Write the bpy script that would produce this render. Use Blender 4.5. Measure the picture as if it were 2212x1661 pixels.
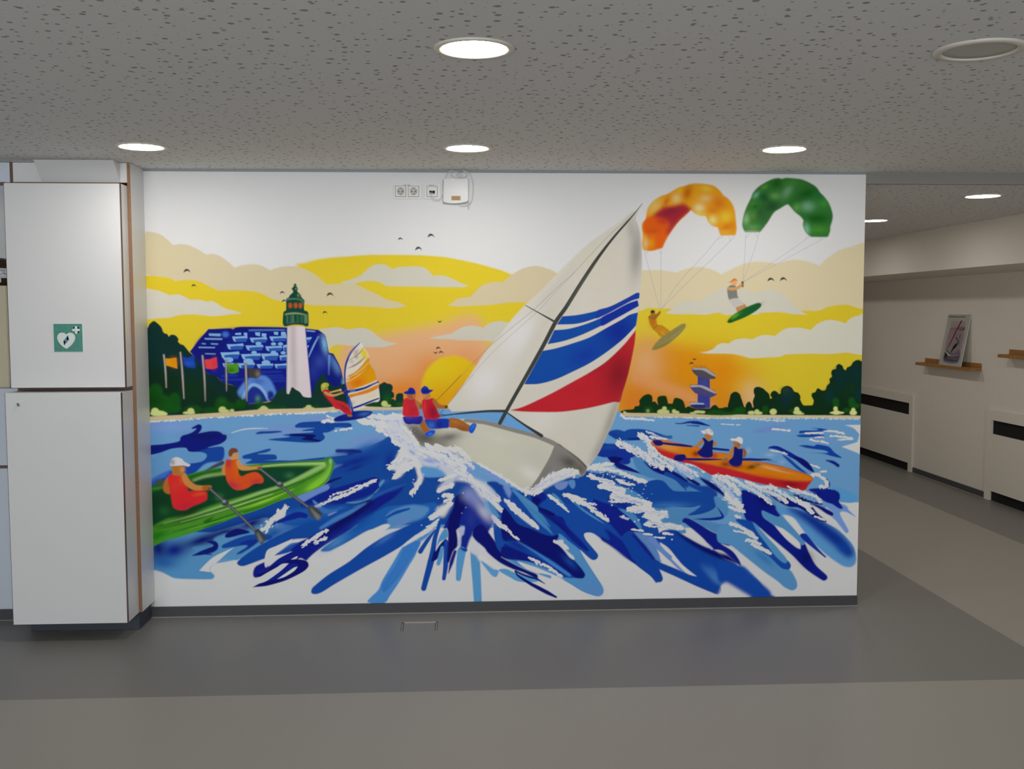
import bpy, bmesh, math
import numpy as np
from mathutils import Vector, Matrix, Euler
scene=bpy.context.scene
for o in list(bpy.data.objects): bpy.data.objects.remove(o,do_unlink=True)
col=scene.collection
# ------------------------------------------------------------------ camera
cam_d=bpy.data.cameras.new('camera'); cam=bpy.data.objects.new('camera',cam_d); col.objects.link(cam); scene.camera=cam
cam_d.sensor_fit='HORIZONTAL'; cam_d.sensor_width=36.0; cam_d.lens=2209.7217/2212*36.0; cam_d.clip_end=60; cam_d.clip_start=.05
def look(yaw,pitch,roll,loc):
    f=Vector((math.sin(yaw)*math.cos(pitch),math.cos(yaw)*math.cos(pitch),math.sin(pitch))); r=Vector((math.cos(yaw),-math.sin(yaw),0)); u=r.cross(f)
    r2=r*math.cos(roll)+u*math.sin(roll); u2=u*math.cos(roll)-r*math.sin(roll)
    m=Matrix((r2,u2,-f)).transposed().to_4x4(); m.translation=Vector(loc); return m
cam.matrix_world=look(0.0501,-0.0713,-0.0021,(1.6481,-5.4928,1.6336))
# ------------------------------------------------------------------ light and exposure
scene.view_settings.view_transform='Standard'; scene.view_settings.look='None'; scene.view_settings.gamma=1; scene.view_settings.use_curve_mapping=False
scene.view_settings.exposure=0.0
wd=bpy.data.worlds.new('world'); scene.world=wd; wd.use_nodes=True
wd.node_tree.nodes['Background'].inputs[0].default_value=(.75,.85,1,1); wd.node_tree.nodes['Background'].inputs[1].default_value=.25
WIN_X,WIN_W=0.6,6.0
LAMP,LAMP2=60.0,58.0
LAMP_COL=(1.0,.955,.90)
ad=bpy.data.lights.new('window_daylight','AREA'); ad.shape='RECTANGLE'; ad.size=WIN_W; ad.size_y=1.7; ad.energy=230; ad.color=(.90,.95,1.0)
ao=bpy.data.objects.new('window_daylight',ad); col.objects.link(ao); ao.location=(WIN_X,-9.15,1.41); ao.rotation_euler=(math.radians(90),0,0)
CEIL=(219,218,217); WALL=(226,224,220); CORR=(226,219,208); FLOOR_D=(126,124,120); FLOOR_L=(157,153,145); FASCIA=(146,144,140)

# ------------------------------------------------------------------ painted pictures
class Painter:
    """Rasterises the mural's painted shapes (wall millimetres) into an albedo canvas."""
    def __init__(s,x0,x1,z0,z1,ppm,base):
        s.x0,s.z1,s.k=x0,z1,ppm/1000.0
        s.w=int(round((x1-x0)*s.k)); s.h=int(round((z1-z0)*s.k))
        s.im=np.empty((s.h,s.w,3),np.float32); s.im[:]=s.col(base); s.cm=None
    @staticmethod
    def col(hx):
        c=np.array(hx,np.float32)/255
        return np.where(c<=.04045,c/12.92,((c+.055)/1.055)**2.4)
    def pts(s,v):
        a=np.array(v,float).reshape(-1,2); return np.stack([(a[:,0]-s.x0)*s.k,(s.z1-a[:,1])*s.k],1)
    @staticmethod
    def spline(P,closed,n=7):
        m=len(P)
        if m<3: return P
        out=[]; t=np.linspace(0,1,n,endpoint=False)[:,None]
        for i in range(m if closed else m-1):
            b,c=P[i],P[(i+1)%m]
            if np.allclose(b,c): continue
            a=P[i-1] if closed else P[max(i-1,0)]
            d=P[(i+2)%m] if closed else P[min(i+2,m-1)]
            L=np.hypot(*(c-b))
            m1=(c-a)*.5; m2=(d-b)*.5
            if np.allclose(a,b): m1=(c-b)*.6
            if np.allclose(c,d): m2=(c-b)*.6
            for q in (m1,m2):
                l=np.hypot(*q)
                if l>1.3*L: q*=1.3*L/l
            t2,t3=t*t,t*t*t
            out.append((2*t3-3*t2+1)*b+(t3-2*t2+t)*m1+(-2*t3+3*t2)*c+(t3-t2)*m2)
        if not closed: out.append(P[-1:])
        return np.concatenate(out)
    def cover(s,polys,blur):
        """non-zero winding coverage of polygons -> (mask, y0, x0)"""
        A=np.concatenate(polys); pad=int(blur*3)+2
        xa=max(0,int(A[:,0].min())-pad); xb=min(s.w,int(A[:,0].max())+pad+2)
        ya=max(0,int(A[:,1].min())-pad); yb=min(s.h,int(A[:,1].max())+pad+2)
        if xb<=xa or yb<=ya: return None
        W,Hh,SS=xb-xa,yb-ya,3
        D=np.zeros((Hh*SS,W+2),np.float32)
        for P in polys:
            Q=np.roll(P,-1,0); y1=(P[:,1]-ya)*SS-.5; y2=(Q[:,1]-ya)*SS-.5
            sg=np.where(y2>y1,1.0,-1.0)
            lo=np.clip(np.ceil(np.minimum(y1,y2)),0,Hh*SS); hi=np.clip(np.ceil(np.maximum(y1,y2)),0,Hh*SS)
            cnt=(hi-lo).astype(int); cnt[cnt<0]=0
            if cnt.sum()==0: continue
            idx=np.repeat(np.arange(len(P)),cnt)
            off=np.arange(cnt.sum())-np.repeat(np.cumsum(cnt)-cnt,cnt)
            rows=(lo[idx]+off).astype(int)
            t=(rows-y1[idx])/(y2[idx]-y1[idx])
            x=np.clip(P[idx,0]+t*(Q[idx,0]-P[idx,0])-xa,0,W)
            i=np.floor(x).astype(int); fr=x-i
            np.add.at(D,(rows,i),sg[idx]*(1-fr)); np.add.at(D,(rows,i+1),sg[idx]*fr)
        M=np.clip(np.abs(np.cumsum(D,1)),0,1)[:,:W].reshape(Hh,SS,W).mean(1)
        if blur>.35: M=s.blur(M,blur)
        return M,ya,xa
    @staticmethod
    def blur(M,sig):
        r=max(1,int(round(sig*2.6))); x=np.arange(-r,r+1); k=np.exp(-x*x/(2*sig*sig)); k/=k.sum()
        if r>14:                      # three box passes for wide sprays
            n=max(1,int(round(sig*.98))); 
            for ax in (0,1):
                for _ in range(3):
                    C=np.cumsum(np.pad(M,[(n+1,n) if a==ax else (0,0) for a in (0,1)],mode='edge'),axis=ax,dtype=np.float64)
                    if ax==0: M=((C[2*n+1:]-C[:-2*n-1])/(2*n+1)).astype(np.float32)
                    else: M=((C[:,2*n+1:]-C[:,:-2*n-1])/(2*n+1)).astype(np.float32)
            return M
        for ax in (0,1):
            Pd=np.pad(M,[(r,r) if a==ax else (0,0) for a in (0,1)],mode='edge'); o=np.zeros_like(M)
            for j in range(2*r+1):
                o+=k[j]*(Pd[j:j+M.shape[0]] if ax==0 else Pd[:,j:j+M.shape[1]])
            M=o
        return M
    def lay(s,res,c,a):
        if res is None: return
        M,y,x=res; M=M*a
        if s.cm is not None: M=M*s.cm[y:y+M.shape[0],x:x+M.shape[1]]
        v=s.im[y:y+M.shape[0],x:x+M.shape[1]]; v+=M[...,None]*(c-v)
    @staticmethod
    def ring(c,r,n=14):
        t=np.linspace(0,2*np.pi,n,endpoint=False); return np.stack([c[0]+r*np.cos(t),c[1]+r*np.sin(t)],1)
    def stroke(s,P,ws):
        P=s.spline(P,False,8) if len(P)>2 else np.linspace(P[0],P[-1],6)
        d=np.r_[0,np.cumsum(np.hypot(*np.diff(P,axis=0).T))]; d/=max(d[-1],1e-6)
        r=np.interp(d,np.linspace(0,1,len(ws)),ws)/2 if len(ws)>1 else np.full(len(P),ws[0]/2)
        T=np.gradient(P,axis=0); T/=np.maximum(np.hypot(T[:,0],T[:,1]),1e-6)[:,None]
        N=np.stack([-T[:,1],T[:,0]],1)*r[:,None]
        out=np.concatenate([P+N,(P-N)[::-1]]); polys=[out]
        for i in (0,-1):
            if r[i]>.4: polys.append(s.ring(P[i],r[i]))
        # same orientation everywhere, so that non-zero winding joins them
        return [q if np.sum(q[:,0]*np.roll(q[:,1],-1)-np.roll(q[:,0],-1)*q[:,1])>0 else q[::-1] for q in polys]
    def run(s,ops):
        for o in ops:
            t,v,hx,b,a=o[:5]; b*=s.k
            if t=='c':
                s.cm=None
                if v:
                    r=s.cover([s.spline(s.pts(v),True) if o[5] else s.pts(v)],b); s.cm=np.zeros((s.h,s.w),np.float32)
                    M,y,x=r; s.cm[y:y+M.shape[0],x:x+M.shape[1]]=M
                continue
            c=s.col(hx)
            if t=='p': s.lay(s.cover([s.spline(s.pts(v),True) if o[5] else s.pts(v)],b),c,a)
            elif t=='s': s.lay(s.cover(s.stroke(s.pts(v),[w*s.k for w in o[5]]),b),c,a)
            elif t=='e':
                q=s.pts(v[:2])[0]; u=np.linspace(0,2*np.pi,28,endpoint=False); an=np.radians(v[4])
                ex,ey=v[2]*s.k*np.cos(u),v[3]*s.k*np.sin(u)
                s.lay(s.cover([np.stack([q[0]+ex*np.cos(an)-ey*np.sin(an),q[1]+ex*np.sin(an)+ey*np.cos(an)],1)],b),c,a)
            elif t=='g':
                q=s.pts(v[:2])[0]; rx,ry=v[2]*s.k,v[3]*s.k; an=np.radians(v[4]); R=max(rx,ry)*2.2
                xa,xb=max(0,int(q[0]-R)),min(s.w,int(q[0]+R)); ya,yb=max(0,int(q[1]-R)),min(s.h,int(q[1]+R))
                if xb<=xa or yb<=ya: continue
                Y,X=np.mgrid[ya:yb,xa:xb].astype(np.float32); X-=q[0]; Y-=q[1]
                U=(X*np.cos(an)+Y*np.sin(an))/rx; V=(-X*np.sin(an)+Y*np.cos(an))/ry
                s.lay((np.exp(-(U*U+V*V)*1.1),ya,xa),c,a)
            elif t=='f':
                w,n,r,ln,ang,seed=o[5]; rg=np.random.RandomState(seed); P=s.pts(v)
                P=s.spline(P,False,8) if len(P)>2 else np.linspace(P[0],P[-1],8)
                d=np.r_[0,np.cumsum(np.hypot(*np.diff(P,axis=0).T))]; u=rg.rand(n)*d[-1]
                C=np.stack([np.interp(u,d,P[:,0]),np.interp(u,d,P[:,1])],1)
                T=np.gradient(P,axis=0); T/=np.maximum(np.hypot(T[:,0],T[:,1]),1e-6)[:,None]
                tx,ty=np.interp(u,d,T[:,0]),np.interp(u,d,T[:,1])
                k=np.clip(rg.randn(n)*.33,-1,1)*w*s.k/2; C+=np.stack([-ty*k,tx*k],1)
                polys=[]
                for i in range(n):
                    rr=r*s.k*(.45+.8*rg.rand()); al=np.radians(ang+rg.randn()*14); L=ln*s.k*(.3+.9*rg.rand())/2
                    q=s.ring((0,0),rr,9); q[:,0]+=np.sign(q[:,0])*L
                    polys.append(C[i]+np.stack([q[:,0]*np.cos(al)-q[:,1]*np.sin(al),q[:,0]*np.sin(al)+q[:,1]*np.cos(al)],1))
                s.lay(s.cover(polys,b),c,a)

# painted shapes of the mural, in wall millimetres (x along the wall, z above the floor): kind, outline, paint, softness, opacity, extra
MURAL=[
['p',[-38,1823.5,250,1843,587,1814,781,1813.5,794.5,1877,904,1906.5,1075,1926,1172.5,1933,1319,1933.5,1454,1931,1564.5,1921.5,1663,1904,1761.5,1882,1873,1850,1917.5,1825.5,2009,1838,2408,1837.5,2626,1837.5,2860,1812.5,3878.5,1812.5,3896.5,1039.5,-59,1068.5],[242,215,51],3.0,1,0],
['p',[778,1879.5,839.5,1895,892.5,1908.5,980.5,1920,1091,1927,1179,1933.5,1312,1933,1445,1930,1556,1923,1667,1902.5,1761.5,1880.5,1890.5,1843.5,1944,1810,1845,1747.5,1000,1748.5,869.5,1837],[244,217,52],5.0,1,1],
['g',[967.5,1916.5,54.0,7.2,-6],[245,218,52],0,0.35],
['g',[892.5,1905.5,54.0,7.2,-6],[245,218,52],0,0.35],
['g',[1091,1925.5,54.0,7.2,-6],[245,218,52],0,0.35],
['p',[0.5,2049.5,33,2052,76,2042,110,2018,144.5,1984.5,144.5,1984.5,183,1990,226,1983.5,269,1964,314,1935.5,314,1935.5,351,1938.5,381,1930,424,1900.5,461.5,1866.5,461.5,1866.5,497.5,1878.5,550,1885,598,1878.5,646.5,1853.5,646.5,1853.5,703,1871,769,1874,817,1863,869.5,1836.5,908.5,1806,936.5,1778,936.5,1778,1009.5,1781.5,1080,1782,1124,1763.5,1168,1741.5,1207.5,1726,1251.5,1699,1309.5,1685.5,1362.5,1662,1362.5,1662,1295.5,1652.5,1251,1651.5,1207,1658,1052,1665,875.5,1668.5,827,1675.5,765.5,1677.5,700,1690.5,656,1702,612.5,1724.5,569,1740,482,1747.5,394.5,1746.5,351,1755.5,308,1779.5,260.5,1799.5,204,1801.5,152,1797.5,130.5,1809.5,91.5,1817,-3,1830.5,-3,1830.5],[231,217,179],2.5,1,1],
['p',[1583.5,1668,1583.5,1668,1608,1681.5,1635,1701.5,1702,1712.5,1711.5,1722,1756.5,1766.5,1801,1784.5,1837,1791,1881,1790.5,1881,1790.5,1900,1811,1944.5,1842.5,1989.5,1864.5,2052.5,1876.5,2106.5,1864.5,2156,1838,2115.5,1766.5,1998.5,1681.5,1998.5,1681.5,1913,1681.5,1800.5,1668.5,1711,1664,1621,1661],[231,216,179],2.2,1,1],
['p',[2608.5,1837.5,2671,1852.5,2739,1852.5,2812,1840,2812,1840,2849.5,1855,2897.5,1867.5,2948,1870,3011,1855,3059.5,1830,3059.5,1830,3100,1852.5,3137.5,1870,3180.5,1887.5,3238.5,1897.5,3314.5,1895,3363,1887.5,3363,1887.5,3408.5,1902.5,3457,1910,3518,1902.5,3562,1890,3595,1877.5,3595,1877.5,3635.5,1915,3678,1945,3708.5,1962.5,3759.5,1977.5,3874.5,1982.5,3882,1666.5,3748,1666.5,3684,1662,3640.5,1652,3595,1634.5,3523,1634.5,3472,1632,2912.5,1643,2783.5,1646,2705.5,1648.5,2660,1651,2609.5,1641.5],[240,225,186],2.5,1,1],
['p',[1012,1787.5,1067,1803,1116,1823.5,1156,1857,1187.5,1879,1223,1884.5,1258,1879,1292,1856,1292,1856,1315.5,1868,1378,1872.5,1426.5,1873,1462,1863.5,1484,1845.5,1502.5,1823.5,1502.5,1823.5,1550.5,1826,1595,1812.5,1639.5,1790,1689.5,1771,1689.5,1771,1666.5,1763.5,1443.5,1766.5,1332.5,1768,1257,1770.5,1239.5,1779.5,1213,1792.5,1155.5,1797,1107,1788.5,1071.5,1783],[225,221,205],2.2,1,1],
['p',[-14,1748,33.5,1751.5,76.5,1740.5,120.5,1722,120.5,1722,163,1727,193.5,1716,228.5,1697.5,228.5,1697.5,271.5,1698.5,314.5,1687.5,336.5,1691.5,362.5,1680.5,384,1665,414.5,1650,458,1639,496,1625,496,1625,435.5,1621,348,1612,261,1620,173.5,1619,121,1606,64.5,1602,-18,1609.5],[231,226,210],2.2,1,1],
['p',[-15.5,1595.5,3858,1586,3870.5,1039.5,-30,1068.5],[243,216,51],5.0,0,1],
['p',[1023,1468.5,1138.5,1486,1209.5,1508,1352.5,1530,1531,1560.5,1760.5,1575.5,1797.5,1027.5,1017,1033.5],[247,191,140],22.4,1,1],
['p',[2590.5,1459,2711.5,1476,2838.5,1433,2966,1392.5,3030.5,1311.5,3172.5,1184.5,3275,1158.5,3277,1056.5,2512,1062.5],[238,155,33],34.9,1,1],
['g',[2916,1324.5,236.6,129.5,8],[244,157,6],0,0.95],
['g',[3119.5,1311,174.3,99.6,20],[245,158,8],0,0.7],
['g',[2649.5,1351,99.6,137.0,0],[247,192,140],0,0.7],
['s',[2599.5,1276,2739,1222.5,2917.5,1155.5,2994.5,1109.5],[247,171,109],14.9,0.75,[64.7]],
['g',[2600.5,1137.5,99.6,99.6,0],[243,132,21],0,0.9],
['g',[3236.5,1163.5,69.7,84.7,0],[247,200,146],0,0.85],
['g',[2765.5,1111,174.3,44.8,10],[246,152,81],0,0.7],
['g',[3069,1298.5,74.7,112.1,0],[247,150,8],0,0.7],
['p',[900,1539.5,931,1544.5,975.5,1551,1010.5,1549,1042.5,1539,1042.5,1539,1086,1544,1112.5,1548.5,1143.5,1544,1174.5,1530.5,1209.5,1501.5,1249.5,1476.5,1317,1465,1317,1465,1262.5,1450,1218,1443.5,1151.5,1445.5,1062.5,1453,996,1459.5,965,1451,945,1434.5,926,1513.5],[224,220,204],2.0,1,1],
['p',[1480.5,1490.5,1480.5,1490.5,1521.5,1502.5,1598,1516,1629,1533.5,1665,1551.5,1710,1558,1760,1549,1769,1542,1769,1542,1799.5,1569,1858,1582,1912,1573,1979.5,1573,1889.5,1479,1760,1478.5,1642.5,1480,1584,1486.5,1530.5,1487],[224,220,204],2.0,1,1],
['g',[1337,1220.5,224.1,124.5,0],[247,145,33],0,0.95],
['g',[1498.5,1319,124.5,99.6,0],[245,142,33],0,0.7],
['g',[1264,1320.5,149.4,74.7,0],[247,192,141],0,0.5],
['g',[1684.5,1318,99.6,124.5,0],[245,139,44],0,0.6],
['e',[1604.5,1229,166.8,169.3,0],[247,206,23],6.2,1],
['c',[1438.5,1230,1461.5,1307,1523.5,1373.5,1605.5,1398,1685,1373,1746.5,1305.5,1771.5,1228,1746,1143,1683.5,1068.5,1521.5,1069.5,1460,1145],0,1.7,1,1],
['g',[1684,1168.5,112.1,124.5,0],[247,158,8],0,0.8],
['g',[1523.5,1331.5,112.1,87.2,0],[247,218,37],0,0.7],
['g',[1534.5,1144.5,87.2,99.6,0],[242,158,8],0,0.6],
['c',[],0,0,0,0],
['p',[2756,1622,2756,1622,2792.5,1646.5,2821.5,1668,2850.5,1684,2887,1688,2928,1681.5,2928,1681.5,2978.5,1711,3025.5,1738,3062,1759.5,3087.5,1767,3128,1763.5,3179.5,1754,3246,1730.5,3246,1730.5,3284.5,1742.5,3330.5,1749.5,3368,1739.5,3401,1719.5,3434.5,1688.5,3461,1659.5,3491,1636,3533,1611.5,3533,1611.5,3454.5,1616,3417.5,1622.5,3373,1627,3325,1625.5,3277,1623.5,3248,1613,3178,1618,3086,1611,3056.5,1622.5,3020,1622.5,2979.5,1613.5,2888,1617.5,2814.5,1617],[230,226,209],2.2,1,1],
['p',[2941.5,1410,2941.5,1410,2982,1414,3018.5,1428.5,3036.5,1446.5,3066,1459,3103.5,1457,3103.5,1457,3132,1475.5,3176,1484,3205.5,1482.5,3229.5,1478,3229.5,1478,3268,1496,3308.5,1502.5,3357.5,1496.5,3357.5,1496.5,3382,1516.5,3419,1537.5,3470.5,1542,3515,1537.5,3554,1528.5,3554,1528.5,3581.5,1555.5,3618,1575.5,3662.5,1583.5,3703.5,1577.5,3745.5,1564.5,3745.5,1564.5,3777.5,1593.5,3814.5,1606,3870,1611.5,3875,1408.5,3752,1405.5,3659,1398.5,3547.5,1400.5,3417.5,1396,3388,1385,3288.5,1380,3225.5,1377.5,3177.5,1389.5,3122,1400.5,3037,1403,2982,1404],[236,232,215],2.2,1,1],
['p',[194.5,1838.5,198,1852,207.5,1860,217,1859,225.5,1852.5,230,1840.5,222.5,1848,215.5,1849.5,207.5,1847.5,199,1844],[53,49,57],1.5,0.95,1],
['p',[234,1764.5,236.5,1774,243,1779.5,249.5,1778.5,255.5,1774.5,259,1765.5,253.5,1771,248.5,1772,243,1770.5,237,1768],[52,48,55],1.5,0.95,1],
['p',[694.5,1727.5,697,1737,704,1742.5,710.5,1742,716.5,1737.5,720,1728.5,714.5,1734,709.5,1735,703.5,1733.5,698,1731],[50,46,54],1.5,0.95,1],
['p',[703.5,1683.5,706,1693,712.5,1698.5,719.5,1698,725.5,1693.5,729,1684.5,723,1690,718.5,1691,712.5,1689.5,707,1687],[50,46,53],1.5,0.95,1],
['p',[1320,2010.5,1322.5,2020,1329,2025.5,1335.5,2025,1342,2020.5,1345.5,2012,1339.5,2017,1335,2018.5,1329,2016.5,1323,2014.5],[52,48,55],1.5,0.95,1],
['p',[1476.5,2024.5,1480,2038,1489.5,2046,1499,2045,1507.5,2038.5,1513,2026,1504.5,2034,1497.5,2035.5,1489.5,2033,1481,2029.5],[52,49,56],1.5,0.95,1],
['p',[1409.5,1956,1413.5,1969.5,1423,1977.5,1432,1976.5,1441,1970,1446,1957.5,1438,1965.5,1431,1967,1422.5,1964.5,1414.5,1961],[51,48,55],1.5,0.95,1],
['p',[939.5,1714,943.5,1727.5,953,1735.5,962,1734.5,971,1728,976,1715.5,968,1723,961,1725,952.5,1722.5,944.5,1719],[50,46,54],1.5,0.95,1],
['p',[916.5,1622,919.5,1631,926,1637,932.5,1636,938.5,1631.5,942,1623,936.5,1628.5,931.5,1629.5,926,1628,920,1625.5],[50,46,53],1.5,0.95,1],
['s',[1526,1584.5,1537.5,1578,1549,1585],[50,46,53],1.2,0.95,[1.5,7.0,1.5]],
['p',[1516.5,1430,1519,1439.5,1526,1445.5,1532.5,1444.5,1538.5,1440,1542.5,1431,1536.5,1436.5,1531.5,1438,1526,1436,1520,1433.5],[50,46,54],1.5,0.95,1],
['s',[1503,1418.5,1514,1412,1525.5,1419],[50,46,54],1.2,0.95,[1.5,7.0,1.5]],
['p',[1531.5,1407.5,1534,1417,1540.5,1423,1547,1422,1553.5,1417.5,1557,1408.5,1551.5,1414,1546.5,1415.5,1540.5,1414,1534.5,1411.5],[50,46,54],1.5,0.95,1],
['p',[3311,1790.5,3314,1804.5,3324,1812.5,3333.5,1811.5,3343,1805,3348.5,1792.5,3340,1800,3332.5,1802,3324,1799.5,3315.5,1796],[53,49,57],1.5,0.95,1],
['p',[3379.5,1793,3383,1807,3392.5,1815,3402.5,1814,3411.5,1807.5,3417.5,1795,3408.5,1802.5,3401.5,1804.5,3393,1802,3384.5,1798.5],[53,50,57],1.5,0.95,1],
['s',[2903.5,1377.5,2915.5,1371,2927,1378],[50,47,54],1.2,0.95,[1.5,7.0,1.5]],
['p',[2887.5,1341.5,2890,1351,2897,1357,2903.5,1356.5,2910,1351.5,2914,1342.5,2908,1348,2903,1349.5,2897,1348,2891,1345.5],[50,47,54],1.5,0.95,1],
['p',[-11,1545,0,1550.5,11.5,1571.5,33.5,1587,51.5,1576,72,1554.5,83,1526.5,102.5,1517.5,108.5,1504,108.5,1504,123,1515,145,1510.5,159.5,1491.5,157,1477.5,172,1463,172,1463,183,1460.5,195.5,1447.5,212.5,1425,229.5,1407.5,281,1358,297,1309,349.5,1300,366.5,1269,427.5,1241.5,492.5,1196.5,512,1080,-24,1073],[6,52,49],2.0,1,1],
['p',[217,1426,217,1426,315.5,1544,315.5,1544,433,1547.5,433,1547.5,447,1541,447,1541,457,1552,457,1552,500,1556,732.5,1551,829.5,1545,893.5,1538,893.5,1538,926,1513.5,926,1513.5,946,1417.5,946,1417.5,971,1411,971,1411,1003.5,1346,1016,1296.5,1020,1256,956.5,1176,867.5,1163,602,1160,487.5,1170,440.5,1241.5,388,1255.5,358,1286.5,297.5,1313.5,250.5,1380.5],[14,28,147],1.7,1,1],
['p',[212,1416,251,1385,297.5,1318,362.5,1286.5,392.5,1257.5,445,1244,514.5,1196.5,513.5,1143,425.5,1157,339.5,1242,254,1331.5],[6,49,47],3.0,1,1],
['p',[390,1535,456,1548.5,715,1548.5,719,1534,565,1534.5],[9,14,111],7.5,1,1],
['p',[257.5,1482.5,324,1531,429.5,1535,387.5,1420,341.5,1331,281,1367,238.5,1420.5],[12,21,133],5.0,1,1],
['s',[530,1536.5,635.5,1538,714.5,1537.5],[111,163,247],3.0,0.8,[6.3]],
['s',[831.5,1534,873.5,1530],[143,189,247],2.5,1,[6.3]],
['p',[317.5,1521,317.5,1521,381,1519.5,381,1519.5,378.5,1505,378.5,1505,319.5,1508.5,319.5,1508.5],[146,196,247],2.0,0.85,1],
['p',[295,1496.5,295,1496.5,389,1494.5,389,1494.5,387,1486.5,387,1486.5,297.5,1488.5,297.5,1488.5],[146,196,247],2.0,0.85,1],
['p',[279,1470,279,1470,302,1468,302,1468,300,1463,300,1463,281.5,1464.5,281.5,1464.5],[148,198,247],2.0,0.85,1],
['p',[327,1469,327,1469,366.5,1467,366.5,1467,364.5,1461,364.5,1461,329.5,1462.5,329.5,1462.5],[146,196,247],2.0,0.85,1],
['p',[262,1450.5,262,1450.5,349.5,1448.5,349.5,1448.5,347.5,1442.5,347.5,1442.5,264.5,1444,264.5,1444],[147,197,247],2.0,0.85,1],
['p',[295.5,1416,295.5,1416,352,1414,352,1414,350.5,1409.5,350.5,1409.5,298,1411,298,1411],[147,197,247],2.0,0.85,1],
['e',[405,1515,18.0,14.4,0],[80,131,243],5.0,0.8],
['p',[455.5,1521.5,486,1524.5,488,1512.5,456,1513],[146,196,247],1.2,1,0],
['p',[501.5,1524,519,1523.5,518.5,1503,501,1512.5],[146,196,247],1.2,1,0],
['p',[560.5,1526,587,1525.5,585,1504.5,562.5,1510.5],[146,196,247],1.2,1,0],
['p',[595.5,1521,620,1519,617,1498,594.5,1504.5],[146,196,247],1.2,1,0],
['p',[658,1527.5,681.5,1527.5,681,1511,660.5,1514],[146,196,247],1.2,1,0],
['p',[697,1527.5,719,1527.5,725,1506.5,696.5,1506.5],[146,196,247],1.2,1,0],
['p',[828.5,1494.5,857.5,1498,848.5,1484,830.5,1484],[146,196,247],1.2,1,0],
['p',[711,1458,729,1459.5,726,1436.5],[146,196,247],1.2,1,0],
['p',[455.5,1492,455.5,1492,520.5,1495,520.5,1495,512,1475.5,512,1475.5,459,1475,459,1475],[44,98,193],1.2,1,1],
['p',[439.5,1504,439.5,1504,480,1504.5,480,1504.5,517.5,1508,517.5,1508,520.5,1495,520.5,1495,488,1495,488,1495,455.5,1492,455.5,1492,458.5,1474.5,458.5,1474.5,447,1481,447,1481],[146,196,247],1.5,1,1],
['p',[549.5,1486,549.5,1486,623.5,1488.5,623.5,1488.5,614,1470.5,614,1470.5,554,1470.5,554,1470.5],[44,98,193],1.2,1,1],
['p',[531.5,1497,531.5,1497,577.5,1497.5,577.5,1497.5,620,1500.5,620,1500.5,623.5,1488.5,623.5,1488.5,586.5,1489,586.5,1489,549.5,1486,549.5,1486,553,1470,553,1470,540.5,1475.5,540.5,1475.5],[146,196,247],1.5,1,1],
['p',[653,1492.5,653,1492.5,727,1495.5,727,1495.5,717.5,1478,717.5,1478,657.5,1477.5,657.5,1477.5],[44,98,193],1.2,1,1],
['p',[635,1503.5,635,1503.5,681,1503.5,681,1503.5,723.5,1507,723.5,1507,727,1495.5,727,1495.5,690,1495.5,690,1495.5,653,1492.5,653,1492.5,656.5,1477,656.5,1477,643.5,1482.5,643.5,1482.5],[146,196,247],1.5,1,1],
['p',[428,1451,428,1451,500,1454,500,1454,490.5,1434.5,490.5,1434.5,432,1434,432,1434],[44,98,194],1.2,1,1],
['p',[410,1463.5,410,1463.5,455,1463.5,455,1463.5,496.5,1467.5,496.5,1467.5,500,1454,500,1454,464,1454.5,464,1454.5,428,1451,428,1451,431,1433.5,431,1433.5,418.5,1440,418.5,1440],[146,196,247],1.5,1,1],
['p',[527.5,1444.5,527.5,1444.5,603,1447.5,603,1447.5,593,1429.5,593,1429.5,532,1429,532,1429],[44,98,194],1.2,1,1],
['p',[508.5,1456,508.5,1456,556,1456,556,1456,599.5,1459.5,599.5,1459.5,603,1447.5,603,1447.5,565,1447.5,565,1447.5,527.5,1444.5,527.5,1444.5,531,1428.5,531,1428.5,517.5,1434.5,517.5,1434.5],[146,196,247],1.5,1,1],
['p',[629.5,1440,629.5,1440,702,1443,702,1443,692.5,1425,692.5,1425,634,1424.5,634,1424.5],[44,98,194],1.2,1,1],
['p',[612,1451.5,612,1451.5,657,1452,657,1452,698.5,1455,698.5,1455,702,1443,702,1443,666,1443,666,1443,629.5,1440,629.5,1440,633,1424,633,1424,620.5,1430,620.5,1430],[146,196,247],1.5,1,1],
['p',[710.5,1443.5,710.5,1443.5,731.5,1447,731.5,1447,728.5,1426,728.5,1426,711.5,1425.5,711.5,1425.5],[44,98,194],1.2,1,1],
['p',[705.5,1456.5,705.5,1456.5,718.5,1457,718.5,1457,731,1461,731,1461,731.5,1447,731.5,1447,721,1447,721,1447,710.5,1443.5,710.5,1443.5,711,1424.5,711,1424.5,707.5,1431.5,707.5,1431.5],[146,196,247],1.5,1,1],
['p',[396,1405,396,1405,477,1409,477,1409,466.5,1384.5,466.5,1384.5,401,1384.5,401,1384.5],[44,98,194],1.2,1,1],
['p',[376.5,1420,376.5,1420,427,1420.5,427,1420.5,473.5,1425,473.5,1425,477,1409,477,1409,436.5,1409,436.5,1409,396,1405,396,1405,400,1383.5,400,1383.5,386,1391.5,386,1391.5],[147,197,247],1.5,1,1],
['p',[504.5,1397.5,504.5,1397.5,589,1401,589,1401,578,1379.5,578,1379.5,509.5,1379.5,509.5,1379.5],[44,98,194],1.2,1,1],
['p',[483.5,1410.5,483.5,1410.5,536.5,1411,536.5,1411,585,1415,585,1415,589,1401,589,1401,546.5,1401,546.5,1401,504.5,1397.5,504.5,1397.5,508.5,1379,508.5,1379,493.5,1385.5,493.5,1385.5],[147,197,247],1.5,1,1],
['p',[607.5,1397.5,607.5,1397.5,681.5,1401.5,681.5,1401.5,671.5,1377,671.5,1377,611.5,1376.5,611.5,1376.5],[44,98,194],1.2,1,1],
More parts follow.
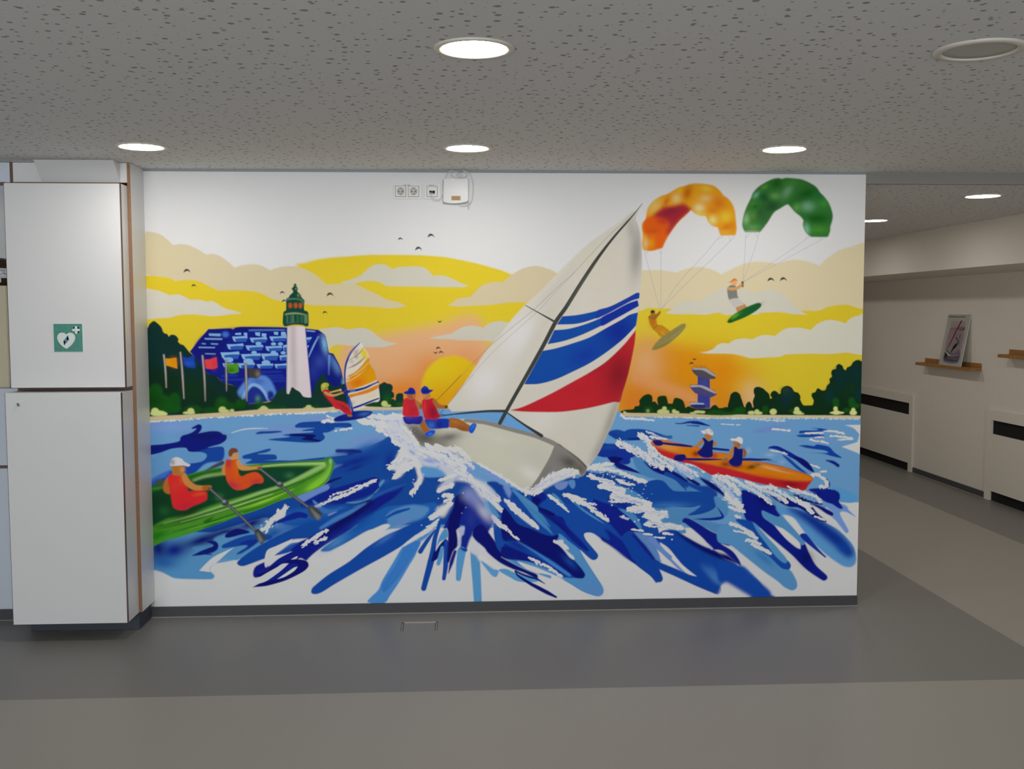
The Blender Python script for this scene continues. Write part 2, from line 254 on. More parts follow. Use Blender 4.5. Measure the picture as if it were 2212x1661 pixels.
['p',[589,1412.5,589,1412.5,635.5,1413,635.5,1413,678,1417.5,678,1417.5,681.5,1401.5,681.5,1401.5,644.5,1401.5,644.5,1401.5,607.5,1397.5,607.5,1397.5,610.5,1376,610.5,1376,598,1384,598,1384],[147,197,247],1.5,1,1],
['p',[693.5,1391,693.5,1391,725.5,1394.5,725.5,1394.5,721,1375,721,1375,695.5,1374.5,695.5,1374.5],[44,98,194],1.2,1,1],
['p',[686,1403,686,1403,705.5,1403.5,705.5,1403.5,724,1407,724,1407,725.5,1394.5,725.5,1394.5,709.5,1394.5,709.5,1394.5,693.5,1391,693.5,1391,695,1374,695,1374,689.5,1380.5,689.5,1380.5],[147,197,247],1.5,1,1],
['p',[483.5,1350.5,483.5,1350.5,557,1353.5,557,1353.5,547.5,1335,547.5,1335,487.5,1335,487.5,1335],[44,98,194],1.2,1,1],
['p',[465,1362,465,1362,511,1362,511,1362,554,1365.5,554,1365.5,557,1353.5,557,1353.5,520.5,1353.5,520.5,1353.5,483.5,1350.5,483.5,1350.5,486.5,1334.5,486.5,1334.5,474,1340.5,474,1340.5],[147,197,247],1.5,1,1],
['p',[581.5,1347,581.5,1347,654,1349.5,654,1349.5,644.5,1334,644.5,1334,586,1333.5,586,1333.5],[44,98,194],1.2,1,1],
['p',[564,1357,564,1357,609,1357,609,1357,650.5,1360,650.5,1360,654,1349.5,654,1349.5,618,1349.5,618,1349.5,581.5,1347,581.5,1347,585,1333,585,1333,572.5,1338.5,572.5,1338.5],[147,197,247],1.5,1,1],
['p',[671.5,1347,671.5,1347,724.5,1349.5,724.5,1349.5,717.5,1332.5,717.5,1332.5,674.5,1332.5,674.5,1332.5],[44,98,194],1.2,1,1],
['p',[658.5,1357.5,658.5,1357.5,691.5,1357.5,691.5,1357.5,722,1361,722,1361,724.5,1349.5,724.5,1349.5,698,1349.5,698,1349.5,671.5,1347,671.5,1347,674,1332,674,1332,665,1337.5,665,1337.5],[147,197,247],1.5,1,1],
['p',[398,1353,398,1353,447.5,1355,447.5,1355,441,1340,441,1340,401,1340,401,1340],[44,98,194],1.2,1,1],
['p',[386,1362,386,1362,417,1362.5,417,1362.5,445,1365,445,1365,447.5,1355,447.5,1355,423,1355.5,423,1355.5,398,1353,398,1353,400.5,1339.5,400.5,1339.5,392,1344.5,392,1344.5],[147,197,247],1.5,1,1],
['e',[577,1466,15.3,9.5,0],[146,196,247],1.5,1],
['e',[656,1464,13.5,8.4,0],[146,196,247],1.5,1],
['e',[692.5,1464,13.5,8.4,0],[146,196,247],1.5,1],
['e',[553,1418.5,14.4,8.9,0],[147,196,247],1.5,1],
['e',[655.5,1418,15.3,9.5,0],[147,196,247],1.5,1],
['e',[706,1416.5,13.5,8.4,0],[147,196,247],1.5,1],
['e',[421.5,1380.5,21.6,13.4,0],[147,197,247],1.5,1],
['e',[522.5,1371.5,26.1,16.2,0],[147,197,247],1.5,1],
['e',[614.5,1364,22.5,14.0,0],[147,197,247],1.5,1],
['e',[406.5,1384.5,13.5,8.4,0],[147,197,247],1.5,1],
['s',[591.5,1314.5,693,1316.5],[38,71,197],3.7,0.8,[7.2]],
['s',[380,1294.5,463.5,1297],[38,71,197],3.7,0.8,[7.2]],
['s',[604.5,1293.5,701.5,1295.5],[38,71,197],3.7,0.8,[7.2]],
['s',[375.5,1274,498.5,1276],[38,71,197],3.7,0.8,[7.2]],
['s',[630.5,1265,710,1267.5],[38,71,198],3.7,0.8,[7.2]],
['s',[635,1280.5,710,1283],[38,71,197],3.7,0.8,[7.2]],
['p',[462,1205.5,482.5,1241.5,516,1277,560.5,1291,604.5,1295,635,1271.5,657,1229,665,1184.5,628.5,1173.5,487.5,1174.5],[104,155,238],5.0,1,1],
['g',[568.5,1267.5,40.5,18.0,10],[69,109,208],0,0.8],
['p',[509.5,1165,514.5,1205.5,537,1234.5,563.5,1234,589.5,1214,615.5,1178,619.5,1155.5,513.5,1143],[30,49,156],3.7,1,1],
['s',[487.5,1174.5,510.5,1219,542,1247.5,577,1236.5,603,1207,622,1169],[148,198,247],2.5,1,[14.4]],
['s',[628.5,1173.5,629.5,1204.5,642.5,1200,646.5,1182],[26,40,145],5.0,1,[18.0]],
['c',[826.5,1519.5,826.5,1519.5,919.5,1519.5,919.5,1519.5,930,1508,930,1508,948,1409,948,1409,966,1405.5,966,1405.5,987,1368.5,1006.5,1329,1015,1292.5,1017,1249,973,1229,857,1200.5,840,1375],0,1.7,1,1],
['g',[924.5,1461.5,17.6,52.7,-8],[133,194,247],0,0.95],
['g',[900,1369,35.1,41.0,0],[59,86,184],0,0.7],
['g',[864.5,1316.5,26.3,46.8,0],[44,66,171],0,0.6],
['s',[949.5,1403.5,947.5,1357,945.5,1299],[125,170,245],3.0,0.9,[10.5,8.8,4.1]],
['s',[961,1394.5,980.5,1357,997,1316],[116,168,235],12.5,0.85,[14.6,32.2,26.3]],
['p',[951.5,1357,968.5,1316,990.5,1258,1016.5,1246,973,1226,944.5,1258],[10,23,124],12.5,0.9,1],
['s',[894,1500.5,867,1453,839,1392.5],[133,186,247],2.0,1,[10.0,8.8,4.7]],
['s',[896,1501.5,883,1470.5,870,1441.5],[10,19,112],2.0,1,[4.1,4.1,2.3]],
['p',[829,1498,829,1498,859.5,1499.5,859.5,1499.5,847.5,1485.5,830,1483.5],[146,196,247],1.5,1,1],
['p',[830,1483.5,850.5,1485.5,844,1472,830.5,1466],[39,93,196],1.5,1,1],
['p',[829.5,1451.5,842.5,1455.5,833.5,1439.5],[146,196,247],1.5,1,1],
['e',[904.5,1482,2.3,2.6,0],[10,21,93],2.0,1],
['e',[908,1464.5,2.3,2.6,0],[10,21,93],2.0,1],
['e',[910,1454.5,2.3,2.6,0],[10,21,93],2.0,1],
['e',[927,1441,2.3,2.6,0],[10,21,93],2.0,1],
['c',[],0,0,0,0],
['s',[929.5,1508,939.5,1453,948,1409,965.5,1405.5,987,1368,1006.5,1329,1015,1292.5,1016.5,1249],[14,26,125],1.2,1,[2.3]],
['p',[1014,1252,1017,1278,1027,1292.5,1028,1249],[106,184,197],5.0,0.9,1],
['p',[730,1557,730,1557,823,1557,823,1557,851,1174,851,1174,719.5,1194.5,719.5,1194.5],[240,229,233],2.0,1,1],
['c',[730,1557,730,1557,823,1557,823,1557,851,1174,851,1174,719.5,1194.5,719.5,1194.5],0,1.7,1,1],
['s',[758.5,1565,759,1400.5,761.5,1231],[197,173,178],10.0,0.75,[24.8,27.0,18.0]],
['s',[812,1565,827,1382.5,841,1176.5],[247,224,237],10.0,0.8,[18.0,27.0,27.0]],
['s',[735,1565,732,1400.5,727,1222],[221,218,223],10.0,0.7,[10.8]],
['c',[],0,0,0,0],
['s',[732,1556.5,727.5,1400.5,721,1199.5],[68,81,131],2.0,0.6,[2.3]],
['s',[824.5,1556,838,1378,851,1176.5],[68,81,131],2.0,0.6,[2.7]],
['p',[770,1781,779.5,1782,783,1767.5,789,1756,786,1744,788,1739,800,1727,809,1708.5,819,1699,822,1690,820.5,1645,837,1636,842.5,1621.5,843,1572,838,1556.5,822,1559.5,808,1565,779,1566.5,751,1565,732.5,1560,717,1556.5,706.5,1572.5,710,1628,714,1636,724.5,1643.5,727.5,1702.5,738,1708.5,747.5,1722.5,762.5,1736.5,763,1745.5,756.5,1754.5,759.5,1761,765.5,1765.5],[14,75,58],1.7,1,1],
['g',[793.5,1718,11.0,9.5,0],[70,115,75],0,0.9],
['e',[790,1721.5,4.4,6.3,0],[131,157,112],3.0,1],
['e',[779,1755,3.8,4.1,0],[131,196,131],2.5,1],
['e',[775.5,1772,2.8,4.7,0],[80,144,99],2.5,1],
['g',[799.5,1690,18.9,6.3,0],[25,93,37],0,0.8],
['s',[730.5,1699,750.5,1702,772,1702.5,795,1700,808.5,1695.5],[98,141,115],2.2,1,[7.2,6.3,5.7]],
['s',[810,1694.5,814.5,1680.5,816,1666.5],[95,133,108],3.0,1,[4.7,6.9,1.6]],
['e',[748.5,1667.5,9.1,14.5,0],[193,98,19],2.0,1],
['e',[742,1667.5,3.5,12.6,0],[207,68,63],3.0,0.8],
['e',[776.5,1667.5,9.1,14.5,0],[196,100,21],2.0,1],
['e',[770,1667.5,3.5,12.6,0],[207,68,63],3.0,0.8],
['e',[801.5,1666,9.1,14.5,0],[207,93,32],2.0,1],
['e',[795.5,1666,3.5,12.6,0],[207,68,63],3.0,0.8],
['s',[720.5,1620.5,755,1625.5,786,1625.5,813.5,1621,830.5,1615.5],[149,177,125],2.5,1,[6.3,9.5,7.9,4.7]],
['s',[730.5,1614,730.5,1578.5],[118,163,118],3.5,0.85,[4.7]],
['s',[749,1614,749,1578.5],[68,118,87],3.5,0.85,[8.7]],
['s',[760.5,1614,760.5,1578.5],[118,156,133],3.5,0.85,[7.1]],
['s',[786,1614,786,1578.5],[49,118,75],3.5,0.85,[11.0]],
['s',[806,1614,806,1578],[80,137,92],3.5,0.85,[6.3]],
['s',[826,1614,826,1578],[108,146,102],3.5,0.85,[14.2]],
['s',[833.5,1614,834,1578],[113,148,105],3.5,0.85,[9.5]],
['s',[726.5,1572,763.5,1576,785,1576.5],[92,137,118],3.7,0.7,[4.1]],
['s',[729.5,1560,779,1570.5,831,1559.5],[16,56,80],4.0,0.8,[6.3]],
['p',[745.5,1230,771,1218.5,788,1198,805,1177.5,848,1174,857,1206,870.5,1241,878.5,1261.5,894.5,1278.5,910,1301.5,922,1297.5,934.5,1272.5,950,1250.5,979,1233,1010.5,1246,1032.5,1250.5,1048,1225.5,1049.5,1135,1046.5,1111.5,743.5,1107.5],[12,59,47],2.0,1,1],
['p',[513.5,1143,628.5,1155.5,664.5,1200,691.5,1226.5,707,1235.5,721,1199,721,1199,742,1195,751,1208.5,767.5,1217.5,789.5,1208,806.5,1183.5,806.5,1183.5,823.5,1176.5,850,1177.5,917.5,1176,916.5,1115.5,486,1107],[12,61,49],2.0,1,1],
['p',[-8,1333,62,1341.5,78,1288,131,1314.5,174,1278.5,253,1282.5,278,1233.5,339.5,1242,356,1188.5,470,1188,513,1134,486,1093.5,-15,1079.5],[9,48,22],14.9,0.75,1],
['g',[225,1225,72.0,63.0,0],[11,56,27],0,0.9],
['g',[90.5,1257,54.0,72.0,0],[9,49,21],0,0.9],
['e',[32.5,1208.5,38.3,47.3,0],[17,93,20],5.5,0.9],
['e',[52.5,1155,67.5,45.0,0],[17,92,19],5.5,0.9],
['e',[131.5,1158.5,31.5,49.5,0],[16,90,19],5.5,0.9],
['e',[227,1115.5,47.3,24.8,0],[15,87,18],5.5,0.9],
['e',[87,1123.5,81.0,27.0,0],[17,91,19],5.5,0.9],
['e',[375,1148,32.4,33.8,0],[14,84,17],5.5,0.9],
['e',[398.5,1128,56.3,27.9,0],[14,84,17],5.5,0.9],
['e',[476,1145.5,27.9,27.9,0],[14,84,17],5.5,0.9],
['e',[575.5,1156,21.6,27.9,0],[14,84,17],5.5,0.9],
['e',[610,1122,54.0,18.0,0],[14,84,17],5.5,0.9],
['e',[689.5,1124.5,29.3,11.3,0],[14,84,17],5.5,0.9],
['e',[880.5,1124.5,23.4,13.5,0],[14,84,17],5.5,0.9],
['e',[328,1110.5,54.0,18.0,0],[15,84,17],5.5,0.9],
['g',[22.5,1168.5,40.5,40.5,0],[12,71,10],0,0.8],
['g',[381.5,1161.5,22.5,18.0,0],[30,99,26],0,0.7],
['g',[567,1174,13.5,18.0,0],[106,171,171],0,0.6],
['e',[27.5,1109.5,20.3,18.0,0],[237,247,155],2.5,1],
['e',[43.5,1097.5,41.4,15.3,0],[235,247,154],2.5,1],
['e',[77.5,1094,14.4,9.0,0],[233,245,153],2.5,1],
['e',[214.5,1109,18.0,16.2,0],[222,233,145],2.5,1],
['e',[204.5,1099.5,32.4,8.1,0],[223,234,146],2.5,1],
['e',[380.5,1116,19.8,16.2,0],[215,226,140],2.5,1],
['e',[390,1107,28.8,9.9,0],[215,226,140],2.5,1],
['e',[431,1110,11.7,8.1,0],[215,226,140],2.5,1],
['e',[597.5,1120.5,18.0,13.5,0],[215,226,140],2.5,1],
['e',[593,1114.5,25.2,9.0,0],[215,226,140],2.5,1],
['e',[614.5,1117.5,7.7,7.2,0],[215,226,140],2.5,1],
['e',[836,1128,15.3,9.0,0],[215,225,140],2.5,1],
['e',[836,1120,29.7,6.3,0],[215,226,140],2.5,1],
['s',[81,1408,87,1332.5,89.5,1234.5],[78,72,67],3.0,1,[11.7,11.7,6.3]],
['s',[81,1408,87,1332.5,89.5,1234.5],[237,222,214],2.5,0.85,[5.9,5.9,3.2]],
['s',[167.5,1421,175,1314.5,180,1176],[75,70,65],3.0,1,[10.8,13.5,7.2]],
['s',[167.5,1421,175,1314.5,180,1176],[230,216,207],2.5,0.85,[5.4,6.8,3.6]],
['s',[282.5,1402.5,290,1287,291.5,1162],[72,67,62],3.0,1,[13.5,13.5,5.4]],
['s',[282.5,1402.5,290,1287,291.5,1162],[221,207,199],2.5,0.85,[6.8,6.8,2.7]],
['s',[405,1375.5,405,1291,404,1215],[71,66,61],3.0,1,[11.7,10.8,4.5]],
['s',[405,1375.5,405,1291,404,1215],[219,205,197],2.5,0.85,[5.9,5.4,2.3]],
['s',[508,1355,509.5,1268,509.5,1160.5],[71,66,61],3.0,1,[15.3,14.4,5.4]],
['s',[508,1355,509.5,1268,509.5,1160.5],[219,206,198],2.5,0.85,[7.7,7.2,2.7]],
['p',[88.5,1389,88.5,1389,117.5,1389,146,1393.5,146,1393.5,150,1334.5,150,1334.5,123,1343.5,90.5,1352.5,90.5,1352.5],[247,166,7],2.2,1,1],
['g',[130.5,1370,18.0,22.5,0],[247,140,16],0,0.6],
['p',[177,1399.5,177,1399.5,207.5,1392,236,1405,236,1405,245.5,1338.5,245.5,1338.5,210.5,1341,187,1358.5],[25,71,190],3.0,1,1],
['g',[211,1363,27.0,13.5,0],[34,102,218],0,0.7],
['p',[292.5,1382.5,292.5,1382.5,321,1384.5,356,1395.5,356,1395.5,359.5,1340,359.5,1340,333,1331.5,298,1335,298,1335],[245,71,76],2.2,1,1],
['g',[342,1362.5,13.5,27.0,0],[213,56,81],0,0.6],
['p',[413.5,1362,413.5,1362,438.5,1359.5,468.5,1364,468.5,1364,470.5,1317,470.5,1317,442,1307.5,415,1315.5],[88,165,30],2.2,1,1],
['g',[429,1326.5,22.5,13.5,0],[33,106,26],0,0.7],
['p',[519.5,1338.5,519.5,1338.5,552.5,1332.5,582.5,1330,582.5,1330,580,1290,580,1290,560,1280,523,1290,523,1290],[71,66,61],2.7,1,1],
['g',[569.5,1305.5,13.5,18.0,0],[144,142,124],0,0.7],
['p',[2509.5,1090,2536.5,1099,2583,1103.5,2592.5,1118,2612,1121,2618,1134,2618,1134,2614.5,1146.5,2624.5,1162.5,2640.5,1177,2666,1184.5,2685.5,1171.5,2688,1141.5,2688,1141.5,2700,1144.5,2714.5,1130,2714.5,1130,2718,1125,2713.5,1158.5,2727,1173,2759,1174,2767.5,1158.5,2774,1132.5,2774,1132.5,2798,1132,2798,1132,2806,1158,2820.5,1163,2849.5,1153,2862.5,1132,2868.5,1108,2868.5,1108,2888.5,1116.5,2917.5,1106,2975.5,1104,3004.5,1104,3004.5,1104,3020.5,1120,3037,1122,3053,1107,3072.5,1106.5,3092,1111.5,3108,1106.5,3108,1106.5,3106,1127.5,3120.5,1149.5,3126.5,1181.5,3139.5,1193,3155.5,1191,3172.5,1170,3174,1062.5,2538.5,1081.5,2509.5,1083.5],[11,57,21],1.7,1,1],
['p',[3114.5,1172,3128,1189.5,3145.5,1192.5,3165,1172,3179,1147.5,3188,1120,3198.5,1106.5,3198.5,1106.5,3203.5,1127,3219,1140.5,3233,1126.5,3238.5,1107.5,3238.5,1107.5,3244.5,1109.5,3240,1140.5,3250,1171.5,3250,1171.5,3243.5,1195.5,3249,1214.5,3268,1221,3294.5,1212.5,3310.5,1198.5,3329.5,1181,3335.5,1155.5,3335.5,1155.5,3346.5,1158.5,3346.5,1158.5,3336.5,1174,3343.5,1191.5,3360.5,1199,3378.5,1188,3383.5,1180,3383.5,1180,3392.5,1184,3395.5,1205,3409,1218.5,3430,1225.5,3454.5,1215,3469,1193.5,3490,1187,3504,1166.5,3503.5,1149,3520.5,1119.5,3547,1117.5,3571.5,1119.5,3578,1143.5,3578,1143.5,3565,1169.5,3570,1185,3585.5,1190,3594,1207,3604.5,1210.5,3622,1199.5,3641.5,1201.5,3649.5,1224,3665,1241,3663,1262,3676.5,1274,3672,1296,3679.5,1311.5,3698.5,1317.5,3700,1334,3715.5,1343.5,3735,1332,3740.5,1316.5,3753.5,1308,3753.5,1308,3759.5,1323.5,3782,1333.5,3794,1354,3818,1364.5,3843,1355.5,3850,1340,3842.5,1057,3123,1064],[10,51,23],1.7,1,1],
['c',[3242,1219.5,3398.5,1225.5,3468.5,1197.5,3520.5,1119.5,3575,1119.5,3566.5,1183,3622,1199.5,3663,1262,3676,1310,3717,1343.5,3753.5,1308,3794,1354,3842.5,1361,3853,1057,3157.5,1063.5],0,1.7,1,1],
['g',[3434,1177,37.1,37.1,0],[16,58,63],0,0.9],
['g',[3423.5,1204.5,23.6,20.3,0],[45,68,55],0,0.9],
['g',[3417.5,1136,23.6,33.8,0],[11,50,63],0,0.9],
['g',[3604.5,1203.5,16.9,10.1,0],[44,84,60],0,0.9],
['g',[3729.5,1265,50.7,74.3,0],[6,54,56],0,0.9],
['g',[3809.5,1288.5,37.1,81.1,0],[6,54,57],0,0.9],
['g',[3665,1169,30.4,37.1,0],[10,58,58],0,0.9],
['g',[3825.5,1185,20.3,40.5,0],[8,55,63],0,0.9],
['g',[3759,1189,27.0,43.9,0],[13,57,28],0,0.9],
['g',[3790,1216.5,16.9,27.0,0],[18,62,25],0,0.9],
['c',[],0,0,0,0],
['e',[3174.5,1089,27.0,23.6,0],[18,87,20],4.0,0.9],
['e',[3143.5,1074,30.4,13.5,0],[17,86,20],4.0,0.9],
['e',[3310,1095,18.6,23.6,0],[18,88,20],4.0,0.9],
['e',[3700.5,1137.5,18.6,20.3,0],[20,94,22],4.0,0.9],
['e',[3702.5,1116.5,18.6,13.5,0],[20,94,22],4.0,0.9],
['e',[3790,1137,18.6,23.6,0],[20,96,23],4.0,0.9],
['e',[3806,1112.5,30.4,15.2,0],[21,96,23],4.0,0.9],
['e',[3455,1087.5,13.5,10.1,0],[19,90,21],4.0,0.9],
['e',[2666.5,1100,28.4,17.3,0],[17,84,19],4.0,0.9],
['e',[2785.5,1102.5,15.8,11.0,0],[17,84,19],4.0,0.9],
['e',[3037.5,1079.5,50.4,15.8,0],[17,85,19],4.0,0.9],
['e',[3105.5,1072.5,56.7,11.0,0],[17,86,20],4.0,0.9],
['e',[3154,1085.5,22.1,18.9,0],[17,86,20],4.0,0.9],
['e',[3764.5,1088.5,20.3,13.5,0],[20,95,23],4.0,0.9],
['e',[2663,1093.5,8.8,8.2,0],[172,205,132],3.7,0.8],
['e',[2753.5,1105.5,12.6,11.3,0],[215,226,140],2.2,1],
['e',[2740.5,1088,26.8,13.2,0],[215,226,140],2.2,1],
['e',[2763,1086.5,18.9,11.0,0],[215,226,140],2.2,1],
['e',[2806.5,1089.5,12.0,11.3,0],[215,226,140],2.2,1],
['e',[2822.5,1083,13.2,8.8,0],[215,226,140],2.2,1],
['e',[2937,1086,22.1,7.6,0],[215,226,141],2.2,1],
['e',[2963,1084,15.8,7.6,0],[216,227,141],2.2,1],
['e',[2911.5,1079,18.9,5.0,0],[215,226,140],2.2,1],
['e',[3234,1078.5,20.9,10.1,0],[222,234,145],2.2,1],
['e',[3263.5,1085,12.8,12.2,0],[223,234,146],2.2,1],
['e',[3272,1076.5,22.3,8.8,0],[223,235,146],2.2,1],
['e',[3354,1083,19.6,16.9,0],[225,237,147],2.2,1],
['e',[3484.5,1094,14.2,15.2,0],[229,241,150],2.2,1],
['e',[3488.5,1078.5,23.6,11.5,0],[230,241,150],2.2,1],
['e',[3509.5,1071.5,16.9,4.7,0],[231,242,151],2.2,1],
['e',[3700.5,1097.5,12.2,12.2,0],[239,247,156],2.2,1],
['e',[3705,1077,20.3,12.2,0],[239,247,157],2.2,1],
['e',[3709,1075,40.5,7.4,0],[239,247,157],2.2,1],
['e',[3799.5,1090,11.5,11.5,0],[243,247,160],2.2,1],
['e',[3800,1074.5,20.3,13.5,0],[243,247,160],2.2,1],
['p',[2934,1291.5,2934,1291.5,3001,1285,3001,1285,3004.5,1105.5,3004.5,1105.5,2936,1106,2936,1106],[67,72,156],1.5,1,1],
['g',[2971,1234,18.9,37.8,0],[82,87,146],0,0.7],
['g',[2972,1157,28.4,31.5,0],[59,64,173],0,0.7],
['p',[2901,1317.5,2909,1323.5,2966.5,1325,2986,1320,3028.5,1289.5,3033.5,1275,3025.5,1265,2999.5,1265,2980,1269,2935,1279,2909,1301.5],[91,84,96],1.5,1,1],
['p',[2902.5,1319,2912,1324,2966.5,1325,2986,1320,3028.5,1289.5,3032.5,1276.5,3006,1288,2960.5,1312,2909,1315.5],[185,180,180],1.5,1,1],
['p',[2890.5,1225,2903.5,1231,2938.5,1232,2961.5,1229,3000,1213,3039,1187,3039.5,1179,3007,1163.5,3000.5,1168,2936,1183,2916.5,1192.5],[84,79,133],1.5,1,1],
['p',[2890.5,1225,2903.5,1231,2938.5,1232,2961.5,1229,3000,1213,3039,1187,3033,1184,2994,1200,2955,1218,2935.5,1221.5,2903.5,1220],[185,185,199],1.5,1,1],
['p',[2893,1132,2907.5,1135,2965.5,1134,2972,1126.5,2943,1123.5,2901,1124],[159,199,220],1.5,1,1],
['p',[2896.5,1124,2969,1123.5,2975.5,1106,2917.5,1106],[50,50,133],1.5,1,1],
['s',[2907,1320.5,2907,1335,2976,1336,2977,1326],[69,54,56],0.7,0.9,[1.4]],
['s',[2918.5,1329.5,2973,1329],[69,54,56],0.7,0.9,[1.4]],
['s',[2934.5,1334.5,2934.5,1326],[69,54,56],0.7,0.9,[1.4]],
['s',[2952,1334.5,2952,1326],[69,54,56],0.7,0.9,[1.4]],
['s',[2979.5,1332,3005.5,1309,3028.5,1289.5],[69,54,57],0.7,0.9,[1.4]],
['s',[2892,1229.5,2900,1235.5,2934,1235.5],[69,54,56],0.7,0.9,[1.4]],
['s',[3013,1209.5,3034,1198.5],[70,55,57],0.7,0.9,[1.4]],
['s',[2893,1130.5,2894.5,1139,2936.5,1139.5],[69,54,57],0.7,0.9,[1.4]],
['p',[-35,1066,232,1079,427,1095,671,1105.5,916.5,1113.5,1163,1122,1331,1121,1658.5,1106,1808,1102.5,2512,1092.5,2525,1067,3896.5,1044.5,3898,965,3752,1007,3807,989,3838.5,955.5,3826.5,912,3739,887,3841,847.5,3901,836.5,3902.5,769.5,3847,576.5,3745.5,578,3698.5,591.5,3596.5,489,3441.5,439.5,2413.5,452.5,1404.5,465.5,758,448.5,657.5,348.5,360.5,289.5,-57,258],[122,180,234],2.0,1,0],
['p',[3752.5,1007,3787.5,998.5,3816,982.5,3836,959.5,3840,935.5,3828.5,911,3790,897.5,3742.5,887.5,3742.5,887.5,3790.5,875,3826,855.5,3845.5,841,3897,841,3893,1008],[242,242,243],1.5,1,0],
['g',[85.5,1030.5,149.4,34.9,0],[153,176,247],0,0.6],
['g',[718.5,1000.5,149.4,34.9,0],[141,163,236],0,0.6],
['g',[1161,947,124.5,29.9,-6],[142,163,237],0,0.6],
['g',[915.5,1061.5,149.4,19.9,0],[141,162,234],0,0.6],
['g',[3350,995,67.5,13.5,-8],[140,151,232],0,0.8],
['g',[3291,978,47.3,10.1,0],[126,153,234],0,0.7],
['g',[3631.5,919.5,40.5,10.1,10],[148,165,236],0,0.7],
['g',[3698,912,40.5,6.8,0],[144,167,236],0,0.6],
['p',[-32.5,1077.5,204.5,1090.5,424.5,1103,601,1115.5,916.5,1121,1018,1135,1018,1114.5,916.5,1098.5,600.5,1088.5,424,1078,248,1070.5,94,1058,-33,1052],[231,212,169],2.0,1,1],
['p',[763.5,1113,884.5,1114,988.5,1118.5,1006,1113,1017.5,1106,884.5,1098,763,1090.5],[231,212,169],2.0,1,1],
['p',[1078.5,1125.5,1174,1126.5,1337,1127,1336.5,1109,1232,1106.5,1081,1108.5],[231,212,169],2.0,1,1],
['p',[2530.5,1093,2554.5,1083,2686,1080.5,2863,1077,3040.5,1066,3174,1066.5,3174.5,1053,3008.5,1051.5,2815,1055.5,2699,1059,2545,1064,2530.5,1070.5],[223,210,167],2.0,1,1],
['p',[3119.5,1061.5,3157.5,1068.5,3331.5,1065.5,3541,1062.5,3842.5,1057.5,3843,1042.5,3541.5,1047,3332,1049.5,3123,1047.5],[233,222,182],2.0,1,1],
['f',[-2.5,1053.5,94,1057,247.5,1068.5,424,1077,600.5,1087,916.5,1098],[242,242,243],1.2,1,[11.7,150,3.2,7.2,-4,1]],
['f',[763,1090.5,884.5,1096.5,1017.5,1104.5],[242,242,243],1.2,1,[14.6,90,2.6,6.4,-4,2]],
['f',[2513,1080,2522.5,1067.5,2532,1054.5,2596.5,1051,2660.5,1047,2699,1039],[242,242,243],1.2,1,[17.3,130,2.8,8.2,5,3]],
['f',[2699,1058,2863,1054.5,3041,1049,3174.5,1049.5],[242,242,243],1.2,1,[10.7,120,2.5,4.4,0,4]],
['f',[3123,1047.5,3272.5,1044.5,3541.5,1044.5,3839.5,1039],[242,242,243],1.2,1,[10.1,150,2.7,5.4,0,5]],
['f',[3273,1038.5,3419,1032.5],[242,242,243],1.2,1,[13.5,40,2.7,6.8,0,6]],
['p',[-19,923,69,933.5,148,948.5,166.5,977.5,202,984,246,989,316.5,1001,360.5,998,382,982.5,397.5,980,397,955,368,933,323.5,920,301,911,376.5,915,375.5,888,322.5,875,199.5,892,182.5,912,112,908.5,45.5,886.5,-20.5,878],[9,27,140],2.2,1,1],
['s',[220,1017,255.5,1028,255,1012.5,223.5,983.5,166,961.5],[9,27,140],2.0,1,[8.1,22.5,24.8,27.0,22.5]],
['g',[289.5,974,90.1,18.0,0],[8,19,108],0,0.7],
['p',[372,915.5,374.5,843.5,286,826.5,196,755,1,694,-2.5,730,64,756.5,100,787.5,180.5,832,243.5,890],[21,77,182],3.5,1,1],
['p',[-3,869.5,5.5,860.5,67.5,891.5,125,904.5,173.5,908.5,190.5,890.5,252.5,890,287.5,880.5,291.5,862.5,268.5,840,215.5,829.5,180.5,832,163.5,850,118.5,810,64.5,770,4.5,748],[113,174,229],2.0,1,1],
['p',[2.5,748,100.5,796.5,100,778.5,28.5,730,4,712],[52,107,222],3.7,0.8,1],
['s',[426.5,991,488.5,1008.5,555,1013.5,617,1013],[242,242,243],1.5,0.85,[3.6,6.3,6.3,2.7]],
['p',[552,983,572.5,996.5,621,998.5,678.5,999.5,692,993.5,643,987,598.5,985],[19,77,176],2.0,1,1],
['p',[771.5,1027.5,782,1040,874.5,1043,967,1040.5,1038.5,1040.5,1059.5,1034.5,1061.5,1020,1045,1014.5,974,1015,970,1006,938,990,909.5,985,919.5,965,908.5,947,880,936.5,830,935,766.5,938,617.5,953,731.5,966.5,696,977.5,760,984.5,810,987.5,856,991,856,997.5,795.5,998.5,824.5,1007.5,867,1014,782,1015],[17,80,179],2.0,1,1],
['p',[731.5,981,767,982.5,859.5,978,873.5,969,855.5,958.5,898,945.5,880,940,795,953.5,816.5,966,745.5,972],[4,13,105],2.0,1,1],
['s',[770,1024,803.5,1036.5,910,1041],[19,77,175],2.0,1,[18.0]],
['f',[998.5,1002.5,1031,1005.5,1063,1009],[242,242,243],1.2,1,[13.7,30,2.9,9.4,-6,7]],
['f',[970,993.5,984.5,999],[242,242,243],1.2,1,[14.4,14,2.5,2.2,0,8]],
['f',[906.5,1046.5,939,1053.5,967,1046],[242,242,243],1.2,1,[21.6,50,3.2,12.2,10,9]],
['f',[932,1076.5,953.5,1069.5,971,1058.5],[242,242,243],1.2,1,[12.2,24,3.2,7.2,20,10]],
['p',[481,865,494.5,872,552.5,887,623.5,904.5,631.5,896.5,605.5,884.5,561,875.5,649.5,872.5,662,861,658,845.5,596,841.5,684.5,840.5,755.5,840,912.5,854.5,912.5,834,773,828.5,498,824.5,529.5,846.5,485.5,851.5],[20,83,178],2.0,1,1],
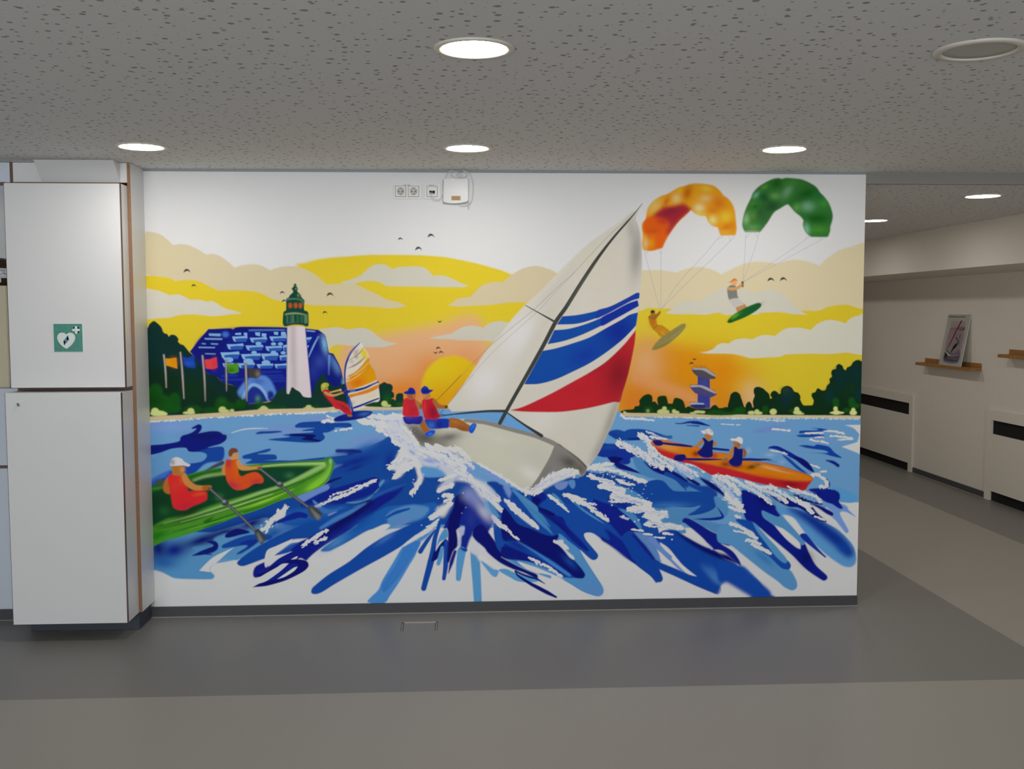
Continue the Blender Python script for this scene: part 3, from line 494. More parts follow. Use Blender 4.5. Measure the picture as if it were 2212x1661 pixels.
['p',[882.5,846.5,1014.5,865.5,1079.5,891.5,1122.5,905.5,1176.5,923,1230.5,948,1259,966,1295,965,1327,940,1355,867,1444.5,793.5,1556.5,755.5,1733,680.5,1732,497,1117,486.5,737,487.5,652,510.5,581,529.5,10,373.5,13,482,440,586,761.5,647.5,919.5,711.5,960.5,816,999.5,816],[19,82,178],3.0,1,1],
['g',[1122.5,905.5,93.7,21.6,-22],[58,122,209],0,0.8],
['g',[1085.5,833,93.7,21.6,-14],[11,41,160],0,0.9],
['g',[1036,873.5,64.8,14.4,-8],[9,34,146],0,0.9],
['g',[1078,797,57.6,10.8,-18],[11,39,155],0,0.8],
['g',[1258,839,21.6,43.2,20],[11,46,162],0,0.8],
['g',[1284,940,28.8,21.6,0],[33,88,188],0,0.8],
['g',[1228,722.5,36.0,14.4,0],[47,111,206],0,0.5],
['g',[1263,667.5,72.0,10.8,-35],[13,60,173],0,0.6],
['s',[983,888.5,1015,889,1072,887.5,1108,884],[13,41,148],3.5,1,[20.2,18.0,21.6,14.4]],
['p',[1014.5,873.5,1043,870,1021.5,865.5,964.5,863.5,979,868.5],[106,162,219],2.5,0.8,1],
['p',[962,812.5,985.5,814,1014,815.5,992,801.5,963.5,787,949,762,958.5,798],[97,152,221],3.7,0.85,1],
['s',[956,776.5,985,798,1035.5,812],[13,46,161],5.0,0.8,[3.6,10.8,18.0]],
['s',[919.5,711.5,962.5,731,1002,744],[6,23,124],2.5,1,[14.4,14.4,7.9]],
['p',[761,640.5,934,711,948,700,940.5,671,911.5,649.5,832.5,617.5,796.5,611],[123,161,237],2.5,1,1],
['s',[937.5,707.5,947.5,689,926,660.5,868,628],[16,52,172],2.5,1,[7.2,18.0,14.4,3.6]],
['s',[799.5,592.5,904,642.5,1012,677.5,1120,713,1177.5,730.5,1195.5,715.5,1177,686.5,1133.5,661.5,1047,633.5,939.5,598,878,580.5],[10,40,161],3.0,1,[36.0,43.2,46.8,43.2,36.0,28.8,39.6,39.6,39.6,36.0,18.0]],
['p',[1104.5,618,1147.5,636,1202,675.5,1206,712,1228,730,1235,722.5,1206,686.5,1176.5,657.5,1169.5,635.5,1155,625,1082.5,604,1025.5,608],[101,164,222],2.5,1,1],
['s',[1165.5,632,1209,653.5,1270.5,678.5,1350,707],[45,104,197],3.5,0.9,[18.0,14.4,13.0,2.9]],
['p',[1183.5,621,1227,649.5,1299,674.5,1339,692.5,1306,649,1244.5,605.5,1172.5,588],[11,33,156],5.0,1,1],
['p',[1154.5,614,1064.5,571,988.5,543,1010,520.5,1081.5,527,1172,577,1226.5,606],[4,14,116],7.5,1,1],
['s',[1147.5,607,1068,578.5,988.5,528.5,930.5,492.5],[87,152,226],3.0,1,[5.0,14.4,15.8,10.8]],
['p',[850,625,878,573.5,917,547.5,974.5,557.5,989,579.5,1010.5,579,924.5,573],[105,166,228],3.0,0.9,1],
['f',[867.5,584.5,910.5,606,961,627,1033,655.5,1105.5,691,1188.5,730.5],[242,242,243],1.2,1,[23.8,170,4.0,15.8,-26,11]],
['f',[940,642,990.5,659.5,1033.5,673.5,1091,702],[242,242,243],1.2,1,[14.4,44,2.9,9.4,-26,12]],
['f',[931,540,974.5,556],[242,242,243],1.2,1,[12.2,20,3.2,10.8,-18,13]],
['p',[1240,518,1251,532.5,1291,561,1349,582.5,1406.5,588.5,1457,581,1482,562.5,1478.5,537,1442,515.5,1369.5,494,1261,481],[103,164,229],3.0,1,1],
['g',[1420.5,545,43.2,21.6,-20],[133,161,234],0,0.8],
['s',[1243.5,525,1280,543,1366.5,571.5],[16,85,186],2.0,1,[10.8,15.8,10.8]],
['p',[-37,253.5,2.5,253.5,42,241,72.5,224.5,107.5,208,183,202,302.5,200,318.5,216,308,232,294,248.5,304.5,271,363,307,443,301,443,301,474.5,328,565,381.5,655.5,453.5,589.5,509,410.5,456.5,-32,444.5],[99,170,226],2.5,1,1],
['g',[23.5,371,54.0,72.0,0],[9,31,126],0,1],
['g',[107,360.5,81.0,54.0,-15],[11,40,153],0,1],
['g',[254.5,413.5,117.1,31.5,-18],[7,22,129],0,1],
['g',[52.5,297.5,72.0,36.0,10],[33,105,194],0,0.8],
['g',[366,448,99.1,27.0,-22],[7,19,127],0,1],
['g',[522.5,501,90.1,27.0,-22],[8,24,134],0,1],
['g',[633,444.5,72.0,36.0,-20],[24,94,189],0,0.9],
['g',[767.5,488.5,99.1,45.0,-15],[21,93,193],0,0.9],
['p',[321,421.5,384,448,432,429,364.5,384.5,329.5,394],[105,173,227],5.0,0.9,1],
['p',[379,430,388,448,446.5,474.5,512.5,453,454.5,438,396.5,424],[7,22,130],2.0,1,1],
['p',[360,377.5,373.5,391,499,437.5,615,438,631,430,619,413,565,402,453.5,378.5,368.5,367.5],[22,84,187],2.2,1,1],
['p',[453.5,388,498.5,410,561,413.5,533.5,382,461.5,337.5,439,338,498,378],[15,55,168],3.0,1,1],
['s',[285,406,325,394,322,367,257,345,203.5,329.5],[10,27,137],2.2,1,[9.0,27.0,31.5,22.5,3.6]],
['s',[257,342.5,306,335],[12,37,149],2.2,1,[13.5,5.4]],
['p',[204.5,373,267,383.5,284.5,383.5,231,354.5],[91,162,228],3.5,0.8,1],
['p',[237,246.5,237,246.5,296,305.5,341.5,334.5,427.5,372,427.5,372,390.5,343,336,293.5,295,262,297.5,238.5,297.5,238.5],[242,242,243],1.7,1,1],
['p',[440.5,289.5,474.5,322.5,578.5,389.5,745,470.5,907.5,528,1082.5,585,1081.5,530.5,906,432,744,411.5,744,411.5,653,334.5,563,299.5,478,269.5,451,272],[17,84,185],2.2,1,1],
['p',[634.5,531.5,705,489.5,812.5,511,992,540.5,1037.5,586,814,588.5],[36,111,206],10.0,0.7,1],
['f',[579.5,459,616,490.5,643,517.5,679.5,549,707,594],[242,242,243],1.2,1,[54.0,130,4.5,10.8,-50,14]],
['f',[570.5,459,634,504],[242,242,243],1.2,1,[11.7,30,3.6,8.1,-36,15]],
['p',[630,527,670.5,567.5,702,580.5,697,530.5,656.5,515],[242,242,243],2.5,1,1],
['s',[634,495,687.5,517,768.5,543.5,808.5,538.5],[10,43,167],2.5,1,[9.0,22.5,36.0,27.0]],
['p',[535,262.5,607,298,629,316,715.5,370,824,419.5,932,477,1022.5,530.5,1149,598.5,1200,634.5,1275.5,641,1221,590.5,1112,511,1021.5,439,931,389,858.5,338.5,822,306,807.5,293.5,775.5,307,732,274.5,641.5,239,534,204],[11,32,156],2.5,1,1],
['s',[1156.5,605.5,1058.5,541,968,476.5,913.5,433],[4,12,112],10.0,1,[32.4,54.0,39.6,21.6]],
['s',[1131.5,602.5,1041,552.5,961.5,513,889,470],[79,144,223],3.5,1,[7.2,21.6,25.2,14.4]],
['s',[886,506.5,933,524.5,1005,563.5,1059,581.5],[19,90,192],2.2,1,[5.8,14.4,14.4,7.2]],
['p',[597.5,346,655,378,739.5,414.5,739.5,414.5,730.5,391.5,676,352,639.5,324,639.5,324,736.5,346,736.5,346,664.5,308.5,592,258],[242,242,243],1.7,1,1],
['p',[639.5,324,639.5,324,676,350.5,726.5,388,769.5,391,744,369.5,715,340.5,679,330],[24,93,197],2.5,0.9,1],
['p',[728.5,300,750.5,314.5,765,318.5,765,318.5,754,303.5],[242,242,243],1.5,1,1],
['f',[787,372.5,830.5,405,867,426.5,896,444.5,925,462.5],[242,242,243],1.2,1,[25.2,110,4.0,10.8,-35,16]],
['f',[852,390,888,404,924,418.5],[242,242,243],1.2,1,[21.6,50,3.6,8.6,-20,17]],
['p',[518.5,152,518.5,152,569,179.5,605,199,584,207,541,213,541,213,584.5,240,642.5,270,696.5,286.5,725,299,768,302,807.5,293.5,821.5,275,817.5,256.5,792,233,730.5,201,676.5,179.5,604.5,160,568.5,155],[5,15,128],1.7,1,1],
['p',[533.5,187.5,584,221.5,649,258,682,278,717,280,717,280,670.5,238,605,191,562,174,547.5,178],[242,242,243],1.5,1,1],
['p',[717,280,717,280,760.5,277.5,766,268.5,713.5,238,641,191.5,605,182.5,608.5,192,674,238.5],[11,35,160],2.2,1,1],
['p',[651.5,194,651.5,194,699,227,742.5,256,763,262,763,262,742,237,695,208],[247,247,247],1.5,1,1],
['s',[545,229.5,584.5,243.5,606.5,258],[25,38,162],4.0,1,[3.6,18.0,18.0]],
['p',[887,345.5,912.5,371,1003.5,432,1112,500,1221,572,1293,589.5,1405.5,592,1510,601.5,1509.5,543,1405,496.5,1266.5,487.5,1266.5,487.5,1147.5,456,1039,395,966.5,359,930,343],[31,110,205],3.0,1,1],
['g',[967,388.5,72.0,21.6,-32],[89,159,228],0,0.8],
['g',[1112,500,72.0,25.2,-32],[21,91,193],0,0.8],
['p',[1242,531.5,1274.5,560.5,1329,582,1372.5,590.5,1405.5,590,1473.5,573,1437,522,1364.5,497,1292,472.5,1219.5,455,1249,498.5],[101,161,226],5.0,1,1],
['s',[1243.5,522.5,1292.5,549.5,1365,570.5],[16,85,186],2.0,1,[10.8,18.0,10.8]],
['g',[1328,494,43.2,9.4,-24],[137,156,230],0,0.7],
['p',[837.5,140.5,855.5,158.5,928.5,216.5,1037.5,284.5,1128.5,357,1219,414.5,1309.5,457.5,1405,496.5,1480,521.5,1479.5,462.5,1404,423,1327,369,1236,315,1109,246.5,963.5,164,891,119,855,108.5,833.5,116.5],[16,85,190],2.2,1,1],
['g',[1237,410.5,61.2,14.4,-34],[81,141,227],0,0.7],
['p',[999,366,1140,445,1220,484,1252.5,487.5,1261,476.5,1226.5,447.5,1146.5,382.5,1055.5,314,1019.5,307],[242,242,243],2.5,1,1],
['p',[1139,58,1150,83.5,1194,127,1216.5,178.5,1271.5,270,1327,361.5,1356,383,1404,397.5,1403.5,331,1362,257.5,1307,166,1259,96.5,1226,54.5],[84,160,240],2.2,1,1],
['s',[1404,419.5,1363.5,390.5,1323.5,361.5],[242,242,243],2.5,1,[14.4,13.0,5.0]],
['s',[1530,524.5,1489.5,470,1435,415.5,1402,386.5],[91,163,232],5.0,1,[14.4,32.4,43.2,21.6]],
['s',[1344,372.5,1406,416,1471.5,455.5,1515,492],[242,242,243],2.5,1,[10.8,21.6,25.2,10.8]],
['f',[1340.5,372.5,1417,423,1508,481],[242,242,243],1.2,1,[21.6,60,3.2,18.0,-36,18]],
['p',[1420.5,393.5,1344,365.5,1288.5,263,1215,153,1229.5,116,1306,196,1379.5,306,1416.5,357],[67,142,232],3.0,1,1],
['s',[1423.5,334.5,1456.5,386,1504,451.5],[17,84,187],1.7,1,[25.2,21.6,9.4]],
['s',[1533.5,506.5,1522.5,466,1503.5,407.5,1484.5,297,1455,186.5,1440,131],[17,85,189],1.7,1,[14.4,23.8,27.4,36.0,32.4,28.8]],
['p',[1481,278.5,1481,278.5,1507,374,1507,374,1503,333.5,1529,370,1561.5,406.5,1561.5,406.5,1569,384.5,1528.5,311,1506.5,285.5],[7,19,129],1.7,1,1],
['s',[1543,355,1532,303.5,1521,267],[99,175,236],1.7,1,[18.0,25.2,21.6]],
['p',[1522,399.5,1544,443.5,1565.5,458,1572.5,414,1529,385,1512.5,355.5],[94,170,233],2.0,1,1],
['s',[1565,384.5,1560.5,259,1550,183],[22,80,193],1.7,1,[25.2,28.8,20.2]],
['p',[1569.5,487.5,1580.5,524,1602.5,568,1617.5,633.5,1654,648,1682.5,611,1704,552,1653,505,1638.5,468,1620,450,1620,450,1627,369,1601,332,1579,273.5,1568,277,1572.5,369.5,1574.5,436,1566,469],[4,12,118],2.5,1,1],
['s',[1612,332,1593.5,277,1575,210.5],[22,38,156],2.5,1,[18.0,21.6,3.6]],
['p',[1551.5,465.5,1569.5,502,1580.5,516.5,1573,469,1551,458],[16,36,157],2.0,1,1],
['p',[1638.5,479,1646,523.5,1671.5,589,1690,636.5,1726.5,610.5,1780.5,551,1820.5,499,1791,433,1787.5,414.5,1718,441.5,1703.5,412,1670.5,338.5,1652,335,1641.5,346.5,1645.5,413,1664,468],[14,44,165],3.5,1,1],
['g',[1700.5,515,28.8,57.6,0],[48,66,170],0,0.7],
['p',[1623.5,450,1649.5,468,1664,468,1660,427.5,1645.5,413,1645,383.5,1641.5,368.5,1630.5,361.5,1627,383.5,1638,427.5],[201,210,247],3.0,0.9,1],
['s',[1648.5,335,1637,257.5,1629.5,182],[99,176,238],1.7,1,[46.8,39.6,27.4]],
['p',[1637.5,354,1677.5,346,1674,331,1656,335],[19,71,183],2.5,1,1],
['s',[1718,382.5,1721,293.5,1728,182,1734.5,55.5],[100,174,233],2.0,1,[46.8,50.4,46.8,43.2]],
['p',[1685,368,1707,415.5,1736,382,1779.5,352,1812.5,307,1863.5,262,1885.5,228,1848.5,232.5,1812,255,1750,274.5,1725,308.5,1692,331],[242,242,247],5.0,0.95,1],
['p',[1750.5,278.5,1779.5,263,1819.5,233,1848.5,225,1841.5,195.5,1830.5,188,1812,196,1775.5,241],[111,180,239],2.5,1,1],
['f',[1743,300.5,1797.5,270,1852.5,232.5],[247,247,247],1.2,1,[28.8,60,3.6,14.4,40,19]],
['p',[1848.5,225,1889,232,1944,208.5,2058,184.5,2058,158.5,1962,160,1907,187],[103,178,237],2.0,1,1],
['p',[1707,415.5,1725.5,467,1762,477.5,1791,440.5,1834.5,380.5,1871,350.5,1944,327.5,2017,282,2035.5,263,2028,255.5,1962,268,1889,291,1863.5,299,1944,253,2017,218.5,2058,199.5,2058,177,1980.5,212,1925.5,231,1852.5,269.5,1790.5,322,1772.5,348.5],[6,17,129],2.5,1,1],
['p',[1878,295,1944,279,1999,260,2058,229,2127.5,198.5,2134.5,176,2090.5,191.5,1999,226.5,1944,253],[91,168,236],2.2,1,1],
['p',[1951,271.5,1951,271.5,1999,256,2058,236.5,2109,210,2058,207,1995,234],[242,242,243],1.7,1,1],
['s',[1940,220,1962,208.5,2017,185,2058,173.5,2101.5,146.5],[7,23,134],1.7,1,[10.8,10.8,10.8,10.8,3.6]],
['s',[1940,216,1955,193.5,2017,151.5,2058,128.5,2127.5,90.5,2164,71],[6,15,130],1.7,1,[7.2,14.4,18.0,21.6,21.6,10.8]],
['p',[1900,361.5,1962.5,345.5,2058.5,311,2090.5,288,2058.5,281.5,1980.5,312,1889,343],[90,169,236],2.2,1,1],
['p',[2286,788,2337.5,765.5,2396,754,2444,759,2499,742,2580,722.5,2635.5,700,2690.5,710.5,2742.5,713.5,2769,702,2770.5,535.5,1884.5,524,1848.5,693.5,1994,655,2140,690.5,2249.5,744.5],[18,80,179],3.0,1,1],
['p',[2443,973.5,2468.5,988,2501.5,991.5,2534.5,982,2534.5,982,2560,993,2600.5,995,2652,990.5,2707,975.5,2767,953,2767,941.5,2652,935.5,2578.5,931.5,2505.5,933,2468.5,951.5],[19,82,182],2.0,1,1],
['s',[2556.5,940,2626.5,941],[8,24,132],2.5,1,[7.2,10.8]],
['s',[2730.5,955,2754.5,950,2790.5,948.5],[45,111,190],2.5,1,[8.8,14.6,17.6]],
['g',[2480,964.5,29.3,14.6,20],[19,60,160],0,0.7],
['p',[2377.5,853.5,2377.5,853.5,2403,913.5,2450.5,915,2505.5,911,2579,884.5,2616,840,2579.5,837,2579.5,837,2568.5,833,2568.5,811,2550,800.5,2524.5,802.5,2484,823,2451,838,2414,842],[17,56,173],2.2,1,1],
['g',[2450.5,896.5,54.0,14.4,0],[20,85,183],0,0.9],
['p',[2443.5,840,2498.5,841,2528,830,2506,815.5,2579.5,778,2657.5,738.5,2657.5,738.5,2580,759.5,2506,778.5,2476.5,804.5],[6,24,133],1.7,1,1],
['p',[2462.5,842.5,2507.5,840.5,2528.5,831.5,2504.5,815,2481,809.5,2463,812.5],[5,15,117],2.0,1,1],
['p',[2582,835.5,2618,841,2648,816.5,2708.5,759,2747.5,735,2792.5,716.5,2835,692,2895.5,673,2949.5,663.5,3004,633,2944,627.5,2883.5,648,2811.5,650,2763,695.5,2732.5,717,2672.5,726.5,2612.5,760],[87,154,217],3.0,1,1],
['p',[2636,823,2690,783.5,2717,792,2762,776.5,2807.5,758.5,2840.5,728,2883,706.5,2949.5,681.5,3003.5,675,3049.5,638.5,3034.5,608.5,2974,639,2913.5,661,2865,673.5,2807.5,713,2756.5,735,2702.5,759.5,2672,783.5],[18,80,181],4.0,1,1],
['p',[2639,823,2672,798.5,2732,786,2762,776.5,2750,807,2750,807,2780,791.5,2801,764.5,2840.5,743,2892,703.5,2892,703.5,2877,700.5,2822.5,731,2792.5,749.5,2762.5,758.5,2750.5,744,2708.5,759,2672,783.5],[6,22,134],2.5,1,1],
['p',[2873.5,724.5,2913,715,2955.5,687.5,2943.5,678.5,2898,703.5],[6,20,130],2.2,1,1],
['p',[2949,724,3003.5,705,3052,671.5,3088.5,635,3095,613.5,3058.5,638.5,3004,672],[5,16,124],3.0,1,1],
['p',[2502.5,698.5,2574,685.5,2634,694,2670,705.5,2717.5,715.5,2748,704.5,2769,689.5,2790,668,2817.5,651.5,2947,648,2995,639,3031.5,617.5,3045,581,3038.5,554,2996.5,530,2942,517.5,2885,513.5,2906,537.5,2951,561,2956.5,568.5,2905.5,558.5,2815,562.5,2695,561,2604.5,586,2502.5,623.5],[18,81,181],2.2,1,1],
['g',[2785,572,122.9,20.5,0],[63,132,213],0,0.85],
['p',[2647,561.5,2755,557,2803,565.5,2860.5,556,2905.5,555.5,2955,568.5,2955,568.5,2930,543,2888,516.5,2942,515.5,3008.5,536,3038.5,554,3047.5,566,3066,526.5,3069.5,505,3027,499.5,2918.5,495,2885,501.5,2855,489.5,2858.5,465.5,2877,416.5,2786,433,2725.5,509.5,2665,540],[93,158,217],3.0,1,1],
['p',[3031.5,614.5,3056,614,3092.5,595.5,3114,556,3108.5,520,3087.5,493,3072.5,499,3081,523,3056.5,556.5,3046,563],[94,160,220],3.0,1,1],
['s',[3050.5,560,3075,523,3078.5,502,3027,493.5,2966.5,493,2918.5,493.5],[9,44,171],2.0,1,[2.9,11.7,17.6,14.6,11.7,2.9]],
['p',[2829.5,651.5,2874.5,655.5,2889.5,679,2889.5,679,2919.5,664,2947,648.5,2947,648.5,2874.5,651],[85,152,215],2.2,0.9,1],
['s',[2829,704,2859,679.5,2877.5,655],[18,80,179],2.5,1,[2.9,14.6,5.9]],
['p',[2481,694,2529,679,2599,648.5,2643.5,614.5,2651,588.5,2580.5,612,2507,649.5],[91,158,222],2.2,1,1],
['p',[2359.5,703,2415,658,2452,620.5,2433.5,569,2507.5,538.5,2581,537.5,2544,590,2470,613],[11,40,162],7.5,0.9,1],
['p',[1834.5,615.5,1943.5,614,2016.5,635.5,2140.5,634,2236,588.5,2382.5,616.5,2530,559.5,2720,457,2722.5,147,2680.5,185,2595,251.5,2502,325.5,2387,409,2365,422.5,2339,427.5,2317,419.5,2324.5,391.5,2354,354,2391,308.5,2393,290,2380,276,2362,275.5,2339.5,291,2291.5,332.5,2340,250,2373,197,2414,133,2423.5,103,2418,84.5,2399.5,73.5,2373.5,77.5,2310.5,101,2237,147,2163,189,2053,235.5,1943,281.5,1833.5,364.5],[20,85,189],2.0,1,1],
['p',[2177.5,423,2236.5,377.5,2291.5,332.5,2317.5,283.5,2373,197,2416,129,2423.5,103,2418,83.5,2399.5,72.5,2373.5,77,2310.5,101,2244,143,2192.5,177.5,2273.5,176,2321.5,186.5,2310.5,213,2236.5,277.5,2170.5,352.5],[95,166,231],2.0,1,1],
['g',[2366,119,43.2,28.8,30],[113,159,230],0,0.8],
['p',[1870.5,567,1907,541,1954,481.5,2027.5,451,2097,420.5,2144.5,410.5,2175.5,419.5,2174,397,2163,386,2236.5,303.5,2303,228,2320.5,194,2314,175.5,2295.5,173,2266,180,2211,225.5,2126,286.5,2016,340,1943,385.5,1870,401],[4,17,128],2.5,1,1],
['g',[2236.5,266,50.4,18.0,45],[25,85,190],0,0.8],
['g',[1950.5,363,72.0,21.6,35],[15,45,162],0,0.8],
['s',[1950.5,385.5,2053,321,2144.5,256.5,2236.5,191.5],[77,149,234],3.0,1,[3.6,10.8,18.0,14.4]],
['s',[1884.5,364,1961.5,322,2053,280,2141,234,2196,200],[12,43,164],2.5,1,[14.4,21.6,25.2,18.0,3.6]],
['p',[1870,356.5,1943,333.5,2016,299,2034.5,265.5,2031,256,2001.5,260.5,1943,278,1870,297.5],[8,27,141],2.2,1,1],
['p',[1884.5,301,1946.5,281.5,2016,269.5,2082,242.5,2163,207.5,2211,170,2185,177.5,2126.5,201,2060,228,1950,278],[91,168,236],2.2,1,1],
['p',[1946.5,278,1946.5,278,1998,258.5,2053,239,2141,200.5,2211,166,2141,189.5,2078.5,205.5,2060,205.5,2027,224.5,1979.5,255],[242,242,243],2.0,1,1],
['s',[1929,665.5,1962,632.5,2016.5,565.5,2060.5,509.5,2111.5,457,2144.5,419.5],[84,155,223],2.5,1,[14.4,21.6,21.6,25.2,21.6,3.6]],
['s',[1962,639.5,2027.5,565,2082,516.5,2130,462.5],[77,152,211],2.5,1,[3.6,21.6,25.2,3.6]],
['p',[2027.5,664.5,2089.5,653,2111.5,619.5,2071,576,2144.5,530.5,2199.5,511.5,2225,463,2310,373,2343,328,2328.5,324.5,2254.5,381,2163,478.5,2082,539,2034.5,583.5],[9,36,159],3.0,1,1],
['p',[2031,613,2053,627.5,2082,609,2071,594,2060.5,576,2111.5,557,2159,530.5,2141,521.5,2089.5,542.5,2045.5,580],[4,14,119],2.5,1,1],
['s',[2082,546,2163,486,2236.5,426],[9,29,142],3.5,1,[10.8,21.6,14.4]],
['p',[2225,622,2225,622,2272.5,588,2328,547,2383,509,2434.5,471.5,2434.5,471.5,2383,498,2309.5,547,2254.5,596],[90,160,220],2.0,1,1],
['p',[2140.5,645,2162.5,637.5,2199.5,596.5,2236,540.5,2210.5,559.5,2170,596.5],[89,159,218],2.0,1,1],
['p',[2364.5,609.5,2419.5,594,2530,555.5,2597,495.5,2615.5,454.5,2612,421,2597.5,413.5,2586.5,417.5,2661,346,2721.5,278,2721.5,240.5,2642.5,286.5,2531,392.5,2457,475,2401.5,535],[11,34,157],3.5,1,1],
['p',[2431,445.5,2494,407.5,2561,347,2605.5,287,2602,253.5,2602,253.5,2546.5,288,2476,341,2391,407,2391,407,2457,386],[12,39,165],5.0,1,1],
['p',[2500.5,559.5,2500.5,559.5,2548.5,548,2596.5,521.5,2626.5,473,2638,420.5,2615.5,450.5,2567.5,503],[85,153,218],2.2,1,1],
['p',[2583.5,418,2620.5,425,2672.5,402,2728.5,341.5,2740,296.5,2747.5,259,2710.5,271,2673,320,2635.5,365],[109,157,223],2.5,1,1],
['p',[2717.5,330.5,2717.5,330.5,2747.5,304,2785,270,2833.5,220.5,2867.5,201,2867.5,201,2822.5,224.5,2747.5,259,2732.5,296.5],[242,242,243],1.7,1,1],
['p',[2791.5,325.5,2791.5,325.5,2840.5,280,2897,223,2940.5,174.5,2940.5,174.5,2867.5,205,2829.5,239,2803.5,277],[247,247,247],2.5,1,1],
['p',[2672.5,402,2702,398,2728.5,364,2769.5,318.5,2803,288,2799.5,277,2785,270,2740,311.5,2695,360.5,2672.5,379.5],[120,162,235],2.2,1,1],
['s',[2784.5,281,2841,224,2901,170.5],[119,159,239],3.0,1,[14.4,14.4,7.2]],
['p',[2576,433,2635.5,365,2695.5,290,2729.5,225.5,2752,173,2750.5,154.5,2737.5,145,2722.5,147,2674,189,2599.5,250,2562,321.5,2524.5,396.5],[15,77,185],2.2,1,1],
['p',[2414,401.5,2488,330,2562,284,2599.5,261.5,2599.5,250,2525,299.5,2451,360,2414,383],[7,24,149],3.7,1,1],
['s',[2587.5,410.5,2643,350,2703,274.5],[10,34,157],5.0,1,[14.4,21.6,14.4]],
['p',[2707,271,2748,251.5,2822.5,220.5,2897.5,186,2942,174,2942,174,2859.5,242.5,2784,333.5,2717,386.5,2746.5,430.5,2816.5,433.5,2876.5,399,2970,345.5,3045,314.5,3083,276.5,3158,238,3238.5,169.5,3240,64,3156,106.5,3096,128,3077.5,119,3081.5,92.5,3074,78,3055.5,72.5,3025.5,82.5,2935.5,121.5,2823,175.5,2755.5,206.5,2722,226],[13,78,186],2.2,1,1],
['g',[3046.5,183.5,21.6,57.6,-40],[65,139,219],0,0.7],
['s',[2964,243,3009,195.5,3054.5,149.5,3092,130],[93,159,237],10.0,0.7,[3.6,18.0,28.8,14.4]],
['p',[2813,430,2876.5,395.5,2970,345.5,3064,307,3120,291,3169,253,3169.5,238,3120.5,253.5,3008,296.5,2895.5,361.5],[3,10,122],6.2,1,1],
['p',[2857,489,2871.5,501.5,2901.5,495.5,2950,469,3025,423.5,3100,392.5,3130,366,3128.5,347,3112,343.5,3074.5,355.5,3138.5,313.5,3176.5,264,3188,226.5,3158,253,3082.5,314,3026.5,322.5,3026.5,322.5,2969.5,390.5,2876,470,2859,477.5],[8,32,155],2.5,1,1],
['p',[3022.5,322.5,2992,364,3030,330],[204,219,247],2.5,1,1],
['p',[3121.5,163.5,3188,230,3271.5,161.5,3348,84.5,3401.5,31,3409.5,8,3364.5,1.5,3240.5,48.5,3160,106.5,3099.5,134],[16,85,199],5.0,1,1],
['p',[2924,491.5,2991,483.5,3080.5,463.5,3125,463,3174,440,3235.5,387,3237.5,237,3195,275,3130.5,347,3126.5,373.5,3025,423.5,2950,469],[93,158,219],3.0,1,1],
['s',[3195.5,226.5,3272,150,3348.5,62],[59,128,216],10.0,1,[10.8,21.6,21.6]],
['p',[3130.5,351,3130.5,351,3187,305,3237,256,3309,179.5,3385.5,84,3401.5,46,3401.5,46,3309.5,142,3237.5,225.5,3172,301.5],[242,242,243],2.5,1,1],
['p',[3057.5,441.5,3116.5,463,3173,455,3229.5,417,3286,379,3324,348.5,3382,253.5,3458,207.5,3492.5,158,3504.5,123.5,3501,101,3482.5,88,3463.5,90.5,3422,113.5,3307.5,198.5,3194,290,3129.5,343.5,3058.5,367],[100,168,228],2.5,1,1],
['g',[3314,273.5,72.0,21.6,40],[53,132,213],0,0.7],
['p',[3129.5,345.5,3129.5,345.5,3193.5,294,3307.5,202,3422,110,3355,62,3293.5,142,3232.5,207,3187,256.5,3148.5,313.5],[242,242,243],3.0,1,1],
['p',[3059.5,254.5,3119.5,253.5,3187,226.5,3240.5,180.5,3308.5,127,3354.5,84.5,3362.5,54,3355,47,3242.5,48.5,3159,95,3098.5,130,3061,153],[19,84,193],6.2,1,1],
['p',[3087.5,126.5,3110,136,3178,95.5,3246,52.5,3246.5,29.5,3070,32.5,3076.5,100.5],[242,242,243],7.5,0.95,1],
['p',[3153.5,489,3239.5,480.5,3274,439,3342.5,363,3400,291,3453,252.5,3467,230,3461.5,209,3446.5,205.5,3412.5,215.5,3344,280.5,3306,311,3259.5,409,3214,439.5],[18,86,191],2.2,1,1],
['p',[3247,476.5,3247,476.5,3289,438.5,3342.5,378,3395.5,325,3434,279,3445.5,252.5,3438.5,241.5,3419.5,247.5,3381.5,280,3324,356,3278,416.5],[97,170,227],2.5,1,1],
['p',[3365,366.5,3365,366.5,3411,317,3441.5,275.5,3407,309.5],[244,247,247],3.0,1,1],
['p',[3188.5,652.5,3263.5,625.5,3339,583.5,3384.5,553,3405.5,523,3400,502.5,3385,501,3347.5,516.5,3302.5,535.5,3310.5,498,3371,452.5,3440,376.5,3493,331,3520,319.5,3520,319.5,3512,345.5,3530.5,353,3545.5,349,3569,296,3608,228,3669.5,170.5,3674,151.5,3659,139.5,3640,144.5,3552,206,3475.5,282.5,3399,347.5,3323,412,3258.5,469,3209.5,492,3190,574],[6,29,155],2.5,1,1],
['g',[3309,591.5,54.0,28.8,30],[5,12,118],0,0.9],
['g',[3551,270,43.2,36.0,50],[4,12,113],0,0.8],
['p',[3298.5,535.5,3332.5,524,3385,501,3415,508,3453,470,3507,406,3541.5,368,3543.5,349,3530.5,341,3515.5,349.5,3473.5,387.5,3416.5,437,3363.5,460,3318,498],[97,166,226],2.2,1,1],
['p',[3371,456.5,3371,456.5,3435.5,422,3492.5,376,3517.5,345.5,3518,320,3518,320,3474,350,3440,376.5,3401.5,418.5],[247,247,247],2.7,1,1],
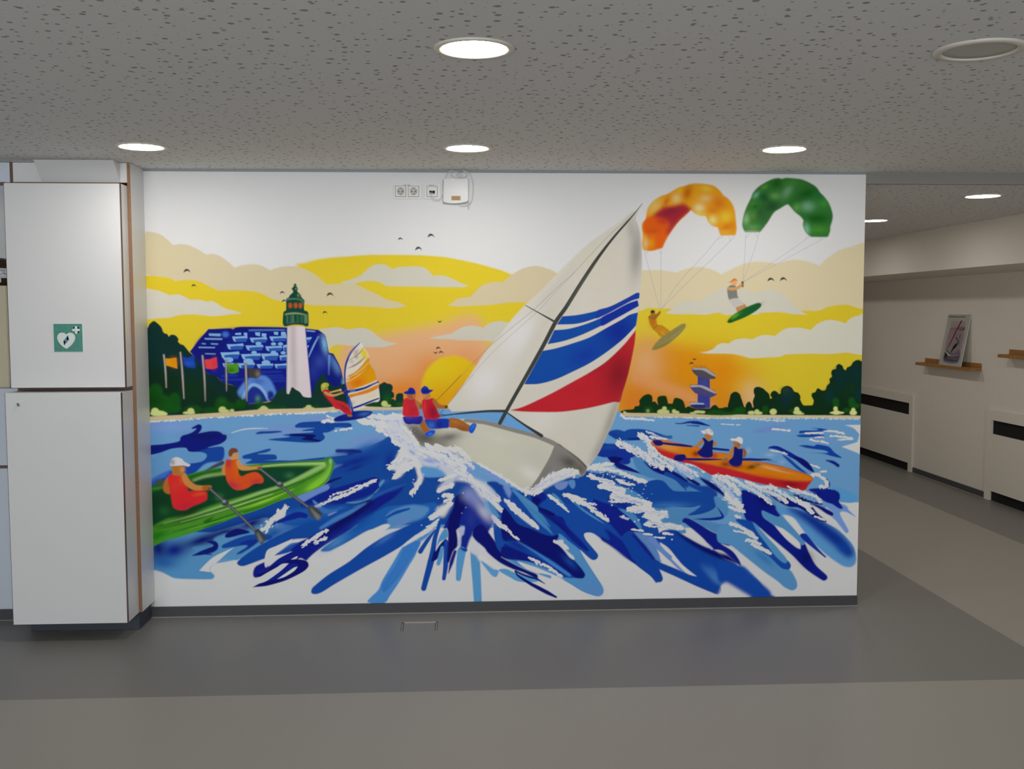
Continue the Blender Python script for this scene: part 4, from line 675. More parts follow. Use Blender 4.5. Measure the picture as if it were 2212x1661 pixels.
['p',[3377,555,3433,554.5,3527,533,3622,483,3717,433,3778.5,379.5,3817.5,330.5,3834,273.5,3831,236,3812.5,217,3786,214,3751.5,225.5,3683,272,3606,337,3529.5,417,3483,488.5,3437.5,508,3407.5,508],[104,176,242],3.5,1,1],
['c',[3377,555,3433,554.5,3527,533,3622,483,3717,433,3778.5,379.5,3817.5,330.5,3834,273.5,3831,236,3812.5,217,3786,214,3751.5,225.5,3683,272,3606,337,3529.5,417,3483,488.5,3437.5,508,3407.5,508],0,1.7,1,1],
['s',[3452,548.5,3546.5,502.5,3642,434,3737.5,357.5,3795.5,293],[8,57,175],12.5,1,[21.6,57.6,72.0,79.2,57.6]],
['g',[3757.5,320,39.6,28.8,45],[12,81,195],0,0.8],
['c',[],0,0,0,0],
['p',[3413,512.5,3413,512.5,3449,507.5,3483,488.5,3517.5,443,3544.5,407,3544.5,407,3514.5,398,3514.5,398,3472.5,444,3438,481.5],[247,247,247],3.0,1,1],
['p',[3514.5,398,3529.5,407.5,3552,401.5,3587,360,3625.5,314,3665.5,274,3665.5,274,3660,268.5,3606.5,310.5,3549,356.5,3522.5,383],[14,55,179],2.0,1,1],
['p',[3338.5,628.5,3413,616.5,3488.5,589.5,3564,573.5,3609,565.5,3677.5,535,3702,519.5,3703.5,502.5,3689.5,499,3663,512.5,3621,531.5,3663.5,467.5,3603,487,3508,548,3451.5,556,3395,583],[6,24,144],2.5,1,1],
['p',[3575,569.5,3575,569.5,3621,543,3663,512.5,3693,497,3755,425,3716.5,455.5,3663.5,479,3610,520.5],[242,242,243],2.5,1,1],
['p',[3639,572.5,3676.5,579.5,3721.5,575.5,3775,556,3779.5,526,3745.5,526.5,3738,511.5,3773.5,447.5,3788.5,417,3782,406,3770.5,408,3716.5,474.5,3693,497,3702.5,516,3677.5,538.5],[131,177,247],2.5,1,1],
['s',[3744.5,556.5,3779,530,3827,496.5],[132,172,247],2.5,1,[18.0,14.4,2.2]],
['p',[3473,623,3499,623,3563.5,592,3639,572.5,3631.5,565.5,3564,577.5,3507,596.5],[6,18,134],2.5,1,1],
['p',[3558.5,652,3637.5,658.5,3694,646.5,3736,605,3729,586.5,3752.5,549,3745,540.5,3722.5,549,3684,576,3619.5,621.5],[8,35,158],2.5,1,1],
['p',[3682.5,658,3735,657.5,3788,638,3826.5,615.5,3832.5,598.5,3819.5,580,3789.5,574.5,3748,580.5,3729,586.5,3738,601.5],[103,179,241],2.2,1,1],
['p',[3566.5,995,3595,991,3623,990,3656.5,980,3612.5,972,3543,967.5,3504.5,962.5,3499,971,3507.5,978,3605.5,980.5],[17,82,188],1.7,1,1],
['p',[3483.5,952,3525.5,957,3595.5,958,3644.5,949,3613.5,944,3515,942],[17,82,188],2.0,1,1],
['s',[3331,882.5,3352,889,3380,885.5,3411.5,869.5,3447,850,3482,830.5],[10,49,168],2.0,1,[5.4,13.5,18.9,20.3,23.6,20.3]],
['p',[3495,896.5,3495,896.5,3544,898,3582.5,892.5,3600,901,3631.5,897,3670.5,886.5,3699.5,856.5,3742,825,3685.5,835.5,3632.5,850,3513.5,856.5,3615,854,3664,855,3643,867.5,3579.5,876.5,3537.5,884],[15,75,186],2.0,1,1],
['p',[3333.5,884,3342.5,891.5,3379,891,3415.5,875.5,3464.5,848,3507.5,829.5,3538,811.5,3569,778,3594,741.5,3582,747.5,3538.5,775,3495.5,808.5,3452.5,833,3409.5,860.5,3370,876],[9,42,164],2.2,1,1],
['p',[3407,845.5,3446.5,827,3496,784.5,3539,751,3551.5,738.5,3508.5,754.5,3462.5,791],[17,79,189],2.5,1,1],
['p',[3471,833,3513.5,826.5,3556.5,799,3585,753.5,3569.5,753.5,3523.5,784.5],[6,17,130],2.5,1,1],
['s',[3653.5,813,3694,801,3721.5,782.5],[8,34,151],2.5,1,[5.9,17.6,17.6]],
['p',[3559.5,651,3602.5,632.5,3617,653.5,3648,632,3697,649.5,3734,624.5,3725.5,582.5,3699,570.5,3652,583,3602.5,620],[9,32,154],2.5,1,1],
['s',[3600,744.5,3649.5,713.5,3674.5,686,3669,659,3638.5,648.5,3617,653.5],[18,61,182],2.0,1,[4.1,6.4,7.6,7.0,5.9,2.9]],
['s',[2815,1023.5,2847.5,1022.5,2892.5,1029.5,2937.5,1027.5,2970,1017.5,3006,1008.5],[12,57,167],1.7,1,[4.4,6.9,12.6,15.8,13.9,3.8]],
['s',[2876.5,1012,2944.5,1008],[15,57,165],2.2,1,[4.4,7.6]],
['s',[2905.5,1024.5,2963.5,1019],[7,21,131],2.5,1,[6.3,9.5]],
['f',[2495,925.5,2552,895.5,2611.5,871,2660,840.5,2702,804,2750,777],[242,242,243],1.2,1,[49.8,320,3.5,17.6,35,30]],
['f',[2611,963.5,2653,942,2671,912,2689.5,870],[242,242,243],1.2,1,[43.9,170,3.5,14.6,50,31]],
['f',[2680,951,2719,944.5,2760.5,937],[242,242,243],1.2,1,[12.9,60,2.9,17.6,12,32]],
['f',[2656,978,2694.5,965.5,2742.5,941.5],[214,228,247],1.2,1,[11.7,40,2.3,14.6,28,33]],
['f',[2671.5,870.5,2719.5,834,2762,803.5,2804,773.5],[242,242,243],1.2,1,[38.0,160,3.2,14.6,40,34]],
['f',[2764.5,833.5,2816,797,2861.5,760.5,2913,724],[204,218,247],1.2,1,[35.1,150,2.9,17.6,40,35]],
['f',[2761.5,839.5,2822,803,2882,772.5,2943,736],[242,242,243],1.2,1,[32.2,120,3.2,14.6,40,36]],
['f',[2876,805.5,2918,799,2954.5,781,2978.5,756.5],[242,242,243],1.2,1,[32.2,140,3.2,12.9,40,37]],
['f',[3025,717,3070.5,683.5,3116.5,637.5,3153.5,589],[219,229,247],1.2,1,[43.9,150,3.2,17.6,42,38]],
['f',[3049,735,3097.5,704,3152.5,661.5,3171,625],[242,242,243],1.2,1,[43.9,150,3.2,16.4,42,39]],
['f',[3092.5,638,3126,607.5,3160,564.5],[242,242,243],1.2,1,[29.3,90,3.2,10.0,20,40]],
['f',[3109,728,3161,697.5,3219,666.5,3274,636,3353.5,586.5],[226,237,247],1.2,1,[35.1,170,3.2,17.6,40,41]],
['f',[3206.5,700,3255,678.5,3298,654,3346.5,635,3402,610.5,3445,579.5],[242,242,243],1.2,1,[32.2,190,3.2,14.6,40,42]],
['f',[3316,668.5,3358.5,659,3401.5,640.5,3450.5,609.5,3512,585,3573.5,557],[235,247,247],1.2,1,[29.3,150,3.2,16.1,38,43]],
['f',[3443.5,667.5,3480.5,642.5,3541.5,633,3596.5,611,3631,580.5],[242,242,243],1.2,1,[20.5,150,3.2,14.6,35,44]],
['f',[3567,729.5,3600.5,735,3634,716.5,3662,689,3659.5,665,3620,665.5],[242,242,243],1.2,1,[26.3,140,3.2,11.7,25,45]],
['f',[3343,870.5,3385.5,864,3434,848.5],[242,242,243],1.2,1,[8.8,60,2.6,8.8,12,46]],
['f',[3350,986,3401.5,984,3450,979],[242,242,243],1.2,1,[12.9,60,2.6,8.8,3,47]],
['f',[3535,963.5,3596,966,3641.5,964],[242,242,243],1.2,1,[7.0,50,2.6,7.0,0,48]],
['f',[3569,790,3618,771.5],[242,242,243],1.2,1,[10.0,30,2.9,11.7,15,49]],
['f',[3618.5,750,3655,751.5],[242,242,243],1.2,1,[14.6,26,2.6,7.6,0,50]],
['f',[3563,933,3581.5,922.5,3627,916,3667,906.5],[242,242,243],1.2,1,[11.7,60,2.6,10.0,12,51]],
['f',[3590.5,940.5,3636,941.5],[242,242,243],1.2,1,[6.4,24,2.6,8.8,-3,52]],
['f',[3063.5,1018,3117.5,1014.5,3174.5,1012.5],[242,242,243],1.2,1,[3.5,34,2.0,8.8,0,53]],
['g',[3219,871.5,14.6,17.6,30],[195,216,247],0,0.5],
['g',[3337.5,846.5,29.3,11.7,0],[184,215,247],0,0.6],
['g',[3407.5,806.5,17.6,14.6,0],[171,200,247],0,0.6],
['f',[3640.5,975,3690,973,3750,960.5],[242,242,243],1.2,1,[13.5,50,3.0,14.9,3,54]],
['f',[3676.5,947,3732.5,943,3775,936,3803,934],[242,242,243],1.2,1,[13.5,60,3.0,14.9,3,55]],
['f',[3719,926,3796,928.5],[242,242,243],1.2,1,[8.8,36,3.0,13.5,-3,56]],
['f',[3536,962,3634,965],[242,242,243],1.2,1,[8.8,50,3.0,8.1,0,57]],
['f',[2326.5,780.5,2377.5,794.5,2425.5,798,2469.5,803],[242,242,243],1.2,1,[25.2,110,3.6,21.6,-10,61]],
['f',[2359.5,776.5,2443.5,775.5,2506,764,2550.5,741.5,2609.5,718.5,2654,703.5],[242,242,243],1.2,1,[28.8,170,4.0,18.0,14,62]],
['f',[2345,743.5,2396.5,721,2470,701.5,2415,684,2484.5,664.5,2529,660.5],[242,242,243],1.2,1,[28.8,180,4.7,25.2,12,63]],
['f',[2499,716,2551,693.5,2587.5,685.5],[242,242,243],1.2,1,[18.0,50,4.0,15.8,12,64]],
['p',[2400,680,2418.5,695,2481,705,2477,690.5,2529,664,2536.5,653,2470,657.5],[242,242,243],2.5,1,1],
['p',[2466.5,620.5,2488.5,653.5,2543.5,642,2529,631,2573.5,612,2603,589.5,2544,601],[242,242,243],2.5,1,1],
['f',[2470,624,2529,619.5,2581,604.5,2640,585,2677,581],[242,242,243],1.2,1,[32.4,170,4.3,21.6,12,65]],
['f',[2466.5,594.5,2522,594],[242,242,243],1.2,1,[7.2,24,2.9,12.2,2,66]],
['f',[2209.5,638,2264.5,626.5,2301.5,604,2323.5,578],[242,242,243],1.2,1,[25.2,100,4.0,21.6,20,67]],
['f',[2308.5,615,2323.5,611],[242,242,243],1.2,1,[7.2,12,2.9,10.8,10,68]],
['f',[2316,589,2382,582.5],[242,242,243],1.2,1,[8.6,34,3.2,15.8,3,69]],
['f',[2125.5,635.5,2162,605.5,2198.5,572],[242,242,243],1.2,1,[15.8,70,4.0,18.0,42,70]],
['f',[2228.5,633,2272.5,606.5,2324,584,2364.5,554,2397.5,527.5,2449.5,493.5],[242,242,243],1.2,1,[32.4,150,4.0,18.0,35,71]],
['f',[2126,630.5,2162.5,604,2199.5,574.5,2232.5,544.5],[242,242,243],1.2,1,[14.4,60,3.6,14.4,40,72]],
['f',[1907,585,1943.5,548,1987,521.5,2027.5,488,2064,454],[242,242,243],1.2,1,[25.2,130,4.3,18.0,42,73]],
['p',[1907,596,1950.5,566,1976,532.5,2005.5,510,2064,461.5,2060,450.5,2027.5,476.5,1976,510.5,1940,548,1907,577.5],[242,242,243],3.0,1,1],
['p',[2144.5,379,2144.5,379,2163,382.5,2199.5,389.5,2207,363,2236.5,337,2218,333.5,2258.5,295.5,2262.5,277,2236.5,292.5,2207,330,2174,363.5],[242,242,243],2.5,1,1],
['f',[2155.5,379,2199.5,367,2229,337],[242,242,243],1.2,1,[21.6,50,4.0,14.4,45,74]],
['f',[2012.5,293.5,2053,272.5,2097,249.5,2141,226.5,2192.5,188.5],[242,242,243],1.2,1,[21.6,80,4.0,14.4,38,75]],
['f',[1906.5,448.5,1925,415,1958,396.5],[242,242,243],1.2,1,[14.4,40,3.6,14.4,45,76]],
['f',[2397,675.5,2478,671,2537,659,2478,645,2544.5,625.5,2589,606.5,2640.5,595,2677.5,580],[242,242,243],1.2,1,[28.8,220,4.7,21.6,12,77]],
['f',[2559.5,551.5,2633.5,562,2696.5,542.5,2670.5,517,2719.5,486.5],[242,242,243],1.2,1,[39.6,170,4.7,21.6,8,78]],
['f',[2456,599,2522.5,594.5],[242,242,243],1.2,1,[7.2,26,2.9,14.4,2,79]],
['f',[2515.5,515,2560,499.5],[212,219,247],1.2,1,[18.0,30,3.2,8.6,15,80]],
['f',[2464.5,619.5,2508.5,615.5,2567.5,603.5,2619.5,588,2678.5,578],[242,242,243],1.2,1,[32.4,160,4.3,21.6,10,81]],
['f',[2560.5,548,2642,547,2708.5,531.5,2767.5,531],[242,242,243],1.2,1,[32.4,150,4.3,21.6,3,82]],
['f',[2649.5,517.5,2708.5,505.5,2768,516],[242,242,243],1.2,1,[32.4,100,4.3,21.6,3,83]],
['f',[2653.5,469,2716.5,479.5,2746,460.5,2805.5,459.5,2854,444],[242,242,243],1.2,1,[28.8,150,4.3,21.6,5,84]],
['p',[2649.5,513.5,2679,543,2760,534.5,2777,516,2745.5,505,2738.5,490.5,2746,475.5,2809,471,2854,444,2813,439,2738.5,453,2686.5,487],[242,242,243],3.0,1,1],
['f',[2650,465.5,2687,457.5,2731.5,453],[242,242,243],1.2,1,[10.8,40,3.2,10.8,4,85]],
['f',[2579.5,442,2642.5,432],[242,242,243],1.2,1,[9.4,34,3.6,14.4,5,86]],
['f',[2646.5,417,2687,411],[242,242,243],1.2,1,[9.4,24,3.6,14.4,8,87]],
['f',[2706,396,2761.5,391.5],[242,242,243],1.2,1,[9.4,30,3.2,10.8,2,88]],
['f',[2754,419.5,2806,411.5],[242,242,243],1.2,1,[14.4,40,3.6,12.2,6,89]],
['e',[2531.5,516,7.9,5.8,0],[242,242,243],1.5,1],
['e',[2616.5,493.5,5.0,5.0,0],[242,242,243],1.5,1],
['e',[2594,484.5,4.3,4.3,0],[242,242,243],1.5,1],
['e',[2801.5,382.5,5.0,4.3,0],[242,242,243],1.5,1],
['e',[2468.5,577,5.0,4.3,0],[242,242,243],1.5,1],
['f',[3092,627.5,3126,601,3152.5,582,3186.5,555.5],[242,242,243],1.2,1,[54.0,130,4.0,14.4,18,90]],
['f',[3115.5,560,3160.5,544.5,3201.5,533],[242,242,243],1.2,1,[21.6,60,3.6,14.4,15,91]],
['f',[3149.5,511.5,3179.5,499.5],[242,242,243],1.2,1,[14.4,24,3.2,10.8,20,92]],
['f',[3124,465,3173,451.5,3207,428.5,3229.5,405.5,3275,382.5],[242,242,243],1.2,1,[21.6,120,4.3,14.4,30,93]],
['f',[3147,425.5,3192,417.5,3229.5,402],[242,242,243],1.2,1,[9.4,40,3.2,10.8,12,94]],
['f',[3215,376,3260,364,3290.5,349],[242,242,243],1.2,1,[18.0,60,4.0,14.4,15,95]],
['f',[3245.5,349.5,3283,334,3321,314.5,3351,299],[242,242,243],1.2,1,[21.6,80,4.3,14.4,35,96]],
['f',[3500,589,3545.5,559,3583.5,521],[247,247,247],1.2,1,[32.4,100,4.0,14.4,40,97]],
['f',[3595.5,502,3622,490.5,3648.5,481],[242,242,243],1.2,1,[10.8,40,3.6,10.8,25,98]],
['f',[3301,610,3331.5,587.5,3354,572],[242,242,243],1.2,1,[10.8,24,3.2,10.8,40,99]],
['g',[1207,1025.5,16.2,16.2,0],[242,242,243],0,0],
['f',[1153,1078.5,1224.5,1067.5,1303,1067,1339,1077.5],[242,242,243],1.2,1,[43.2,200,4.3,21.6,12,110]],
['f',[1102.5,1048.5,1167,1040.5,1231,1027.5,1288,1002,1345.5,976,1388,946.5],[242,242,243],1.2,1,[39.6,330,4.7,25.2,28,111]],
['f',[1202.5,1009.5,1266.5,987.5,1323.5,961.5,1373.5,925,1409,888.5],[242,242,243],1.2,1,[46.8,330,4.7,25.2,36,112]],
['f',[1280.5,944,1323,918,1373,881.5,1409,859],[242,242,243],1.2,1,[25.2,200,4.7,21.6,36,113]],
['p',[1242.5,1071,1303.5,1077.5,1339.5,1099,1342.5,1063,1353,1041,1374.5,1005,1406,946.5,1420,903,1373.5,917.5,1338,961.5,1288,998,1245.5,1034.5],[242,242,243],7.5,0.55,1],
['p',[1337.5,903.5,1373,874,1409,852,1437,793.5,1372.5,801.5,1321.5,747,1285.5,736.5,1300,773,1257.5,795,1293.5,824,1301,860],[242,242,243],5.0,1,1],
['f',[1257.5,795,1293.5,816.5,1337,867,1323,896.5],[242,242,243],1.2,1,[43.2,160,4.3,18.0,-30,114]],
['f',[1282,740.5,1307.5,762,1343.5,783.5,1379.5,801.5],[242,242,243],1.2,1,[32.4,120,4.3,18.0,-32,115]],
['f',[1387,845,1422.5,786.5,1426,735,1407.5,691.5,1371,651.5],[242,242,243],1.2,1,[32.4,220,4.3,10.8,110,116]],
['s',[1401.5,830,1426,779,1426,728,1393,670],[242,242,243],5.0,0.9,[36.0,39.6,25.2,7.2]],
['s',[1256,1009.5,1295.5,994.5,1345.5,976],[131,160,247],4.0,0.85,[2.2,13.0,2.2]],
['s',[1281.5,1049,1324.5,1034,1338.5,1019.5],[130,159,247],4.0,0.85,[2.2,10.8,2.2]],
['s',[1288.5,1027,1324,1005],[131,160,247],4.0,0.85,[2.2,8.6,2.2]],
['s',[1345,932.5,1373.5,910.5,1398.5,885],[132,161,247],4.0,0.85,[2.2,10.8,2.2]],
['s',[1366,892.5,1402,866.5],[132,162,247],4.0,0.85,[2.2,12.2,2.2]],
['s',[1437.5,841,1466.5,829.5],[133,162,247],4.0,0.85,[2.2,14.4,2.2]],
['s',[1466.5,851.5,1498.5,833],[133,162,247],4.0,0.85,[2.2,13.0,2.2]],
['p',[1431,794,1474,801,1524.5,786,1567.5,760,1560.5,745.5,1510,740.5,1452,743,1434,765],[105,172,238],3.0,1,1],
['p',[1113,1467.5,1133,1442.5,1149,1422.5,1162.5,1386.5,1171,1347.5,1188.5,1318.5,1197,1282.5,1200.5,1264.5,1207.5,1243,1210.5,1221.5,1210,1153,1056,1103.5,1046,1154,1044,1208,1034.5,1247.5,1033.5,1315.5,1041.5,1351.5,1052.5,1380,1072.5,1415.5],[245,235,219],1.5,1,1],
['c',[1113,1467.5,1133,1442.5,1149,1422.5,1162.5,1386.5,1171,1347.5,1188.5,1318.5,1197,1282.5,1200.5,1264.5,1207.5,1243,1210.5,1221.5,1210,1153,1056,1103.5,1046,1154,1044,1208,1034.5,1247.5,1033.5,1315.5,1041.5,1351.5,1052.5,1380,1072.5,1415.5],0,1.7,1,1],
['g',[1092,1419,16.2,16.2,0],[191,178,170],0,0.8],
['g',[1066.5,1369,14.4,10.8,0],[197,184,176],0,0.6],
['g',[1091.5,1394,10.8,12.6,-40],[170,154,152],0,0.7],
['g',[1121,1460,10.8,14.4,0],[244,247,247],0,0.7],
['p',[1113.5,1433.5,1138.5,1435,1150.5,1419,1154,1394,1145,1379.5,1125,1383.5,1116.5,1405],[247,221,44],7.5,1,1],
['g',[1116.5,1376,19.8,10.8,-30],[245,224,131],0,0.7],
['p',[1153.5,1387,1162.5,1388.5,1164,1365,1169.5,1347.5,1188.5,1318.5,1197,1282.5,1198.5,1268,1154,1247,1100,1229,1046.5,1215,1036.5,1249.5,1036.5,1256.5,1061.5,1279.5,1047.5,1290.5,1083.5,1312,1119.5,1345.5],[246,165,6],2.0,1,1],
['g',[1097,1256,39.6,21.6,-20],[246,124,10],0,0.9],
['g',[1048.5,1229.5,14.4,19.8,0],[247,155,109],0,0.95],
['g',[1065.5,1283.5,28.8,9.0,-25],[246,124,14],0,0.8],
['g',[1044,1274.5,10.8,10.8,0],[247,184,142],0,0.9],
['g',[1163,1288,21.6,28.8,0],[243,171,4],0,0.8],
['s',[1050.5,1374.5,1072,1387,1108,1412,1133,1442.5],[131,108,83],1.5,1,[1.8,2.9,3.6,1.1]],
['s',[1040,1332,1062.5,1339,1102,1360,1139.5,1394],[144,129,118],2.5,0.85,[1.4,9.0,9.0,1.8]],
['s',[1037,1292.5,1058.5,1297.5,1087,1315.5,1119.5,1345.5,1154,1392],[171,131,81],1.2,0.7,[1.4]],
['s',[1038.5,1276,1065.5,1288.5,1101,1312,1128,1333,1159,1365],[247,232,171],1.2,1,[1.8,3.2,2.9,1.8]],
['s',[1038.5,1258.5,1070.5,1274.5,1108,1299,1144,1327.5],[247,224,158],1.2,1,[2.2,4.0,3.6,1.4]],
['s',[1112,1301,1142.5,1322.5,1169.5,1345.5],[144,91,21],1.0,0.7,[1.1]],
['s',[1043,1213.5,1091,1224,1145,1243.5,1200.5,1268],[247,222,171],1.5,1,[2.5,5.4,6.1,6.1]],
['p',[1046.5,1190,1091,1200.5,1153.5,1221.5,1207.5,1245,1210.5,1228.5,1153.5,1200,1082,1182.5,1048,1172],[244,148,10],2.5,1,1],
['g',[1060,1145,16.2,16.2,0],[204,188,182],0,0.8],
['g',[1171,1185.5,27.0,10.8,-20],[247,225,132],0,0.5],
['c',[],0,0,0,0],
['s',[1162.5,1386.5,1171,1347.5,1188.5,1318.5,1197,1282.5,1196,1268],[106,81,33],1.0,0.8,[1.1]],
['s',[1111.5,1467.5,1085,1442.5,1063.5,1417.5,1049,1389,1036,1351.5,1030,1306.5,1030.5,1262,1036,1222.5,1043.5,1172,1051,1129,1055.5,1085.5],[23,64,171],1.5,1,[4.0,7.9,9.0,10.1,9.0,7.6,7.9,10.8,10.1,9.0,7.9]],
['s',[1101.5,1458.5,1070.5,1426.5,1052.5,1394.5],[71,128,223],2.0,0.9,[2.5,4.7,3.6]],
['s',[1025,1201,1055.5,1209.5,1091,1215,1136,1227,1171.5,1243,1206.5,1259],[19,47,153],1.5,1,[16.2,14.4,12.6,10.8,9.4,7.2]],
['s',[1057,1209.5,1082,1211.5],[106,158,230],2.5,1,[5.4,6.1]],
['s',[1168,1241.5,1200.5,1255.5],[93,142,219],2.0,1,[2.9,4.0]],
['e',[1022,1220.5,10.8,10.8,0],[17,30,132],2.5,1],
['e',[1030.5,1211.5,7.2,7.9,0],[57,71,124],3.0,1],
['s',[1075.5,1120,1116.5,1134.5,1174.5,1157.5,1209.5,1170.5],[19,49,161],1.5,1,[10.5,10.5,9.4,6.4]],
['s',[1047.5,1178.5,1058.5,1140.5,1069.5,1099.5],[26,66,174],1.7,1,[10.5,14.6,11.7]],
['s',[1053,1164,1061,1129],[94,145,225],2.0,1,[2.9,5.3]],
['p',[967.5,1059.5,988,1074,1029,1088,1081,1101,1130.5,1105,1165,1102,1174,1093,1159,1078.5,1121,1064,1057.5,1053,999.5,1047.5,970.5,1050.5],[10,33,143],1.7,1,1],
['g',[1130,1087.5,32.2,11.7,-8],[62,120,207],0,0.85],
['p',[902.5,1232,908.5,1249.5,924.5,1256.5,941.5,1252,944,1240.5,937,1232,941,1223,932.5,1216,915,1214.5,907.5,1208.5],[198,198,69],1.7,1,1],
['g',[915.5,1240.5,8.8,8.8,0],[225,225,99],0,0.8],
['g',[931,1229,7.6,7.6,0],[145,145,71],0,0.8],
['p',[912,1211.5,926.5,1219,944,1213,955,1202.5,966.5,1182,978,1164.5,1018,1152.5,1044,1135,1061,1105.5,1062,1085,1046,1082,1023,1094,1000,1111.5,977,1116.5,960,1141.5,937.5,1170.5,917.5,1191],[220,45,57],1.7,1,1],
['g',[1023.5,1111.5,17.6,26.3,-45],[185,31,57],0,0.6],
['g',[949,1170.5,11.7,23.4,-35],[233,49,57],0,0.5],
['s',[983.5,1144,1012,1132,1046.5,1105.5],[114,33,21],2.5,0.8,[2.3,4.7,2.9]],
['e',[928,1213,13.2,5.9,10.0],[198,33,64],2.5,1],
['s',[923.5,1204.5,943.5,1192.5,972.5,1188,1001.5,1196.5,1018.5,1201],[220,169,99],1.7,1,[11.7,14.6,12.9,10.5,7.6]],
['s',[949.5,1204,975.5,1210,1004.5,1217],[233,185,114],1.7,1,[6.4,8.8,8.8]],
['e',[1005,1216.5,6.4,5.9,0],[246,203,124],2.0,1],
['e',[1013,1202.5,7.6,5.3,0],[219,145,69],2.0,1],
['e',[1053.5,1078.5,13.5,5.9,4.0],[172,135,57],2.0,1],
['p',[1130.5,1131.5,1174.5,1148.5,1212.5,1160,1210,1239,1225,1250.5,1239.5,1258,1254,1250.5,1274,1246,1284,1233,1282.5,1215,1278,1209,1278,1209,1289.5,1197.5,1290.5,1177,1275,1168.5,1275,1168.5,1288,1164,1298,1156.5,1298,1156.5,1302.5,1189,1317,1197.5,1337.5,1194.5,1340,1174,1337,1125.5,1174,1126.5],[10,61,49],1.7,1,1],
['c',[1116,1131.5,1174.5,1148.5,1212.5,1160,1210,1239,1239.5,1258,1284,1233,1290.5,1177,1296.5,1156.5,1302.5,1194.5,1340.5,1194.5,1340,1125.5,1130.5,1127],0,1.7,1,1],
['g',[1253,1168.5,20.5,26.3,0],[17,99,21],0,0.9],
['g',[1203.5,1136.5,46.8,11.7,0],[19,84,28],0,0.9],
['e',[1286,1149.5,13.2,17.0,0],[12,71,14],2.5,1],
['g',[1319.5,1139,23.4,11.7,0],[21,101,24],0,0.9],
['c',[],0,0,0,0],
['e',[1239,1141,17.0,16.4,0],[215,225,140],2.2,1],
['e',[1258.5,1130.5,16.1,7.0,0],[215,225,140],2.2,1],
['p',[-7.5,698.5,45.5,718.5,134.5,751.5,241,782,294,795,374,805.5,551,821.5,684.5,829.5,912.5,836.5,947,838,957,824.5,959,797.5,946,756.5,910.5,707,797,658,680.5,623,546,570,448,539.5,367.5,508.5,278,478,211,454,122,428,68.5,415,1.5,384,-16,377.5],[86,164,45],2.0,1,1],
['c',[-7.5,698.5,45.5,718.5,134.5,751.5,241,782,294,795,374,805.5,551,821.5,684.5,829.5,912.5,836.5,947,838,957,824.5,959,797.5,946,756.5,910.5,707,797,658,680.5,623,546,570,448,539.5,367.5,508.5,278,478,211,454,122,428,68.5,415,1.5,384,-16,377.5],0,1.7,1,1],
['p',[-7.5,694,134,729,240.5,754.5,373.5,780.5,551,806,728.5,807.5,866.5,806.5,866.5,806.5,794.5,762.5,682,705,548,670,459,644,325,604.5,147,548,71.5,530.5,4.5,495,-13.5,486.5],[11,75,42],5.0,1,1],
['g',[60.5,612,67.5,54.0,0],[11,64,34],0,0.9],
['g',[371,685.5,72.0,36.0,-20],[9,75,40],0,0.8],
['g',[638.5,750.5,90.1,27.0,-12],[9,77,57],0,0.9],
['g',[352.5,645,22.5,22.5,0],[60,140,73],0,0.7],
['g',[727.5,759,27.0,18.0,0],[59,137,84],0,0.7],
['g',[59.5,576,31.5,27.0,0],[37,121,48],0,0.6],
['g',[191.5,561,90.1,22.5,-20],[12,56,20],0,0.9],
['g',[526.5,706.5,67.5,22.5,-10],[6,60,47],0,0.9],
['p',[-6.5,730.5,63.5,720.5,139,747,241,777.5,373.5,801,373.5,785,240,750,107.5,720,-8.5,671.5],[29,114,27],5.0,1,1],
['s',[218,737,284.5,759,373,771.5,382,773.5],[164,205,124],5.0,0.9,[10.8,15.3,13.5]],
['s',[-7.5,694,40.5,698,63,711.5],[80,167,66],5.0,0.8,[9.0,13.5,4.5]],
['s',[586.5,809,728.5,820,912,821.5],[185,226,141],3.5,1,[9.0,13.5,15.3]],
['s',[573.5,823.5,773.5,831.5,912.5,836],[32,109,29],3.5,1,[9.0,7.2,6.3]],
['s',[912,811.5,861.5,784.5,772,740,682,700.5,570.5,665.5,458.5,625.5,324.5,582,191,538,57.5,503.5],[180,225,136],4.5,0.85,[22.5,20.7,18.0,18.0,16.2,15.3,13.5,11.7,7.2]],
['s',[911.5,784,816,735,682,686.5,547.5,643,391.5,594.5,235.5,546.5,102,512,9,490.5],[30,116,25],3.5,1,[6.3,8.1,9.9,9.0,9.0,9.0,7.2,5.4]],
['p',[947,824.5,956.5,820,955.5,783.5,941.5,747.5,910.5,707,815,667,860.5,721,919.5,775],[151,222,84],7.5,0.9,1],
['g',[856,703,63.0,22.5,-32],[152,232,35],0,0.8],
['g',[591.5,619.5,90.1,18.0,-22],[143,224,48],0,0.8],
['s',[681,632,546.5,584,412.5,544.5,278.5,500.5,100.5,457.5],[16,117,16],4.0,0.85,[4.5,11.7,13.5,10.8,6.3]],
['s',[806.5,699,681,641.5,546.5,593],[73,164,28],4.0,0.8,[3.6,6.3,3.6]],
['s',[323.5,541,297,523,274.5,510,314.5,514,368,531.5],[19,109,14],4.0,0.85,[3.6,18.0,13.5,9.0,3.6]],
['s',[269,478,323,500,367.5,513.5],[16,101,12],4.0,0.8,[3.6,11.7,3.6]],
['s',[807,721.5,681.5,664,525,611.5,368.5,572.5],[23,105,21],2.5,0.8,[2.7,6.3,7.2,2.7]],
['s',[637,660,502.5,616,324,559,146,511.5],[225,247,168],2.5,0.8,[2.7,5.4,6.3,2.7]],
['s',[748.5,686,591.5,619.5,435,571.5],[195,247,86],2.5,0.8,[2.7,5.4,2.7]],
['s',[479.5,562,323,509.5,171.5,470.5,56,444.5],[125,210,63],2.5,0.8,[2.7,7.2,7.2,2.7]],
['s',[234,492,145,466,56,440],[16,96,13],2.5,0.8,[2.7,8.1,3.6]],
